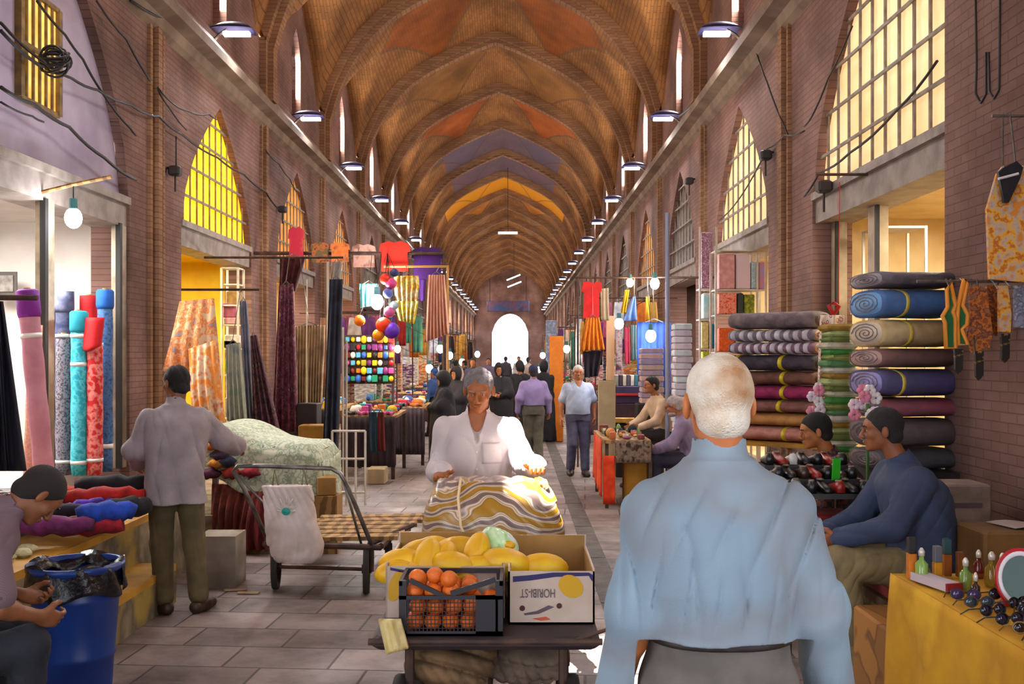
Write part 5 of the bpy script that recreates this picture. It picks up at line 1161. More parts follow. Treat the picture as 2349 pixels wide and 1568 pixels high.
# plastic bag with greens
c0 = P(1140, 1250, 4.55); g = SDF(c0 - Vector((.15, .15, .14)), c0 + Vector((.15, .15, .16)), .006); g.ell(c0, (.085, .07, .075)); g.ell(c0 + Vector((-.03, 0, .045)), (.04, .04, .04), None, .03); g.ell(c0 + Vector((.05, 0, -.02)), (.05, .05, .045), None, .03); g.wrinkle(.012, 110, 3)
bg_ = mk('produce_bag', g.mesh(), M('pale_green_plastic', 'c8e0b0', .25, ['a8d890', 'e4e8dc', 'd8d0dc'], 9, lo=.35, hi=.65), smooth=True, fix=False); tag(bg_, 'pale green translucent bag of produce on the melons', 'bag')
mb = MB(); mb.ball(c0 + Vector((-.01, -.07, -.045)), (.032, .02, .02), 12); mk('green_fruit', mb, M('green_fruit', '5cb820', .4), bg_, True)
mb = MB(); mb.ball(c0 + Vector((.055, -.05, .01)), (.03, .018, .02), 12); mk('yellow_fruit', mb, mMel, bg_, True)
# parcel
pc = emp('parcel', (-.1, 5.15, .66), 'big film-wrapped bundle with a wavy gold and white wood-grain pattern', 'parcel')
g = SDF((-.65, 4.75, .60), (.45, 5.6, 1.25), .010)
rows = [[.665, -.10, 5.16, .36, .20], [.80, -.11, 5.16, .38, .22], [1.0, -.115, 5.18, .355, .21], [1.10, -.12, 5.2, .31, .18], [1.15, -.12, 5.22, .28, .13]]
g.slab(rows, .04, 3.0); g.wrinkle(.016, 50, 9, [(1, .2, .6), (.7, -.3, .9)])
mk('bundle', g.mesh(), M('wood_grain_film', 'a87a20', .3, ['8a6428', 'd8c8b0', 'a87418', 'e0d0c4', '7a6258'], 4.2, 'grain', detail=2, lo=.15, hi=.9, stretch=(.7, .5, 1)), pc, True, fix=False)
mb = MB(); mb.tube([(-.28, 5.1, 1.165), (-.285, 4.97, 1.08), (-.27, 4.925, .95), (-.22, 4.915, .84), (-.16, 4.9, .76)], .007, 6); mk('string', mb, M('cream_string', 'e8cca0', .8), pc, True)
# litter
for k, (px, py, a) in enumerate(((540, 1355, .2), (570, 1362, -.1), (430, 1100, .5))):
    Y = CAMZ * FPX / (py - VY); x = (px - VX) / FPX * Y
    mb = MB(); mb.box((x, Y, .012), (.16, .035, .01), a); tag(mk('paper_scrap', mb, M('litter', 'c0a078', .8)), '%s scrap of paper lying on the paving near the man in olive trousers' % ['pale', 'second thin', 'far small'][k], 'scrap') if k < 2 else None
# ================================================================ RIGHT SIDE GOODS
mFilm = M('clear_film', 'e8e4ec', .15, alpha=.07, bump=.8, scale=6, bscale=25); mTape = M('yellow_tape', 'd8c020', .4)
def bolt(x0, Y0_, x1, Y1_, zc, hz, dep, mat, label, tapes=(), coil=None, end='L', film=False, ribs=None):
    A, Bv = Vector((x0, Y0_, zc)), Vector((x1, Y1_, zc)); d = (Bv - A); L = d.length; d.normalize(); s_ = Vector((-d.y, d.x, 0)); o = emp('fabric_bolt', ((x0 + x1) / 2, (Y0_ + Y1_) / 2, zc - hz), label, 'fabric bolt')
    def ring(t, k=1.0):
        c = A + d * L * t; out = []
        for q in range(20):
            a = 2 * math.pi * q / 20; ca, sa = math.cos(a), math.sin(a); out.append(c + s_ * dep * k * abs(ca) ** .7 * (1 if ca > 0 else -1) + Vector((0, 0, hz * k * abs(sa) ** .8 * (1 if sa > 0 else -1))) + Vector((0, 0, .003 * math.sin(t * 14 + q))))
        return out
    def shell(ts, k, name, m_, par):
        mb = MB(); n = 20; vs = []
        for i, t in enumerate(ts): vs += ring(t, k if isinstance(k, (int, float)) else k[i])
        fs = [(i * n + q, i * n + (q + 1) % n, (i + 1) * n + (q + 1) % n, (i + 1) * n + q) for i in range(len(ts) - 1) for q in range(n)] + [tuple(reversed(range(n))), tuple(range((len(ts) - 1) * n, len(ts) * n))]
        mb.add(vs, fs); return mk(name, mb, m_, par, True)
    if ribs:
        for q in range(ribs): t0_ = .03 + .94 * q / ribs; shell([t0_, t0_ + .02, t0_ + .55 / ribs, t0_ + .62 / ribs], [.96, 1.04, 1.04, .96], 'white_ring', M('white_ticking', 'd8d0d8', .8, 'b8b0bc', 5), o)
    shell([0, .03, .3, .6, .97, 1], [.9, 1, 1, .98, 1, .9], 'cloth', mat, o)
    for t in tapes: shell([t - .02, t + .02], 1.03, 'tape', mTape, o)
    if coil is not None:
        te = -.004 if end == 'L' else 1.004; shell([te, te + (.012 if end == 'L' else -.012)], .82, 'end_face', coil, o)
        mb = MB(); c = A + d * L * te; sg = -1 if end == 'L' else 1
        pts = [c + d * sg * .006 + s_ * dep * .75 * (1 - k / 40) * math.cos(k * .55) + Vector((0, 0, hz * .75 * (1 - k / 40) * math.sin(k * .55))) for k in range(38)]
        mb.tube(pts, .004, 5); mk('end_coil', mb, M('coil_dark', '6a5a60', .7), o, True)
    if film: shell([-.03, .02, .5, .98, 1.02], [.85, 1.06, 1.04, 1.06, .9], 'plastic_film', mFilm, o)
    return o
# first stack: bolts turned with the right end to the camera
tb = emp('stall_table', (2.3, 8.7, .5), 'metal-legged stand under the stack of taped fabric bolts', 'table'); zt = 1.05
mb = MB(); mb.box((2.3, 8.67, zt - .015), (.86, .62, .03), R(-36)); mk('tabletop', mb, M('ochre_board', 'b88820', .7, '8a6418', 4), tb)
for x, y in ((2.15, 8.44), (2.70, 8.42), (1.98, 8.78), (2.40, 8.88)): mb = MB(); mb.tube([(x, y, .5), (x, y, zt)], .015, 8); mk('leg', mb, mSteel, tb)
S1 = [(965, 1000, 'b06a64', 'c08878', 'salmon pink bolt at the bottom of the taped stack', (.66,), 0), (935, 965, 'c08a50', 'a8743c', 'tan bolt second from the bottom of the taped stack', (), 0), (905, 935, '8a5c54', '74483f', 'rose-brown bolt below the magenta one', (.6,), 0), (872, 905, 'a82860', '7c1c48', 'magenta bolt in the middle of the taped stack', (.64,), 0),
      (840, 872, '7a5040', '5c3a30', 'chestnut brown bolt above the magenta one', (.64,), 0), (803, 840, '4a3e48', '2e2832', 'dark plum-grey bolt with two yellow tapes', (.1, .62), 0), (774, 803, 'd0c4cc', '7c5a6c', 'ribbed white and purple bolt with beige oval end, lower of the two', (), 10), (745, 774, 'c8c0c4', '787078', 'ribbed grey and white bolt, upper of the two', (), 9), (705, 745, '7c6c6c', '5c5054', 'taupe folded bolt on top of the taped stack', (), 0)]
zb_ = zt
for (ya, yb, c, c2, lb, tp, rb) in S1:
    hz = (yb - ya) / 2 / FPX * 8.65
    bolt(1.99, 8.92, 2.60, 8.42, zb_ + hz, hz * (.93 if rb else .97), .20, cloth('bolt_' + c, c2 if rb else c, [c2, c2 if rb else c], 7), lb, tp, M('end_' + c, 'c8a080' if rb else _shade(c, .7), .8) , 'R', False, rb or None); zb_ += 2 * hz
# second stack
mb = MB(); mb.bx(2.58, 3.12, 6.95, 7.75, .5, .97); tag(mk('packing_case', mb, M('dark_case', '2c2020', .8, '1c1416', 4)), 'dark packing case under the film-wrapped fabric stack', 'box')
S2 = [(1012, 1062, '16141c', '24222c', 'black bolt at the bottom of the film-wrapped stack', (), None), (945, 1012, '3a2420', '4c302c', 'dark brown bolt near the bottom of the film-wrapped stack', (), None), (900, 945, '8c1838', '6c1028', 'crimson bolt under the indigo one', (), None), (835, 900, '30246c', '241a50', 'indigo bolt with lavender end and yellow tape', (.25,), '8a84c8'),
      (790, 835, '4c2418', '6a3424', 'maroon-brown bolt above the indigo one', (), 'b89088'), (725, 790, 'b09058', 'c8b078', 'cream and ochre bolt with yellow tape', (.35,), 'd8c4a8'), (658, 725, '1c64a8', '14508c', 'bright blue bolt with pale blue coiled end', (.3,), '5ca0dc'), (620, 658, '3c3036', '5c5058', 'dark grey bolt wrapped in film on top of the stack', (), '8c8088')]
zb_ = .97
for (ya, yb, c, c2, lb, tp, ec) in S2:
    hz = (yb - ya) / 2 / FPX * 7.35; bolt(2.53, 7.18, 3.09, 7.28, zb_ + hz, hz * .94, .26, cloth('bolt_' + c, c, [c2, c], 5), lb, tp, M('end_' + (ec or 'dark'), ec or '4a3438', .6), 'L', True); zb_ += 2 * hz
# red dotted bag, green folded pile, plastic flowers
mb = MB(); mb.sheet(lambda u, v: P(1886 + 52 * u - 6 * v, 722 + 165 * v, 8.1 + .03 * math.sin(9 * u)), 12, 16, .06, (0, -1, 0)); o = mk('hanging_fabric', mb, M('red_dots', 'e8d8c8', .8, ['c81418', 'b01014', 'e8d8c8'], 22, 'voro', lo=.30, hi=.45)); tag(o, 'white hanging cloth with red spots between the two fabric stacks', 'fabric')
mb = MB(); a = P(1912, 722, 8.1); mb.tube([a, a + Vector((-.04, 0, .08)), a + Vector((.0, 0, .10)), a + Vector((.05, 0, .07)), a], .016, 6); mb.tube([a, a + Vector((.04, 0, .12)), (a.x + .05, 8.1, 3.2)], .004, 5); mk('bow', mb, M('red_bow', 'b82014', .7), o, True)
zz = .97
for k in range(22):
    c = ['8a9a50', '3c8a3c', 'c8c8b0', '6c7c40', 'a8b878', '9c7c2c', 'd0ccc0', '5a8a5a'][k % 8]; h_ = .045 if k % 3 else .055
    mb = MB(); mb.rbox((2.60 + .012 * math.sin(k * 2), 8.0, zz + h_ / 2), (.24, .3, h_ * .96), .018); o = mk('folded_textile', mb, cloth('fold_' + c, c, _shade(c, .85), 12)); tag(o, '%s folded textile in the green pile, %s from below' % (['sage', 'leaf green', 'bone', 'moss', 'pale green', 'ochre', 'off-white', 'mint'][k % 8], ORDN[k] if k < 19 else ['twentieth', 'topmost but one', 'topmost'][k - 19]), 'textile', 'green folded pile'); zz += h_
mb = MB(); mb.bx(2.46, 2.74, 7.84, 8.16, .5, .97); tag(mk('packing_case', mb, M('dark_case')), 'dark case under the green folded pile', 'box')
for (px, py, lb) in ((1885, 915, 'bunch of pink and white plastic flowers by the taped bolts'), (1990, 925, 'bunch of white and coral plastic flowers by the film-wrapped bolts')):
    c = P(px, py, 6.9 if px > 1950 else 8.0); o = emp('plastic_flowers', c, lb, 'flowers')
    for k in range(9):
        q = c + Vector((rnd.uniform(-.11, .11), rnd.uniform(-.08, .08), rnd.uniform(-.1, .1))); mb = MB()
        for a in range(6):
            an = a * math.pi / 3; mb.ball(q + Vector((math.cos(an) * .025, -.01, math.sin(an) * .025)), (.022, .012, .022), 8)
        mk('blossom', mb, M('blossom_' + str(k % 3), ['e8d4e0', 'e08aa0', 'e8e0e0'][k % 3], .6), o, True)
    mb = MB(); mb.tube([c, (c.x, c.y, .5)], .012, 6); mk('stem', mb, M('flower_stem', '4a7a3a', .7), o)
# shop interior right bay: posts, rack, cupboard
for (Y, wd, lb) in ((9.33, .2, 'wide cream door post in the middle of the right shop front'), (10.45, .14, 'cream door post at the far side of the right shop front')):
    mb = MB(); mb.bx(3.34, 3.46, Y - wd / 2, Y + wd / 2, .58, 3.2); o = mk('door_post', mb, M('cream_post', 'b8a488', .6, '98866c', 5)); tag(o, lb, 'post')
    mb = MB(); mb.bx(3.33, 3.36, Y - wd / 2 - .05, Y - wd / 2, .58, 3.2); mk('gasket', mb, mBlk, o)
rk = emp('display_rack', (3.75, 9.75, .58), 'thin cream metal rack inside the right shop front', 'rack'); mb = MB()
for x, y in ((3.55, 9.7), (3.55, 10.15), (4.0, 9.7), (4.0, 10.15)): mb.bx(x - .012, x + .012, y - .012, y + .012, .58, 3.05)
mk('frame', mb, mWhiteP, rk); mb = MB()
for z in (1.6, 2.35, 3.03): mb = MB(); mb.bx(3.55, 4.0, 9.7, 10.15, z, z + .02); mk('shelf', mb, mWhiteP, rk)
bolt(3.58, 9.9, 3.98, 9.95, 2.47, .10, .1, cloth('slate_roll', '4a4248', '5c545c', 6), 'dark slate roll on the cream rack of the right shop', (), M('end_white', 'e0d8d0', .6), 'R')
cb = emp('wall_cupboard', (5.2, 8.4, 1.9), 'cream panelled cupboard on the back wall of the right shop', 'cupboard'); mb = MB(); mb.bx(5.1, 5.75, 7.2, 9.3, 1.9, 3.1); mk('body', mb, mC, cb)
for k in range(3): mb = MB(); mb.bx(5.07, 5.1, 7.25 + .69 * k, 7.88 + .69 * k, 1.95, 3.05); mk('door', mb, M('cupboard_door', 'ecd4a4', .5, 'dcc08c', 3), cb)
# garments on the near right pier
rod(3.2, 2.48, 6.15, 2.25, 'short rail on the nearest right pier with vests and sashes', mSteel, .010)
def pgar(poly, Y, mat, label, name='hanging_garment', trim=None, rail=(6.15, 2.25), th=.025):
    pts = [P(x, y, Y) for x, y in poly]; mb = MB(); n = len(pts); vs = [(p.x, Y - th / 2, p.z) for p in pts] + [(p.x, Y + th / 2, p.z) for p in pts]
    mb.add(vs, [tuple(range(n)), tuple(reversed(range(n, 2 * n)))] + [((i + 1) % n, i, n + i, n + (i + 1) % n) for i in range(n)]); o = mk(name, mb, mat); tag(o, label, 'garment')
    if trim: mb = MB(); mb.tube([(p.x, Y - th / 2, p.z) for p in pts], .014, 6, True); mk('trim', mb, trim, o, True)
    if rail: a = min(pts, key=lambda p: -p.z); mb = MB(); mb.tube([(a.x, Y, a.z - .02), (a.x, rail[0], rail[1] + .015)], .006, 5); mk('hanger', mb, mSteel, o)
    return o
mOF = M('orange_flower_print', 'd8862c', .85, ['d8862c', 'b8a8a0', 'e8a830', 'c05c14', 'c8a060'], 16, lo=.32, hi=.7)
mOF2 = M('rust_flower_print', '8a4a20', .85, ['8a4a20', 'c87028', '5c3428', 'a8603c', '6c6050'], 22, lo=.32, hi=.7)
pgar([(2268, 640), (2262, 480), (2285, 400), (2300, 380), (2318, 440), (2345, 380), (2372, 400), (2378, 650)], 5.85, mOF, 'long orange and grey flower-print dress hanging on the nearest right pier', 'hanging_dress', rail=(5.85, 3.2))
rod(3.2, 2.8, 5.85, 3.2, 'short peg on the nearest right pier holding the flower-print dress', mSteel, .010)
pgar([(2288, 395), (2300, 385), (2330, 370), (2345, 385), (2338, 410), (2312, 465), (2302, 465)], 5.78, M('black_satin', '14141e', .5), 'black pointed neckpiece with a white stripe on a white hanger', rail=(5.85, 3.2))
mb = MB(); a = P(2290, 410, 5.76); b_ = P(2336, 398, 5.76); mb.tube([a, b_], .008, 6); tag(mk('white_hanger', mb, M('white_hanger', 'd8d4d8', .4)), 'white stripe of the hanger across the black neckpiece', 'hanger')
mGr = M('green_velvet', '1c6a34', .8, '14502a', 6); mOT = M('orange_braid', 'e08c28', .6)
pgar([(2170, 665), (2178, 650), (2190, 700), (2184, 715), (2190, 730), (2190, 798), (2168, 798), (2166, 740), (2160, 725), (2172, 705)], 6.1, mGr, 'left half of the green vest with orange braid on the pier rail', 'hanging_vest', mOT)
pgar([(2196, 700), (2210, 640), (2216, 650), (2206, 700), (2218, 722), (2216, 745), (2204, 755), (2218, 790), (2196, 790), (2194, 740)], 6.1, mGr, 'right half of the green vest with orange braid on the pier rail', 'hanging_vest', mOT)
pgar([(2222, 660), (2245, 655), (2262, 665), (2275, 760), (2268, 800), (2228, 808), (2215, 770), (2225, 720)], 6.12, mOF2, 'rust patterned smock beside the green vest')
pgar([(2262, 655), (2285, 652), (2286, 770), (2262, 768)], 6.2, mOF2, 'narrow rust patterned cloth in the middle of the pier rail')
pgar([(2290, 655), (2310, 655), (2318, 720), (2316, 762), (2290, 760)], 6.05, mOF, 'orange patterned cloth right of the rust ones on the pier rail')
pgar([(2326, 655), (2352, 655), (2352, 752), (2326, 750)], 6.0, M('grey_flower_print', '8a8a98', .85, ['8a8a98', '5c6078', 'b0b0b8'], 24), 'grey-blue flower-print cloth at the right edge of the pier rail')
mSash = M('black_gold_sash', '18120e', .6, ['18120e', '18120e', 'a87828', '3a3014'], 20, lo=.45, hi=.7)
for k, (x, y0_, y1_) in enumerate(((2198, 800, 858), (2245, 805, 872), (2305, 765, 832))):
    pgar([(x - 9, y0_), (x + 10, y0_), (x + 9, y1_ - 12), (x, y1_), (x - 8, y1_ - 10)], 6.1, mSash, '%s of the black and gold sashes below the pier rail' % ['leftmost', 'middle and longest', 'rightmost'][k], rail=(6.15, 2.25))
# boxes on the right ledge
def pbox(x0, x1, y0, y1, z0, z1, mat, label, name='cardboard_box', rz=0):
    mb = MB(); mb.rbox(((x0 + x1) / 2, (y0 + y1) / 2, (z0 + z1) / 2), (x1 - x0, y1 - y0, z1 - z0), .012, rz); return tag(mk(name, mb, mat), label, 'box')
o = pbox(2.32, 3.1, 4.92, 5.25, .5, .92, M('brown_carton', '7a5424', .8, '60401c', 4), 'large brown carton on the ledge behind the perfume bottles')
mb = MB(); mb.sheet(lambda u, v: (2.5 + .3 * u - .05 * v, 4.98 + .2 * v, .93 + .01 * math.sin(5 * u)), 6, 4, .002, (0, 0, 1)); tag(mk('paper_sheet', mb, M('paper', 'a89890', .7)), 'pale sheet of paper lying on the large brown carton', 'paper')
o = pbox(2.60, 2.92, 6.1, 6.4, .5, 1.0, M('printed_white_carton', '9a8478', .8, ['7c685c', '9a8478'], 4), 'worn white printed carton beside the foot of the nearest right pier')
mb = MB(); mb.bx(2.66, 2.86, 6.095, 6.1, .86, .89); mk('print', mb, M('carton_grey'), o); mb = MB(); mb.ball((2.82, 6.098, .68), (.02, .004, .02), 10); mk('hand_hole', mb, M('carton_grey'), o)
sack(2190, 2240, 1060, 1100, 6.35, '8c8088', 'grey crumpled plastic on the white printed carton', 4, .1) if False else None
# shoe rack
sr = emp('shoe_rack', (1.78, 5.95, 0), 'dark sloping rack crowded with black shoes between the two seated men', 'rack'); mb = MB(); mb.bx(1.53, 2.06, 5.70, 5.90, .97, 1.0); mb.bx(1.53, 2.06, 5.90, 6.10, .97, 1.06); mb.bx(1.53, 2.06, 6.10, 6.30, .97, 1.12); mk('tray', mb, M('dark_metal', '22201f', .5, '34302c', 6), sr)
for x in (1.58, 2.02):
    for y in (5.74, 6.26): mb = MB(); mb.tube([(x, y, 0), (x, y, .975)], .014, 6); mk('leg', mb, mRust, sr)
mb = MB(); mb.box((1.80, 6.0, .70), (.48, .36, .03)); mk('lower_shelf', mb, M('red_board', '8a1c18', .7, '5c1410', 5), sr)
def shoe(mat):
    mb = MB(); n = 12; vs = []
    prof = [(-.12, .030, .055), (-.10, .036, .07), (-.05, .036, .065), (0, .038, .05), (.06, .046, .042), (.10, .042, .034), (.13, .022, .022)]
    for y, w_, h_ in prof:
        for k in range(n):
            a = 2 * math.pi * k / n; vs.append((w_ * math.cos(a), y, max(0, h_ * .5 + h_ * .5 * math.sin(a)) if math.sin(a) > -.4 else 0))
    mb.add(vs, [(i * n + k, i * n + (k + 1) % n, (i + 1) * n + (k + 1) % n, (i + 1) * n + k) for i in range(len(prof) - 1) for k in range(n)] + [tuple(reversed(range(n))), tuple(range(6 * n, 7 * n))])
    o = mk('shoe', mb, mat, smooth=True, org=(0, 0, 0)); mb = MB(); mb.lathe([(.0, 0), (.026, 0), (.022, .008), (0, .004)], (0, -.06, .062), 12, None, 1, 1.6); s_ = mk('insole', mb, M('insole', '6a5c50', .8)); s_.parent = o; return o
pr = {c: shoe(M('shoe_leather_' + c, c, .3)) for c in ('141214', '3a2018', 'c8c4c0', '8a2018')}
names = {'141214': 'black', '3a2018': 'brown', 'c8c4c0': 'white', '8a2018': 'red'}; used = set()
for r_ in range(3):
    for k in range(7):
        c = '141214' if rnd.random() < .72 else rnd.choice(['3a2018', 'c8c4c0', '8a2018']); o = pr[c] if c not in used else dup(pr[c]); used.add(c)
        x = 1.57 + .074 * k; y = 5.80 + .20 * r_; o.location = (x, y, 1.003 + .06 * r_); o.rotation_euler = (0, 0, R(rnd.uniform(-7, 7) + 180 * (k % 2))); o.scale = (.74, .74, 1.0)
        tag(o, '%s shoe in the %s row of the dark rack, %s from the aisle' % (names[c], ['front', 'second', 'third', 'back'][r_], ORDN[k]), 'shoe', 'shoes on the dark rack')
for k_, o_ in pr.items():
    if k_ not in used: bpy.data.objects.remove(o_)
mb = MB(); mb.box((1.90, 5.895, 1.12), (.05, .008, .13), .2, .1); tag(mk('price_card', mb, M('bright_green_card', '30b020', .5)), 'bright green card standing among the black shoes', 'card')
pbox(1.62, 2.0, 5.85, 6.1, .716, .86, M('red_shoe_box', '8c1c1c', .7, '5c1414', 5), 'dark red box on the lower shelf of the shoe rack')
# cushion under the man in the sweater
pbox(1.97, 2.40, 5.24, 5.66, .5, .57, M('red_cushion', '7a1c1c', .8, '5c1414', 6), 'flat red cushion under the man in the navy sweater', 'seat_cushion')
# --- near table with yellow cloth
yt = emp('market_table', (2.15, 3.45, 0), 'nearest stall table draped in a mustard yellow cloth', 'table'); TX0, TX1, TY0, TY1, TZ = 1.72, 2.50, 2.2, 4.52, .8
mb = MB(); mb.bx(TX0, TX1, TY0, TY1, TZ - .03, TZ - .005); mk('tabletop', mb, mWood, yt)
for x in (TX0 + .06, TX1 - .06):
    for y in (TY0 + .06, TY1 - .06): mb = MB(); mb.bx(x - .025, x + .025, y - .025, y + .025, 0, TZ - .03); mk('leg', mb, mRust, yt)
mYC = cloth('mustard', 'd29c14', ['c08a10', 'dca81c'], 3)
mb = MB(); mb.sheet(lambda u, v: (TX0 + (TX1 - TX0) * u, TY0 + (TY1 - TY0) * v, TZ + .004 * math.sin(9 * u + 4 * v)), 14, 24, .006, (0, 0, 1))
mb.sheet(lambda u, v: (TX0 - .01 - .05 * v * (.6 + .4 * math.sin(u * 26)) - .015 * math.sin(u * 40 + 2 * v) * v, TY0 + (TY1 - TY0 + .02) * u, TZ + .003 - .62 * v), 60, 12, .006, (-1, 0, 0))
mb.sheet(lambda u, v: (TX0 + (TX1 - TX0) * u, TY1 + .01 + .04 * v * (.6 + .4 * math.sin(u * 20)), TZ + .003 - .6 * v), 24, 12, .006, (0, 1, 0))
mk('tablecloth', mb, mYC, yt, True)
# sunglasses
def glasses_proto(cf, cl):
    o = emp('sunglasses', (0, 0, 0), 'x', 'sunglasses'); mb = MB()
    for s_ in (-1, 1):
        mb.tube([(s_ * .034 + .027 * math.cos(a), 0, .024 + .021 * math.sin(a)) for a in np.linspace(0, 2 * math.pi, 14, endpoint=False)], .0035, 5, True); mb.tube([(s_ * .062, 0, .032), (s_ * .068, .06, .028), (s_ * .064, .12, .006)], .003, 5)
    mb.tube([(-.008, 0, .03), (.008, 0, .03)], .0035, 5); mk('frame', mb, M('glasses_rim_' + cf, cf, .3), o, True); mb = MB()
    for s_ in (-1, 1): mb.lathe([(0, 0), (.025, 0), (.025, .0015), (0, .003)], (s_ * .034, .0, .024), 14, Matrix.Rotation(R(90), 3, 'X'))
    mk('lens', mb, M('lens_' + cl, cl, .08, spec=.8), o, True); return o
gp = [glasses_proto('141014', '1c1c34'), glasses_proto('3a2818', '2c3c4c'), glasses_proto('8a6a30', '241c20'), glasses_proto('181418', '40305c')]; cn = ['black', 'brown', 'gold', 'violet-lensed black']; first = [1] * 4
for r_ in range(11):
    for k in range(5):
        q = rnd.choice([0, 0, 1, 2, 3]); o = gp[q] if first[q] else dup(gp[q]); first[q] = 0
        y = 2.72 + .125 * r_ + rnd.uniform(-.01, .01); x = 1.80 + .145 * k + rnd.uniform(-.01, .01); o.location = (x, y, TZ + .022); o.rotation_euler = (R(-12), 0, R(rnd.uniform(-22, 22))); s_ = .92; o.scale = (s_,) * 3
        tag(o, '%s sunglasses, %s row from the bottles, %s from the aisle edge' % (cn[q], ORDN[10 - r_], ORDN[k]), 'sunglasses', 'sunglasses laid out on the yellow table')
# bottles and boxes at the far end of the table
def ptag(name, mb, mat, label, cat, smooth=False): return tag(mk(name, mb, mat, smooth=smooth), label, cat)
def perf(px, py0, py1, Y, w_, c, label, cap=None):
    a, b_ = P(px, py0, Y), P(px, py1, Y); z0 = TZ + .008; h_ = a.z - z0
    o = emp('perfume_box', (a.x, Y, z0), label, 'perfume box'); mb = MB(); mb.rbox((a.x, Y, z0 + h_ / 2), (w_, w_, h_), .003); mk('box', mb, M('perf_' + c, c, .4, _shade(c, .85), 20), o)
    if cap: mb = MB(); mb.rbox((a.x, Y, z0 + h_ + .035), (w_ * .95, w_ * .95, .07), .003); mk('cap', mb, M('perf_' + cap, cap, .4), o)
perf(2091, 1268, 1330, 4.40, .036, 'd87818', 'tall orange perfume box with black top at the table corner', '1c1418'); perf(2150, 1288, 1330, 4.36, .034, 'c88418', 'short ochre perfume box beside the first bottle', '5c5c64'); perf(2172, 1270, 1318, 4.46, .034, '9c5414', 'brown-orange perfume box with teal top', '1c4448'); perf(2202, 1265, 1318, 4.44, .030, '7c4418', 'dark orange perfume box at the back of the table')
def bottle(px, Y, lb, s_=1.0, liquid='9ac060'):
    a = P(px, 1300, Y); z0 = TZ + .008; o = emp('perfume_bottle', (a.x, Y, z0), lb, 'bottle'); mb = MB(); mb.lathe([(0, 0), (.022 * s_, 0), (.025 * s_, .01), (.025 * s_, .07 * s_), (.010 * s_, .085 * s_), (.009 * s_, .10 * s_), (0, .10 * s_)], (a.x, Y, z0), 16)
    mk('flask', mb, M('glass_' + liquid, liquid, .08, alpha=.75, spec=.8), o, True); mb = MB(); mb.lathe([(0, .0), (.012 * s_, 0), (.013 * s_, .02), (.005 * s_, .035), (0, .036)], (a.x, Y, z0 + .10 * s_), 12); mk('stopper', mb, M('bright_cap', 'd8d4c8', .2, metal=.3), o, True)
bottle(2114, 4.36, 'glass bottle with pale green liquid between the orange boxes', 1.1); bottle(2215, 4.2, 'glass bottle with bright stopper in the middle of the bottle row', 1.0, '7c9c50'); bottle(2275, 4.25, 'amber glass bottle with silver stopper near the mirror', 1.15, '8c6c20'); bottle(2245, 4.42, 'small dark red flask at the back of the bottle row', .9, '6c1414'); bottle(2238, 4.05, 'squat dark bottle in front of the bottle row', .7, '241c20'); bottle(2300, 4.3, 'dark-capped amber bottle right of the silver stoppered one', 1.0, '5c4418')
o = emp('small_box', (1.87, 4.2, TZ), 'flat white box with a dark red end on the edge of the yellow table', 'box'); mb = MB(); mb.box((1.80, 4.28, TZ + .026), (.07, .24, .034), R(14)); mk('lid', mb, M('white_card', 'c8b8c0', .6), o); mb = MB(); mb.box((1.832, 4.155, TZ + .026), (.072, .012, .036), R(14)); mk('end_panel', mb, M('dark_red_card', '8c1018', .6), o)
mr = emp('round_mirror', (1.99, 3.95, TZ), 'red-framed round mirror with a white ring at the right edge of the yellow table', 'mirror'); c = P(2342, 1328, 3.93); tl = Matrix.Rotation(R(75), 3, 'X') ; tl = Matrix.Rotation(R(-20), 3, 'Z') @ tl
mb = MB(); mb.lathe([(0, .0), (.108, 0), (.112, .008), (.108, .016), (.1, .018), (0, .016)], c, 36, tl, .85, 1.1); mk('frame', mb, M('red_plastic', 'b01420', .35), mr, True)
mb = MB(); mb.lathe([(.082, .017), (.098, .018), (.098, .022), (.082, .022), (.082, .017)], c, 36, tl, .85, 1.1); mk('ring', mb, M('white_ring', 'e0d8dc', .4), mr, True)
mb = MB(); mb.lathe([(0, .018), (.083, .018), (.083, .020), (0, .020)], c, 36, tl, .85, 1.1); mk('glass', mb, M('mirror_glass', '1c2420', .05, metal=.8), mr)
mb = MB(); mb.tube([c - Vector((0, -.02, .10)), (c.x, c.y + .05, TZ + .004)], .01, 6); mb.lathe([(0, 0), (.06, 0), (.05, .01), (0, .012)], (c.x, c.y + .05, TZ + .003), 16); mk('stand', mb, M('red_plastic'), mr)
# wooden crates in front of the ledge, by the foreground man
pbox(1.73, 1.94, 4.62, 5.1, 0, .52, M('crate_wood', '8a5a24', .8, ['6c4418', 'a06c2c'], 2, 'wave'), 'brown wooden crate in front of the red cushion', 'wooden_crate')
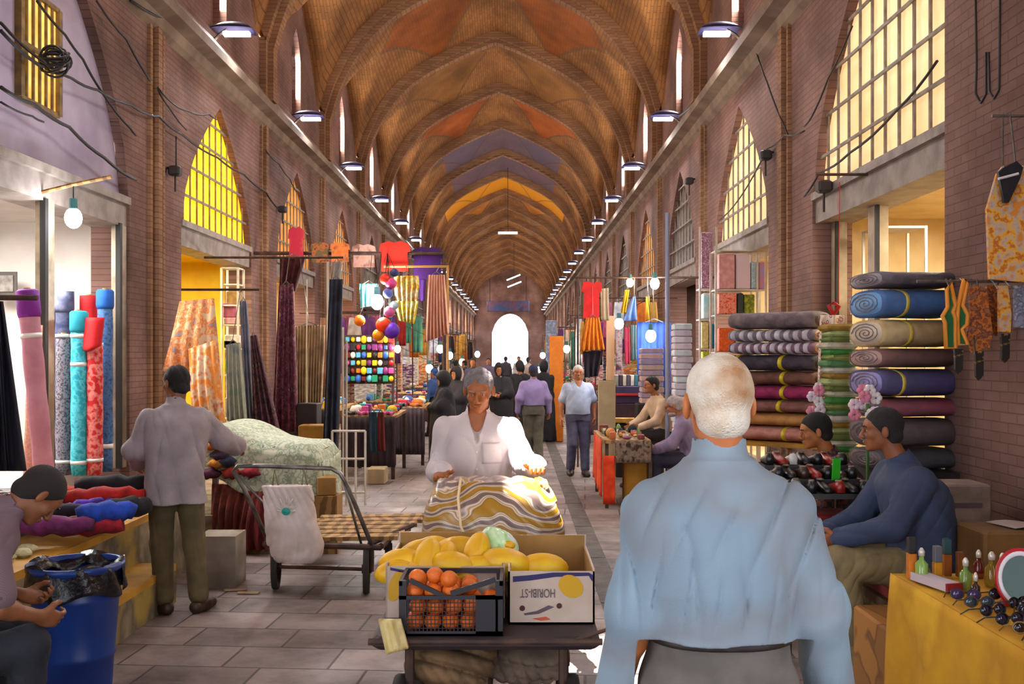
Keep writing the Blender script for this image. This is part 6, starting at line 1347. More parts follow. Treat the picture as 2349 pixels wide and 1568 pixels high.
# --- second right bay: display shelves with packs
ds = emp('display_shelves', (2.75, 13.4, 0), 'tall white shelves of packaged goods at the second right shop', 'shelf'); Yd = 13.4; X0, X1 = P(1642, 0, Yd).x, P(1757, 0, Yd).x; zz = [CAMZ + (VY - y) / FPX * Yd for y in (574, 664, 722, 808, 900)]
mb = MB()
for x in (X0, P(1737, 0, Yd).x, X1):
    for y in (Yd, Yd + .35): mb.bx(x - .013, x + .013, y - .013, y + .013, 0, zz[0])
mk('frame', mb, mWhiteP, ds); mb = MB()
for z in zz: mb = MB(); mb.bx(X0, X1, Yd, Yd + .35, z - .012, z + .006); mk('shelf', mb, mWhiteP, ds)
def pk(px0, px1, py0, py1, Y, c, lb, c2=None, sc2=20, name='goods_pack', dep=.2, kind='noise', zfloor=None):
    a, b_ = P(px0, py0, Y), P(px1, py1, Y); z1 = zfloor if zfloor is not None else b_.z; mb = MB(); mb.rbox(((a.x + b_.x) / 2, Y + dep / 2, (a.z + z1) / 2), (b_.x - a.x, dep, a.z - z1), .012); return tag(mk(name, mb, M('pk_' + c + (c2 or ''), c, .6, [c2 or _shade(c, .85), c], sc2, kind)), lb, 'pack')
zf = lambda i: zz[i] + .009
pk(1650, 1686, 582, 660, Yd + .02, 'e0a8a0', 'pink pack with a grey window on the top shelf of the white display', 'c88a88', 8, zfloor=zf(1)); pk(1689, 1722, 582, 660, Yd + .02, 'd8c0c4', 'pink and white striped pack on the top shelf of the white display', 'b85c78', 40, kind='check', zfloor=zf(1)); pk(1724, 1736, 600, 660, Yd + .02, 'b8d8d8', 'narrow pale blue pack on the top shelf of the white display', zfloor=zf(1)); pk(1741, 1756, 600, 660, Yd + .02, 'b898c8', 'violet pack at the right end of the top shelf', 'd89098', 5, zfloor=zf(1))
pk(1650, 1690, 672, 720, Yd + .02, 'e04818', 'orange-red pack with white drawings on the second shelf', 'e8a088', 24, zfloor=zf(2)); pk(1693, 1706, 672, 720, Yd + .02, '2c3c34', 'dark green pack on the second shelf', zfloor=zf(2)); pk(1708, 1732, 675, 720, Yd + .02, 'a8a010', 'olive yellow pack on the second shelf', '4c6414', 10, zfloor=zf(2)); pk(1650, 1684, 752, 806, Yd + .02, 'e86010', 'bright orange pack on the third shelf', zfloor=zf(3)); pk(1688, 1730, 745, 806, Yd + .02, 'd8c0a0', 'cream pack on the third shelf', zfloor=zf(3)); pk(1655, 1700, 840, 898, Yd + .02, '8a4a3a', 'brown pack on the lowest shelf of the white display', zfloor=zf(4)); pk(1704, 1730, 850, 898, Yd + .02, 'd8d0c8', 'white pack on the lowest shelf of the white display', zfloor=zf(4))
ds2 = emp('display_shelves', (2.45, 13.9, 0), 'narrow shelf column with pale packs left of the white display', 'shelf'); Ye = 13.9; mb = MB(); xa, xb = P(1606, 0, Ye).x, P(1644, 0, Ye).x; z2 = [CAMZ + (VY - y) / FPX * Ye for y in (662, 732, 800, 860)]
for x in (xa, xb): mb.bx(x - .012, x + .012, Ye, Ye + .03, 0, CAMZ + (VY - 520) / FPX * Ye)
for z in z2: mb.bx(xa, xb, Ye, Ye + .3, z - .012, z + .006)
mk('frame', mb, mWhiteP, ds2)
pk(1610, 1634, 532, 660, Ye + .02, 'c8b8c8', 'tall speckled pack with yellow top hanging over the narrow shelf column', '8a3a5c', 30, zfloor=z2[0] + .006); pk(1614, 1640, 672, 730, Ye + .02, 'a0e0e8', 'pale turquoise pack in the narrow shelf column', 'e0f0f0', 5, zfloor=z2[1] + .006); pk(1610, 1626, 738, 798, Ye + .02, 'e8dc90', 'cream yellow pack in the narrow shelf column', zfloor=z2[2] + .006); pk(1628, 1640, 742, 798, Ye + .02, '1c8aa8', 'deep turquoise pack in the narrow shelf column', zfloor=z2[2] + .006); pk(1612, 1638, 806, 858, Ye + .02, 'c8d830', 'lime pack in the narrow shelf column', zfloor=z2[3] + .006)
# paper goods towers
def tower(px0, px1, py0, Y, zb, n_, cols, lb, grp, jit=.012):
    xa, xb = P(px0, 0, Y).x, P(px1, 0, Y).x; zt = CAMZ + (VY - py0) / FPX * Y; h_ = (zt - zb) / n_
    for k in range(n_):
        c = cols[k % len(cols)]; mb = MB(); mb.rbox(((xa + xb) / 2 + rnd.uniform(-jit, jit), Y, zb + h_ * (k + .5)), (xb - xa, .3, h_ * .94), .012)
        tag(mk('textile_pack', mb, cloth('pkt_' + c, c, _shade(c, .9), 9)), lb % (ORDN[min(k, 18)] if k < 19 else 'topmost'), 'pack', grp)
pbox(1.92, 2.32, 12.3, 12.75, 0, .62, M('dark_case'), 'dark case under the white tower of packs', 'packing_case')
tower(1545, 1584, 742, 12.5, .62, 19, ['e0dce8', 'd8d0e0', 'dce8ec', 'e8d8e4'], '%s pack from below in the white tower behind the foreground man', 'white tower of packs')
pbox(1.72, 2.08, 14.0, 14.4, 0, 1.1, M('dark_case'), 'dark case under the pinkish tower of packs', 'packing_case')
tower(1468, 1519, 798, 14.2, 1.1, 10, ['d8b8b0', 'b0a0b8', 'c8b0a8', 'a89cb8'], '%s pack from below in the pinkish tower under the blue cloth', 'pinkish tower of packs')
# tall pole, rails and hanging goods
mb = MB(); mb.tube([(P(1531, 0, 12.2).x, 12.2, 0), (P(1531, 0, 12.2).x, 12.2, CAMZ + (VY - 488) / FPX * 12.2)], .028, 10); tag(mk('metal_pole', mb, M('blue_grey_steel', '8a90a8', .35, metal=.5)), 'tall blue-grey steel pole in front of the right stalls', 'pole')
rod(3.2, .95, 15.9, 3.02, 'long rail out from the right wall carrying the red dress', mRust, .016, (1.0,)); rod(3.2, 1.5, 14.9, 2.95, 'rail with scarves and bulbs above the blue cloth on the right', mRust, .014)
RR = (15.9, 3.02)
pgar([(1338, 648), (1348, 645), (1362, 650), (1372, 645), (1380, 650), (1380, 668), (1374, 672), (1374, 730), (1338, 730), (1340, 672), (1333, 668)], 15.9, M('red_dress', 'd0080c', .75, 'a80408', 5), 'scarlet short-sleeved dress hanging over the right stalls', 'hanging_dress', rail=RR, th=.06)
drape('hanging_garment', 'orange fringed garment hanging below the scarlet dress', 'garment', ((1345, 728), (1375, 728)), ((1330, 805), (1388, 802)), 15.8, M('orange_fringe', 'd8801c', .85, ['e89428', 'b85c14', 'd87a1c'], 14, stretch=(4, 1, .3)), 5, .05, nu=30, rail=RR)
drape('hanging_trousers', 'dark purple trousers hanging under the orange garment', 'trousers', ((1338, 806), (1384, 804)), ((1342, 866), (1372, 862)), 15.9, cloth('dark_purple', '241c30', '16121e', 5), 3, .05, rail=RR)
drape('hanging_garment', 'pale cream cloth hanging right of the scarlet dress', 'garment', ((1378, 662), (1396, 660)), ((1380, 735), (1398, 735)), 16.1, cloth('creamcloth', 'c8bca0', 'b0a488', 5), 2, .03, rail=RR)
drape('hanging_scarf', 'yellow scarf under the warm bulb', 'scarf', ((1434, 665), (1444, 665)), ((1424, 718), (1436, 716)), 14.9, cloth('yellowscarf', 'e0b810', 'c89c08', 5), 2, .03, rail=(14.9, 2.95))
drape('hanging_scarf', 'sky blue cloth triangle beside the yellow scarf', 'scarf', ((1452, 680), (1458, 680)), ((1430, 735), (1462, 735)), 14.9, cloth('skyscarf', '7c9cd8', '5c7cc0', 5), 2, .03, rail=(14.9, 2.95))
drape('hanging_cloth', 'royal blue cloth backdrop with a bulb in front of it', 'cloth', ((1462, 738), (1540, 738)), ((1462, 900), (1540, 905)), 14.7, cloth('royalback', '2c4c9c', '1c3478', 4), 5, .04, rail=(14.9, 2.95))
drape('hanging_scarf', 'pink and yellow scarf left of the royal blue backdrop', 'scarf', ((1433, 750), (1444, 750)), ((1434, 835), (1446, 835)), 15.0, cloth('pinkyellow', 'd84868', ['d84868', 'e0a818'], 2.5), 2, .03, rail=(14.9, 2.95))
drape('hanging_scarf', 'pale aqua scarf beside the pink and yellow one', 'scarf', ((1448, 745), (1460, 745)), ((1449, 825), (1461, 825)), 15.0, cloth('aqua', 'a8d0d0', '8cbcc0', 5), 2, .03, rail=(14.9, 2.95))
drape('hanging_scarf', 'mustard strip of cloth between the two upper bulbs', 'scarf', ((1482, 680), (1490, 680)), ((1482, 735), (1490, 735)), 14.9, cloth('mustardstrip', 'e0a818', 'c08c10', 5), 1, .02, rail=(14.9, 2.95))
bulb(P(1445, 648, 14.9), Vector((P(1445, 648, 14.9).x, 14.9, 2.95)), 'warm bulb over the yellow scarf on the right', 'ffd8a0', 28, .055, 30, (1, .75, .45)); bulb(P(1502, 650, 14.8), Vector((P(1502, 650, 14.8).x, 14.9, 2.95)), 'bluish white bulb high above the royal blue cloth', 'e8f0ff', 30, .07, 40, (.85, .92, 1)); bulb(P(1493, 770, 14.4), Vector((P(1493, 770, 14.4).x, 14.9, 2.95)), 'white bulb in front of the royal blue cloth', 'e8ecff', 30, .075, 40, (.8, .88, 1))
pk(1391, 1410, 724, 832, 16.4, 'e0b890', 'tall poster board with orange squares behind the orange garment', 'e8e0e0', 14, 'poster_board', .04, 'check', zfloor=0); pk(1413, 1428, 755, 832, 16.2, '4c1c38', 'dark plum box stand beside the poster board', 'b8a8b0', 10, 'box_stand', .1, zfloor=0)
pk(1260, 1292, 770, 852, 20.5, 'e88c10', 'orange banner hanging beyond the walking man', 'e0780c', 3, 'orange_banner', .03, zfloor=0); pk(1252, 1277, 734, 765, 24, 'b8c0d0', 'pale blue framed notice board far on the right', '7888a8', 8, 'notice_board', .04, zfloor=0)
pk(1372, 1412, 872, 974, 13.9, 'c8b48c', 'large beige board leaning behind the trinket table', 'b8a47c', 3, 'beige_board', .03, zfloor=0)
pk(1412, 1470, 885, 925, 14.6, '241438', 'dark purple trunk with a red band behind the trinket table', '301c44', 5, 'trunk', .3); pk(1412, 1468, 901, 908, 14.58, 'c01c1c', 'red strap across the dark purple trunk', None, 5, 'strap', .02); pk(1412, 1468, 925, 960, 14.6, '3c0c28', 'dark crimson trunk below the purple one', '240c1c', 5, 'trunk', .3); pk(1408, 1478, 958, 970, 14.5, 'd8a040', 'yellow wooden board under the trunks', None, 5, 'wooden_board', .4)
pbox(P(1410, 0, 14.7).x, P(1474, 0, 14.7).x, 14.55, 14.9, 0, CAMZ - (970 - VY) / FPX * 14.6, M('dark_case'), 'dark case under the trunks', 'packing_case')
for k in range(7):
    x = P(1412 + 9 * k, 0, 14.6).x; h_ = .16; c = ['8a8478', '3c2c30', 'c8b8a0', '4c4450', 'd8c8b8', '2c6c74', '5c3434'][k]; z0_ = CAMZ - (885 - VY) / FPX * 14.6; mb = MB(); mb.rbox((x + .02, 14.72, z0_ + h_ / 2 + .002), (.05, .2, h_), .006); tag(mk('book', mb, M('book_' + c, c, .7, _shade(c, .8), 6)), '%s upright book on top of the purple trunk' % ['grey', 'dark brown', 'cream', 'slate', 'pale', 'teal', 'maroon'][k], 'book')
# --- trinket table
tt = emp('stall_table', (1.38, 12.6, 0), 'low trinket table with an orange cloth at its left side', 'table'); mb = MB(); mb.bx(1.03, 1.58, 11.6, 13.1, .76, .8); mk('tabletop', mb, mWood, tt)
for x in (1.07, 1.58):
    for y in (11.65, 13.05): mb = MB(); mb.bx(x - .02, x + .02, y - .02, y + .02, 0, .76); mk('leg', mb, mRust, tt)
mb = MB(); mb.sheet(lambda u, v: (1.015 - .02 * math.sin(u * 20) * v, 11.75 + 1.1 * u, .78 - (.66 - .1 * u) * v), 20, 8, .01, (-1, 0, 0)); mb.sheet(lambda u, v: (1.02 + .14 * u, 11.58 - .02 * v, .62 - .56 * v), 6, 6, .01, (0, -1, 0)); mk('side_cloth', mb, cloth('vermilion', 'e04010', ['c83008', 'e85018'], 4), tt, True)
mb = MB(); mb.sheet(lambda u, v: (1.16 + .42 * u, 11.57 - .015 * math.sin(u * 30), .80 - .26 * v), 20, 5, .01, (0, -1, 0)); mk('front_cloth', mb, cloth('brown_stall', '5c4038', ['8a7868', '3c2820'], 14), tt, True)
pbox(1.30, 1.56, 11.75, 12.1, 0, .52, M('ochre_carton', 'a87820', .8, '8c6018', 4), 'ochre carton standing under the trinket table', 'cardboard_box')
TRC = ['c8b0a0', '8a3a3a', 'd8a040', '3c5c8a', '6c8a4a', '241c24', 'e0d8d0', 'a86c8a', '1c1c20', 'c86c3c']
TRN = ['beige', 'brick red', 'ochre', 'blue', 'green', 'black', 'white', 'mauve', 'jet', 'orange']
def scatter(n_, x0, x1, y0, y1, z, grp, lb, smin=.05, smax=.13, hmax=.12, seedv=1, cols=TRC, names_=TRN):
    rr = random.Random(seedv); nx = max(1, int(math.sqrt(n_ * (x1 - x0) / (y1 - y0)))); ny = math.ceil(n_ / nx); cnt = {}
    for k in range(n_):
        i, j_ = k % nx, k // nx; q = rr.randrange(len(cols)); cw, cd = (x1 - x0) / nx, (y1 - y0) / ny; wx = min(cw * .85, rr.uniform(smin, smax)); wy = min(cd * .85, rr.uniform(smin, smax)); h_ = rr.uniform(.02, hmax)
        x, y = x0 + cw * (i + .5), y0 + cd * (j_ + .5); t = rr.randrange(4); mb = MB()
        if t == 0: mb.rbox((x, y, z + h_ / 2), (wx, wy, h_), .008, 0)
        elif t == 1: mb.ball((x, y, z + min(h_, .06)), (wx / 2, wy / 2, min(h_, .06)), 10)
        elif t == 2: mb.lathe([(0, 0), (wx * .4, 0), (wx * .45, h_ * .5), (wx * .25, h_), (0, h_)], (x, y, z), 10, None, 1, wy / wx)
        else: mb.sheet(lambda u, v: (x + (u - .5) * wx, y + (v - .5) * wy, z + .043 + .015 * math.sin(u * 9 + v * 7 + k)), 5, 5, .025, (0, 0, 1))
        mt_ = M('trinket_' + cols[q], cols[q], .6, _shade(cols[q], .8), 12); tag(mk(('small_box', 'round_trinket', 'small_pot', 'folded_cloth')[t], mb, mt_, smooth=t in (1, 2)), '%s %s, row %s place %s %s' % (names_[q], ('box', 'ball', 'pot', 'folded cloth')[t], ORDN[min(18, j_)], ORDN[min(18, i)], lb), 'goods', grp)
scatter(34, 1.06, 1.56, 11.64, 13.06, .8, 'trinkets on the right hand table', 'on the trinket table', seedv=5)
# brackets, junction boxes and cables on the walls
def wcable(pts, side, label, r_=.012, x=None, mat=None):
    xx = x if x is not None else (-4.12 if side < 0 else 3.08); W = []
    for (px, py) in pts: Y = xx * FPX / (px - VX); W.append(P(px, py, Y))
    S_ = []
    for i in range(len(W) - 1):
        for t in (0, .25, .5, .75): q = W[i].lerp(W[i + 1], t); q.z -= .03 * math.sin(math.pi * t) * min(1, (W[i + 1] - W[i]).length); S_.append(q)
    S_.append(W[-1]); mb = MB(); mb.tube(S_, r_, 5); return tag(mk('cable', mb, mat or M('cable_black', '1e1716', .6), smooth=True), label, 'cable')
L_ = -1
wcable([(2, 52), (95, 138), (165, 180), (225, 207), (300, 240), (340, 262), (365, 266), (420, 310), (500, 362), (560, 400), (610, 440), (640, 480)], -1, 'long black cable from the window tangle sagging past the yellow arch', .014)
wcable([(2, 70), (90, 150), (100, 152)], -1, 'thick black cable into the wire tangle from the left edge', .016); wcable([(85, 2), (150, 80), (190, 135), (230, 205), (300, 295), (312, 310)], -1, 'black cable crossing the lavender wall diagonally to the pier', .013)
wcable([(222, 2), (290, 90), (345, 185)], -1, 'black cable from the top left down to the first pier', .012); wcable([(2, 200), (80, 240), (160, 292), (240, 362), (312, 412)], -1, 'thick cable below the small barred window', .017); wcable([(2, 234), (75, 267), (100, 280)], -1, 'short cable under the barred window at the left edge', .010)
wcable([(300, 2), (400, 52), (470, 130), (520, 182), (600, 252), (660, 300)], -1, 'bundle of dark cables running below the left cornice', .018); wcable([(362, 200), (400, 240), (430, 255), (480, 262), (500, 275)], -1, 'cable looping above the yellow arch', .010); wcable([(362, 205), (392, 252), (428, 298)], -1, 'short slack cable between pier and yellow arch', .010); wcable([(610, 345), (640, 375), (665, 410), (680, 440)], -1, 'slack cable on the wall after the second left pier', .010); wcable([(404, 312), (404, 380)], -1, 'vertical cable down to the loudspeaker box', .009)
wcable([(1802, 10), (1762, 30), (1700, 112), (1650, 170), (1600, 225), (1560, 265)], 1, 'dark cable bundle under the right cornice', .016); wcable([(1735, 118), (1760, 190), (1800, 290), (1808, 310)], 1, 'cable slanting down beside the second right arch', .010); wcable([(1955, 60), (1900, 180), (1862, 268), (1845, 290)], 1, 'cable hanging down the edge of the large grid window', .010); wcable([(1845, 300), (1800, 310), (1760, 340), (1700, 450), (1650, 505)], 1, 'cable sagging across the second right arch', .010)
wcable([(2150, 140), (2060, 250), (1950, 350), (1880, 395), (1845, 450)], 1, 'cable along the beam of the large grid window', .012, 3.12); wcable([(2238, 0), (2240, 150), (2238, 215), (2250, 236), (2262, 215), (2262, 120)], 1, 'hanging black cable loop on the nearest right pier', .008, 3.1); wcable([(2268, 120), (2270, 210), (2280, 226), (2292, 205), (2294, 0)], 1, 'second black cable loop on the nearest right pier', .008, 3.1)
t_ = SDF(P(125, 140, 8.88) - Vector((.3, .3, .3)), P(125, 140, 8.88) + Vector((.3, .3, .3)), .01); 
mb = MB(); c0 = Vector((-4.10, 4.10 * FPX / (VX - 125), 0)); c0.z = CAMZ + (VY - 140) / FPX * c0.y; rr = random.Random(3)
for k in range(14):
    ax = Vector((rr.gauss(0, .3), rr.gauss(0, 1), rr.gauss(0, 1))).normalized(); u_ = ax.orthogonal().normalized(); v_ = ax.cross(u_); rad = rr.uniform(.06, .13); cc = c0 + Vector((0, rr.uniform(-.05, .05), rr.uniform(-.05, .05)))
    mb.tube([cc + (u_ * math.cos(a) + v_ * math.sin(a)) * rad * Vector((.4, 1, 1)).length / 1.5 for a in np.linspace(0, 2 * math.pi, 16, endpoint=False)], .010, 5, True)
tag(mk('wire_tangle', mb, M('cable_black'), smooth=True), 'dark knot of coiled wires in front of the small barred window', 'wires')
for (px, py, side, lb) in ((402, 392, -1, 'small rusty loudspeaker box on the first left pier'), (648, 480, -1, 'small rusty box on the second left pier'), (1581, 415, 1, 'small dark lamp box on the second right pier'), (1756, 356, 1, 'black bracket lamp beside the second right arch'), (1890, 428, 1, 'small black camera on the right shop beam')):
    xx = -4.1 if side < 0 else 3.05; Y = xx * FPX / (px - VX); q = P(px, py, Y); mb = MB(); mb.rbox(q, (.14, .14, .12), .02); mb.tube([q, (XL if side < 0 else XR, Y, q.z + .04)], .015, 6); mb.tube([q, q + Vector((0, 0, -.25))], .012, 6); tag(mk('wall_box', mb, M('box_dark', '2c2220', .6)), lb, 'wall box')
mb = MB(); Y = 3.1 * FPX / (1935 - VX); mb.tube([(3.15, 8.9, P(1990, 400, 8.9).z), (P(1872, 400, 8.9).x, 8.9, P(1872, 400, 8.9).z)], .014, 6); tag(mk('rusty_rod', mb, mRust), 'rusty rod sticking out from the beam of the right shop', 'rod')
# ================================================================ BRIGHT LEFT STALL AND THE FAR HALL
rod(-4.25, -1.12, 16.0, 3.42, 'long dark rail across the top of the bright left stall', mRust, .03, (-1.14,)); rod(-2.1, -1.06, 15.9, 3.2, 'short ochre rail under the purple shirt', M('ochre_rail', 'b88848', .6), .02, (-1.08,))
RL = (16.0, 3.42)
def shirtp(cx, y0, y1, w_, Y, mat, lb, rail=RL, sleeves=.25):
    a = w_ / 2; pgar([(cx - a * .35, y0), (cx - a * .9, y0 + (y1 - y0) * .10), (cx - a, y0 + (y1 - y0) * (.10 + sleeves)), (cx - a * .82, y0 + (y1 - y0) * (.12 + sleeves)), (cx - a * .85, y1), (cx + a * .85, y1), (cx + a * .82, y0 + (y1 - y0) * (.12 + sleeves)), (cx + a, y0 + (y1 - y0) * (.10 + sleeves)), (cx + a * .9, y0 + (y1 - y0) * .10), (cx + a * .35, y0), (cx, y0 + (y1 - y0) * .06)], Y, mat, lb, 'hanging_shirt', None, rail, .10)
shirtp(906, 553, 622, 72, 16.0, M('vermilion_shirt', 'e02408', .75, 'c41c04', 4), 'bright vermilion shirt hanging high on the left stall rail')
shirtp(981, 566, 640, 74, 16.1, M('purple_shirt', '4a0c78', .75, '38085c', 4), 'deep purple shirt hanging right of the vermilion one')
drape('hanging_garment', 'narrow purple sleeve cloth hanging behind the peach dress', 'garment', ((962, 640), (976, 640)), ((962, 690), (974, 690)), 16.2, M('purple_shirt'), 1, .02, rail=RL)
drape('hanging_dress', 'pale peach pleated dress hanging in front of the bright stall', 'dress', ((982, 630), (1020, 630)), ((974, 785), (1030, 765)), 15.2, M('peach_pleats', 'f0b090', .8, ['f4c0a4', 'dc9478'], 9, stretch=(3, 1, .3)), 7, .06, nu=40, rail=(15.9, 3.2))
TR = emp('hanging_tiered_cloth', P(932, 735, 15.6), 'yellow, white and lime tiered fringed cloth hanging in the bright left stall', 'cloth')
for k, (y0_, y1_, c, lb) in enumerate(((632, 660, 'e8d040', 'yellow and white fringed tier, top of the hanging tiered cloth'), (660, 690, 'd8c880', 'pale tier in the middle of the hanging tiered cloth'), (690, 735, 'c8d020', 'lime yellow fringe at the bottom of the hanging tiered cloth'))):
    o = drape('tier', lb, 'cloth', ((904, y0_), (960, y0_)), ((902 + 6 * k, y1_), (962 - 6 * k, y1_ + 8 * (k == 2))), 15.6, M('tier_' + c, c, .8, ['f0ecc8', c, 'e89030', c], 14, lo=.35, hi=.65), 5, .05)
    del o['category']; loc_ = o.location - TR.location; o.parent = TR; o.location = loc_
mb = MB(); mb.tube([P(915, 633, 15.6), P(932, 622, 15.7), P(950, 633, 15.6)], .008, 5); mb.tube([P(932, 622, 15.7), (P(932, 0, 15.9).x, 15.9, 3.21)], .006, 5); mk('hanger', mb, M('wire'), TR)
drape('hanging_cloth', 'turquoise fringed cloth beside the brightest bulb', 'cloth', ((824, 650), (868, 650)), ((826, 705), (862, 700)), 15.6, M('turq_fringe', '48b8cc', .8, ['78d0dc', '2c98b0'], 9, stretch=(4, 1, .3)), 4, .04, rail=RL)
TB = emp('toy_ball_bunch', P(890, 768, 15.4), 'bunch of coloured toy balls strung together beside the dazzling bulb', 'toys')
for k, (px, py, rpx, c, lb) in enumerate(((884, 640, 13, 'e83018', 'red toy ball'), (897, 650, 13, 'e04898', 'pink toy ball'), (890, 672, 12, '6878d8', 'blue toy ball'), (893, 715, 13, 'e070b0', 'rose toy ball'), (880, 745, 18, 'e83a10', 'large orange-red toy ball'), (898, 758, 19, '6428c8', 'large violet toy ball'), (868, 768, 14, 'f09010', 'orange toy ball'), (905, 625, 10, '2c3c78', 'navy toy ball'), (825, 735, 13, 'e87a18', 'orange toy ball left of the bulb'), (905, 700, 10, 'b8d8e8', 'pale blue toy ball'))):
    c0 = P(px, py, 15.4); r_ = rpx / FPX * 15.4; mb = MB(); mb.ball(c0, r_, 14); o = mk('toy_ball', mb, M('ball_' + c, c, .35), TB, True); o['label'] = lb; mb = MB(); mb.tube([c0 + Vector((0, 0, r_)), (P(888, 0, 15.9).x, 15.95, 3.42)], .004, 4); mk('string', mb, mBlk, TB)
shirtp(735, 556, 602, 44, 15.9, M('dark_flower', '5c4c2c', .8, ['5c4c2c', 'a85828', '3c3424'], 9), 'olive flower-print top near the left end of the stall rail'); shirtp(780, 556, 600, 44, 15.9, M('orange_flower', 'b85c24', .8, ['c86c2c', '8a4420'], 9), 'rusty orange top on the stall rail'); shirtp(835, 560, 612, 56, 16.2, M('dusty_pink_print', 'c09080', .8, ['c89c8c', '8c6054'], 9), 'dusty pink printed top beside the vermilion shirt'); shirtp(680, 520, 598, 36, 15.9, M('crimson_top', 'b01c3c', .8, ['b01c3c', 'd87038'], 3), 'crimson top with pale stripes at the wall end of the rail', (15.9, 3.45))
bulb(P(865, 692, 15.5), Vector((P(865, 692, 15.5).x, 16.0, 3.42)), 'dazzling white bulb in the bright left stall', 'ffffff', 40, .10, 240, (1, .97, .92)); bulb(P(912, 800, 16.8), Vector((P(912, 800, 16.8).x, 16.6, 3.4)), 'warm orange bulb low in the bright left stall', 'ffb868', 30, .055, 35, (1, .65, .35))
rod(-4.25, -1.6, 16.6, 3.4, 'inner rail holding the warm bulb in the left stall', mRust, .012)
# tables with goods
BR = ['d87020', 'c8182c', 'e8c018', '2858b0', '1c8a60', '7a2870', 'f0e0d0', '1c1a20', 'd84890', '58a8c8']; BN = ['orange', 'red', 'yellow', 'blue', 'green', 'plum', 'white', 'black', 'pink', 'pale blue']
def stall(x0, x1, y0, y1, z, lb, n_, seedv, grp, under=None):
    o = emp('stall_table', ((x0 + x1) / 2, (y0 + y1) / 2, 0), lb, 'table'); mb = MB(); mb.bx(x0, x1, y0, y1, z - .04, z); mk('tabletop', mb, mWood, o)
    for x in (x0 + .04, x1 - .04):
        for y in (y0 + .04, y1 - .04): mb = MB(); mb.bx(x - .025, x + .025, y - .025, y + .025, 0, z - .04); mk('leg', mb, mRust, o)
    if under: mb = MB(); mb.sheet(lambda u, v: (x0 + (x1 - x0) * u, y0 - .02 + .015 * math.sin(u * 50), z - .02 - (z - .2) * v), 40, 6, .01, (0, -1, 0)); mk('skirt', mb, cloth('skirt_' + under, under, [_shade(under, 1.6), under], 9, stretch=(4, 1, .3)), o, True)
    scatter(n_, x0 + .03, x1 - .03, y0 + .03, y1 - .03, z, grp, 'on ' + lb.split(',')[0] if 'far ' in lb else grp.replace('goods on', 'on'), .08, .22, .14, seedv, BR, BN)
stall(-2.5, -1.72, 14.3, 15.8, .92, 'the nearer table of the bright left stall, dark skirted', 34, 11, 'goods on the nearer left stall table', '241a1e')
stall(-2.0, -1.46, 16.1, 17.6, .95, 'the farther table of the bright left stall, crowded with cloth', 26, 12, 'goods on the farther left stall table', '2c2024')
stall(-3.6, -2.6, 14.6, 16.4, 1.0, 'the wall-side table of the bright left stall, dark skirted', 24, 13, 'goods on the wall-side left stall table', '1c1618')
drape('hanging_cloth', 'dark teal cloth hanging at the table front of the left stall', 'cloth', ((846, 945), (864, 945)), ((846, 1036), (866, 1038)), 14.05, cloth('dteal', '1c3848', '142834', 4), 2, .02, rail=(14.3, .9)); drape('hanging_cloth', 'dark red cloth beside the teal one at the table front', 'cloth', ((866, 945), (880, 945)), ((866, 1034), (884, 1034)), 14.05, cloth('dred', '6c1818', '4c1010', 4), 2, .02, rail=(14.3, .9))
pbox(P(848, 0, 14).x, P(888, 0, 14).x, 13.75, 14.1, 0, .22, M('pale_carton', 'b8a07c', .8, '9c8868', 4), 'pale carton on the floor under the teal cloth', 'cardboard_box')
pbox(P(684, 0, 13).x, P(742, 0, 13).x, 13.0, 13.3, 0, CAMZ - (975 - VY) / FPX * 13, M('ochre_carton'), 'ochre carton on the floor left of the tall black garment', 'cardboard_box')
pbox(P(682, 0, 13.4).x, P(728, 0, 13.4).x, 13.35, 13.7, 0, CAMZ - (925 - VY) / FPX * 13.4, M('dark_case'), 'black trunk below the beige curtain', 'trunk')
# toy wall at the back of the bright stall
dr = emp('display_board', (-2.35, 16.9, 0), 'dark board crowded with small coloured toys at the back of the left stall', 'board'); mb = MB(); a, b_ = P(788, 768, 16.9), P(905, 880, 16.9); mb.bx(a.x, b_.x, 16.9, 16.95, b_.z, a.z); mk('board', mb, M('dark_board', '3c2a20', .8), dr)
for x in (a.x + .03, b_.x - .03): mb = MB(); mb.bx(x - .02, x + .02, 16.9, 16.95, 0, b_.z); mk('leg', mb, mRust, dr)
rr = random.Random(5); TOY = BR + ['a8a020', '6c1c1c']; TNN = BN + ['olive', 'maroon']
for i in range(9):
    for j_ in range(6):
        q = rr.randrange(len(TOY)); p = P(797 + 12.5 * i, 778 + 18 * j_, 16.85); mb = MB(); s_ = rr.uniform(.035, .06)
        if (i + j_) % 2: mb.ball(p, (s_, .04, s_ * 1.2), 8)
        else: mb.rbox(p, (s_ * 1.7, .06, s_ * 2), .01)
        tag(mk('small_toy', mb, M('ball_' + TOY[q], TOY[q], .35), smooth=bool((i + j_) % 2)), '%s toy on the toy board, row %s, place %s' % (TNN[q], ORDN[j_], ORDN[i]), 'toy', 'toys on the dark board')
# shelves behind the beige curtain
pk(712, 722, 660, 740, 15.2, 'c8b070', 'cream box column above the beige curtain', '8a7440', 16, 'box_column', .15, 'check', zfloor=0) if False else None
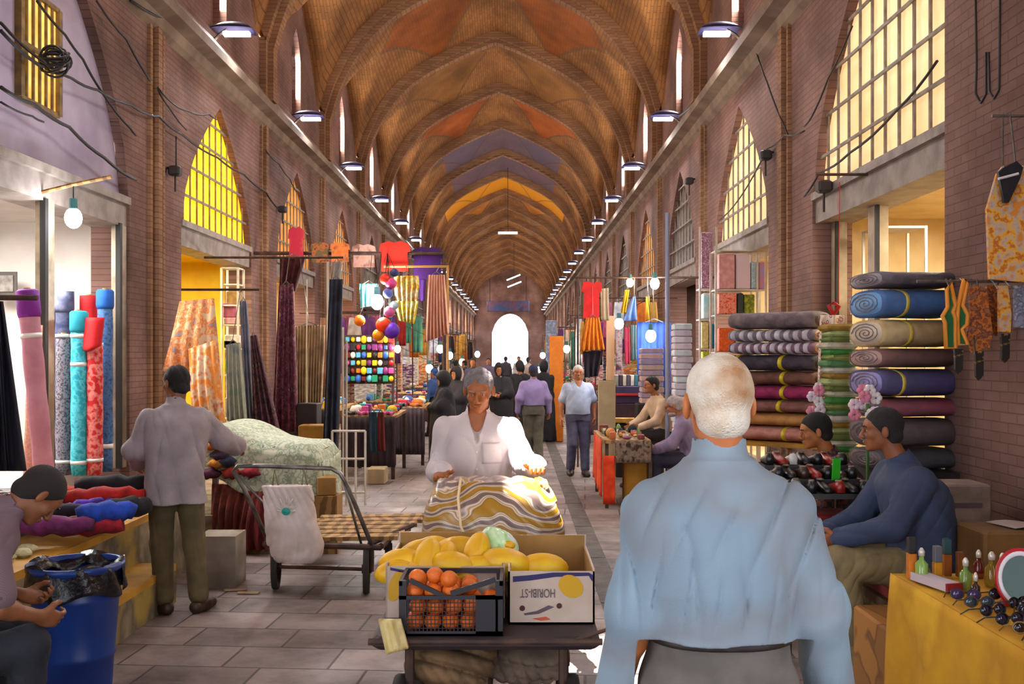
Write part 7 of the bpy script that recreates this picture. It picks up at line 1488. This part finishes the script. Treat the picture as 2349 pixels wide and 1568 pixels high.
# far stalls, both sides
def proto_dress(c, k):
    mb = MB(); mb.sheet(lambda u, v: ((u - .5) * (.36 + .22 * v), .03 * math.sin(u * 16), -.95 * v), 10, 6, .04, (0, -1, 0)); o = mk('hanging_garment', mb, cloth('far_' + c, c, _shade(c, .75), 6), smooth=True, org=(0, 0, 0)); mb = MB(); mb.tube([(0, 0, -.02), (0, 0, .12)], .008, 4); h_ = mk('hanger', mb, M('wire')); h_.parent = o; h_.location = (0, 0, 0); h_.data.transform(Matrix.Translation(Vector((0, 0, .05)) - Vector((0, 0, .05)))); return o
FC = [('b82820', 'red'), ('2c3c78', 'navy'), ('d8a040', 'ochre'), ('d8c8b8', 'cream'), ('1c1820', 'black'), ('6c3078', 'purple'), ('3c7c6c', 'teal'), ('c86080', 'pink'), ('e0e0e8', 'white'), ('8a5c3c', 'brown'), ('e07820', 'orange')]
def hang_row(side, Y, n_, x_in, z, seedv):
    rr = random.Random(seedv); X = XL if side < 0 else XR; xe = X - side * x_in
    lab = 'dark rail of hung clothes, %s of the far rails on the %s side' % (ORDN[(seedv - 101) // 2], 'left' if side < 0 else 'right')
    rod(X + side * .02, xe, Y, z, lab, mRust, .014, (xe + side * .02,))
    for k in range(n_):
        x = X - side * (.35 + (x_in - .5) * (k + .5) / n_); c, nm = rr.choice(FC); mb = MB(); w_ = (x_in - .5) / n_ * rr.uniform(.8, 1.0); L = rr.uniform(.6, 1.35); ph = rr.random() * 6
        mb.sheet(lambda u, v: (x + (u - .5) * w_ * (.75 + .25 * min(1, v * 3)), Y + .05 * math.sin(u * 16 + ph) * v, z - .08 - L * v), 8, 6, .04, (0, -1, 0)); o = mk('hanging_garment', mb, cloth('far_' + c, c, _shade(c, .75), 6), smooth=True)
        tag(o, '%s garment, %s from the wall on the %s far %s-side rail' % (nm, ORDN[k], ORDN[(seedv - 101) // 2], 'left' if side < 0 else 'right'), 'garment', 'garments on far rails'); mb = MB(); mb.tube([(x, Y, z - .1), (x, Y, z + .01)], .008, 4); mk('hanger', mb, M('wire'), o)
sd = 100
for Y in (19.5, 22.5, 26.3, 28.2, 31.5, 35.5, 40.4, 46.4, 50.3, 58):
    for side in (-1, 1):
        if side > 0 and Y < 19: continue
        sd += 1; hang_row(side, Y, 5 if Y < 36 else 4, 1.9 if side < 0 else 1.6, 2.9 - .15 * (sd % 3), sd)
for fi, Y in enumerate((20, 24, 28.5, 33, 38, 44, 51, 60)):
    for side in (-1, 1):
        x0, x1 = (-3.2, -2.0) if side < 0 else (1.45, 2.5); lab = 'the %s far %s-side stall table, low' % (ORDN[fi], 'left' if side < 0 else 'right')
        stall(x0, x1, Y, Y + 1.6, .85, lab, 14 if Y < 40 else 8, int(Y * 3 + side), 'goods on the far stall tables', ['3c2830', '8a2c20', '2c3444', 'b89060'][int(Y) % 4])
        for k in range(5 if Y < 45 else 3):
            c, nm = FC[(int(Y) + k * 3 + side) % len(FC)]; h_ = [1.5, 1.9, 1.2, 2.2, 1.7][k]; x = (x0 if side < 0 else x1) + (.15 + .25 * (k % 3)) * (-1 if side < 0 else 1) * .6; y = Y + 1.85 + .36 * k; mb = MB(); mb.rbox((x, y, h_ / 2), (.45, .3, h_), .02)
            tag(mk('goods_stack', mb, M('stackm_' + c, c, .7, [_shade(c, .6), 'c8b8a0', c], 5, stretch=(1, 1, 4))), '%s stack of goods, %s behind the %s far %s-side stall table' % (nm, ORDN[k], ORDN[fi], 'left' if side < 0 else 'right'), 'goods', 'stacks in the far stalls')
for k, (px, py, Y, c, lc, lb) in enumerate(((985, 845, 24, 'ffffff', (1, .95, .9), 'small white bulb above the blue cap on the left'), (1032, 815, 30, 'ffffff', (1, 1, 1), 'white bulb over the far left stalls'), (1060, 830, 34, 'fff0d8', (1, .9, .8), 'warm white bulb left of the porter head'), (1095, 812, 42, 'ffffff', (1, 1, 1), 'white bulb farthest down the left side'), (1245, 815, 42, 'ffffff', (1, 1, 1), 'white bulb farthest down the right side'), (1300, 800, 28, 'fff0d8', (1, .9, .75), 'warm bulb over the orange banner'), (1420, 742, 17.5, 'ffffff', (1, .97, 1), 'small white bulb beside the poster board'), (1238, 848, 36, 'ffffff', (1, 1, 1), 'low white bulb beside the lilac shirt'), (1010, 800, 26, 'ffd8a0', (1, .8, .5), 'amber bulb high on the left stalls'))):
    q = P(px, py, Y); bulb(q, ((XL if q.x < 0 else XR), Y + .3, min(3.2, q.z + 1.2)), lb, c, 26, .06 + Y * .0012, 45, lc)
# hall end: sign, hanging fixtures
mb = MB(); a, b_ = P(1117, 690, 100), P(1214, 714, 100); mb.rbox(((a.x + b_.x) / 2, 100, (a.z + b_.z) / 2), (b_.x - a.x, .15, a.z - b_.z), .04); o = mk('hanging_banner', mb, M('blue_banner', '3c4c7c', .7, ['3c4c7c', '6a4458', '2c3c60'], 1.2)); tag(o, 'long blue banner across the far end of the hall', 'banner')
mb = MB()
for x in (a.x + .3, b_.x - .3): mb.tube([(x, 100, a.z), (x, 100, 9.6)], .03, 5)
mk('cord', mb, mBlk, o)
for k, (px, py, Y) in enumerate(((1165, 534, 44), (1178, 636, 74), (1180, 652, 72))):
    c0 = P(px, py, Y); o = emp('ceiling_lamp', c0, ['single tube lamp hanging from the crown of the vault', 'upper of the two tube lamps hanging far down the hall', 'lower of the two tube lamps hanging far down the hall'][k], 'lamp'); mb = MB(); mb.box(c0, (.5 + Y * .008, .1, .10), 0, 0, R(-22) if k else 0); mk('tube', mb, M('far_tube', 'c8dce8', .5, emit=2.5), o)
    mb = MB(); mb.tube([c0, (c0.x, Y, 10.05)], .012, 5); mk('cord', mb, mBlk, o)
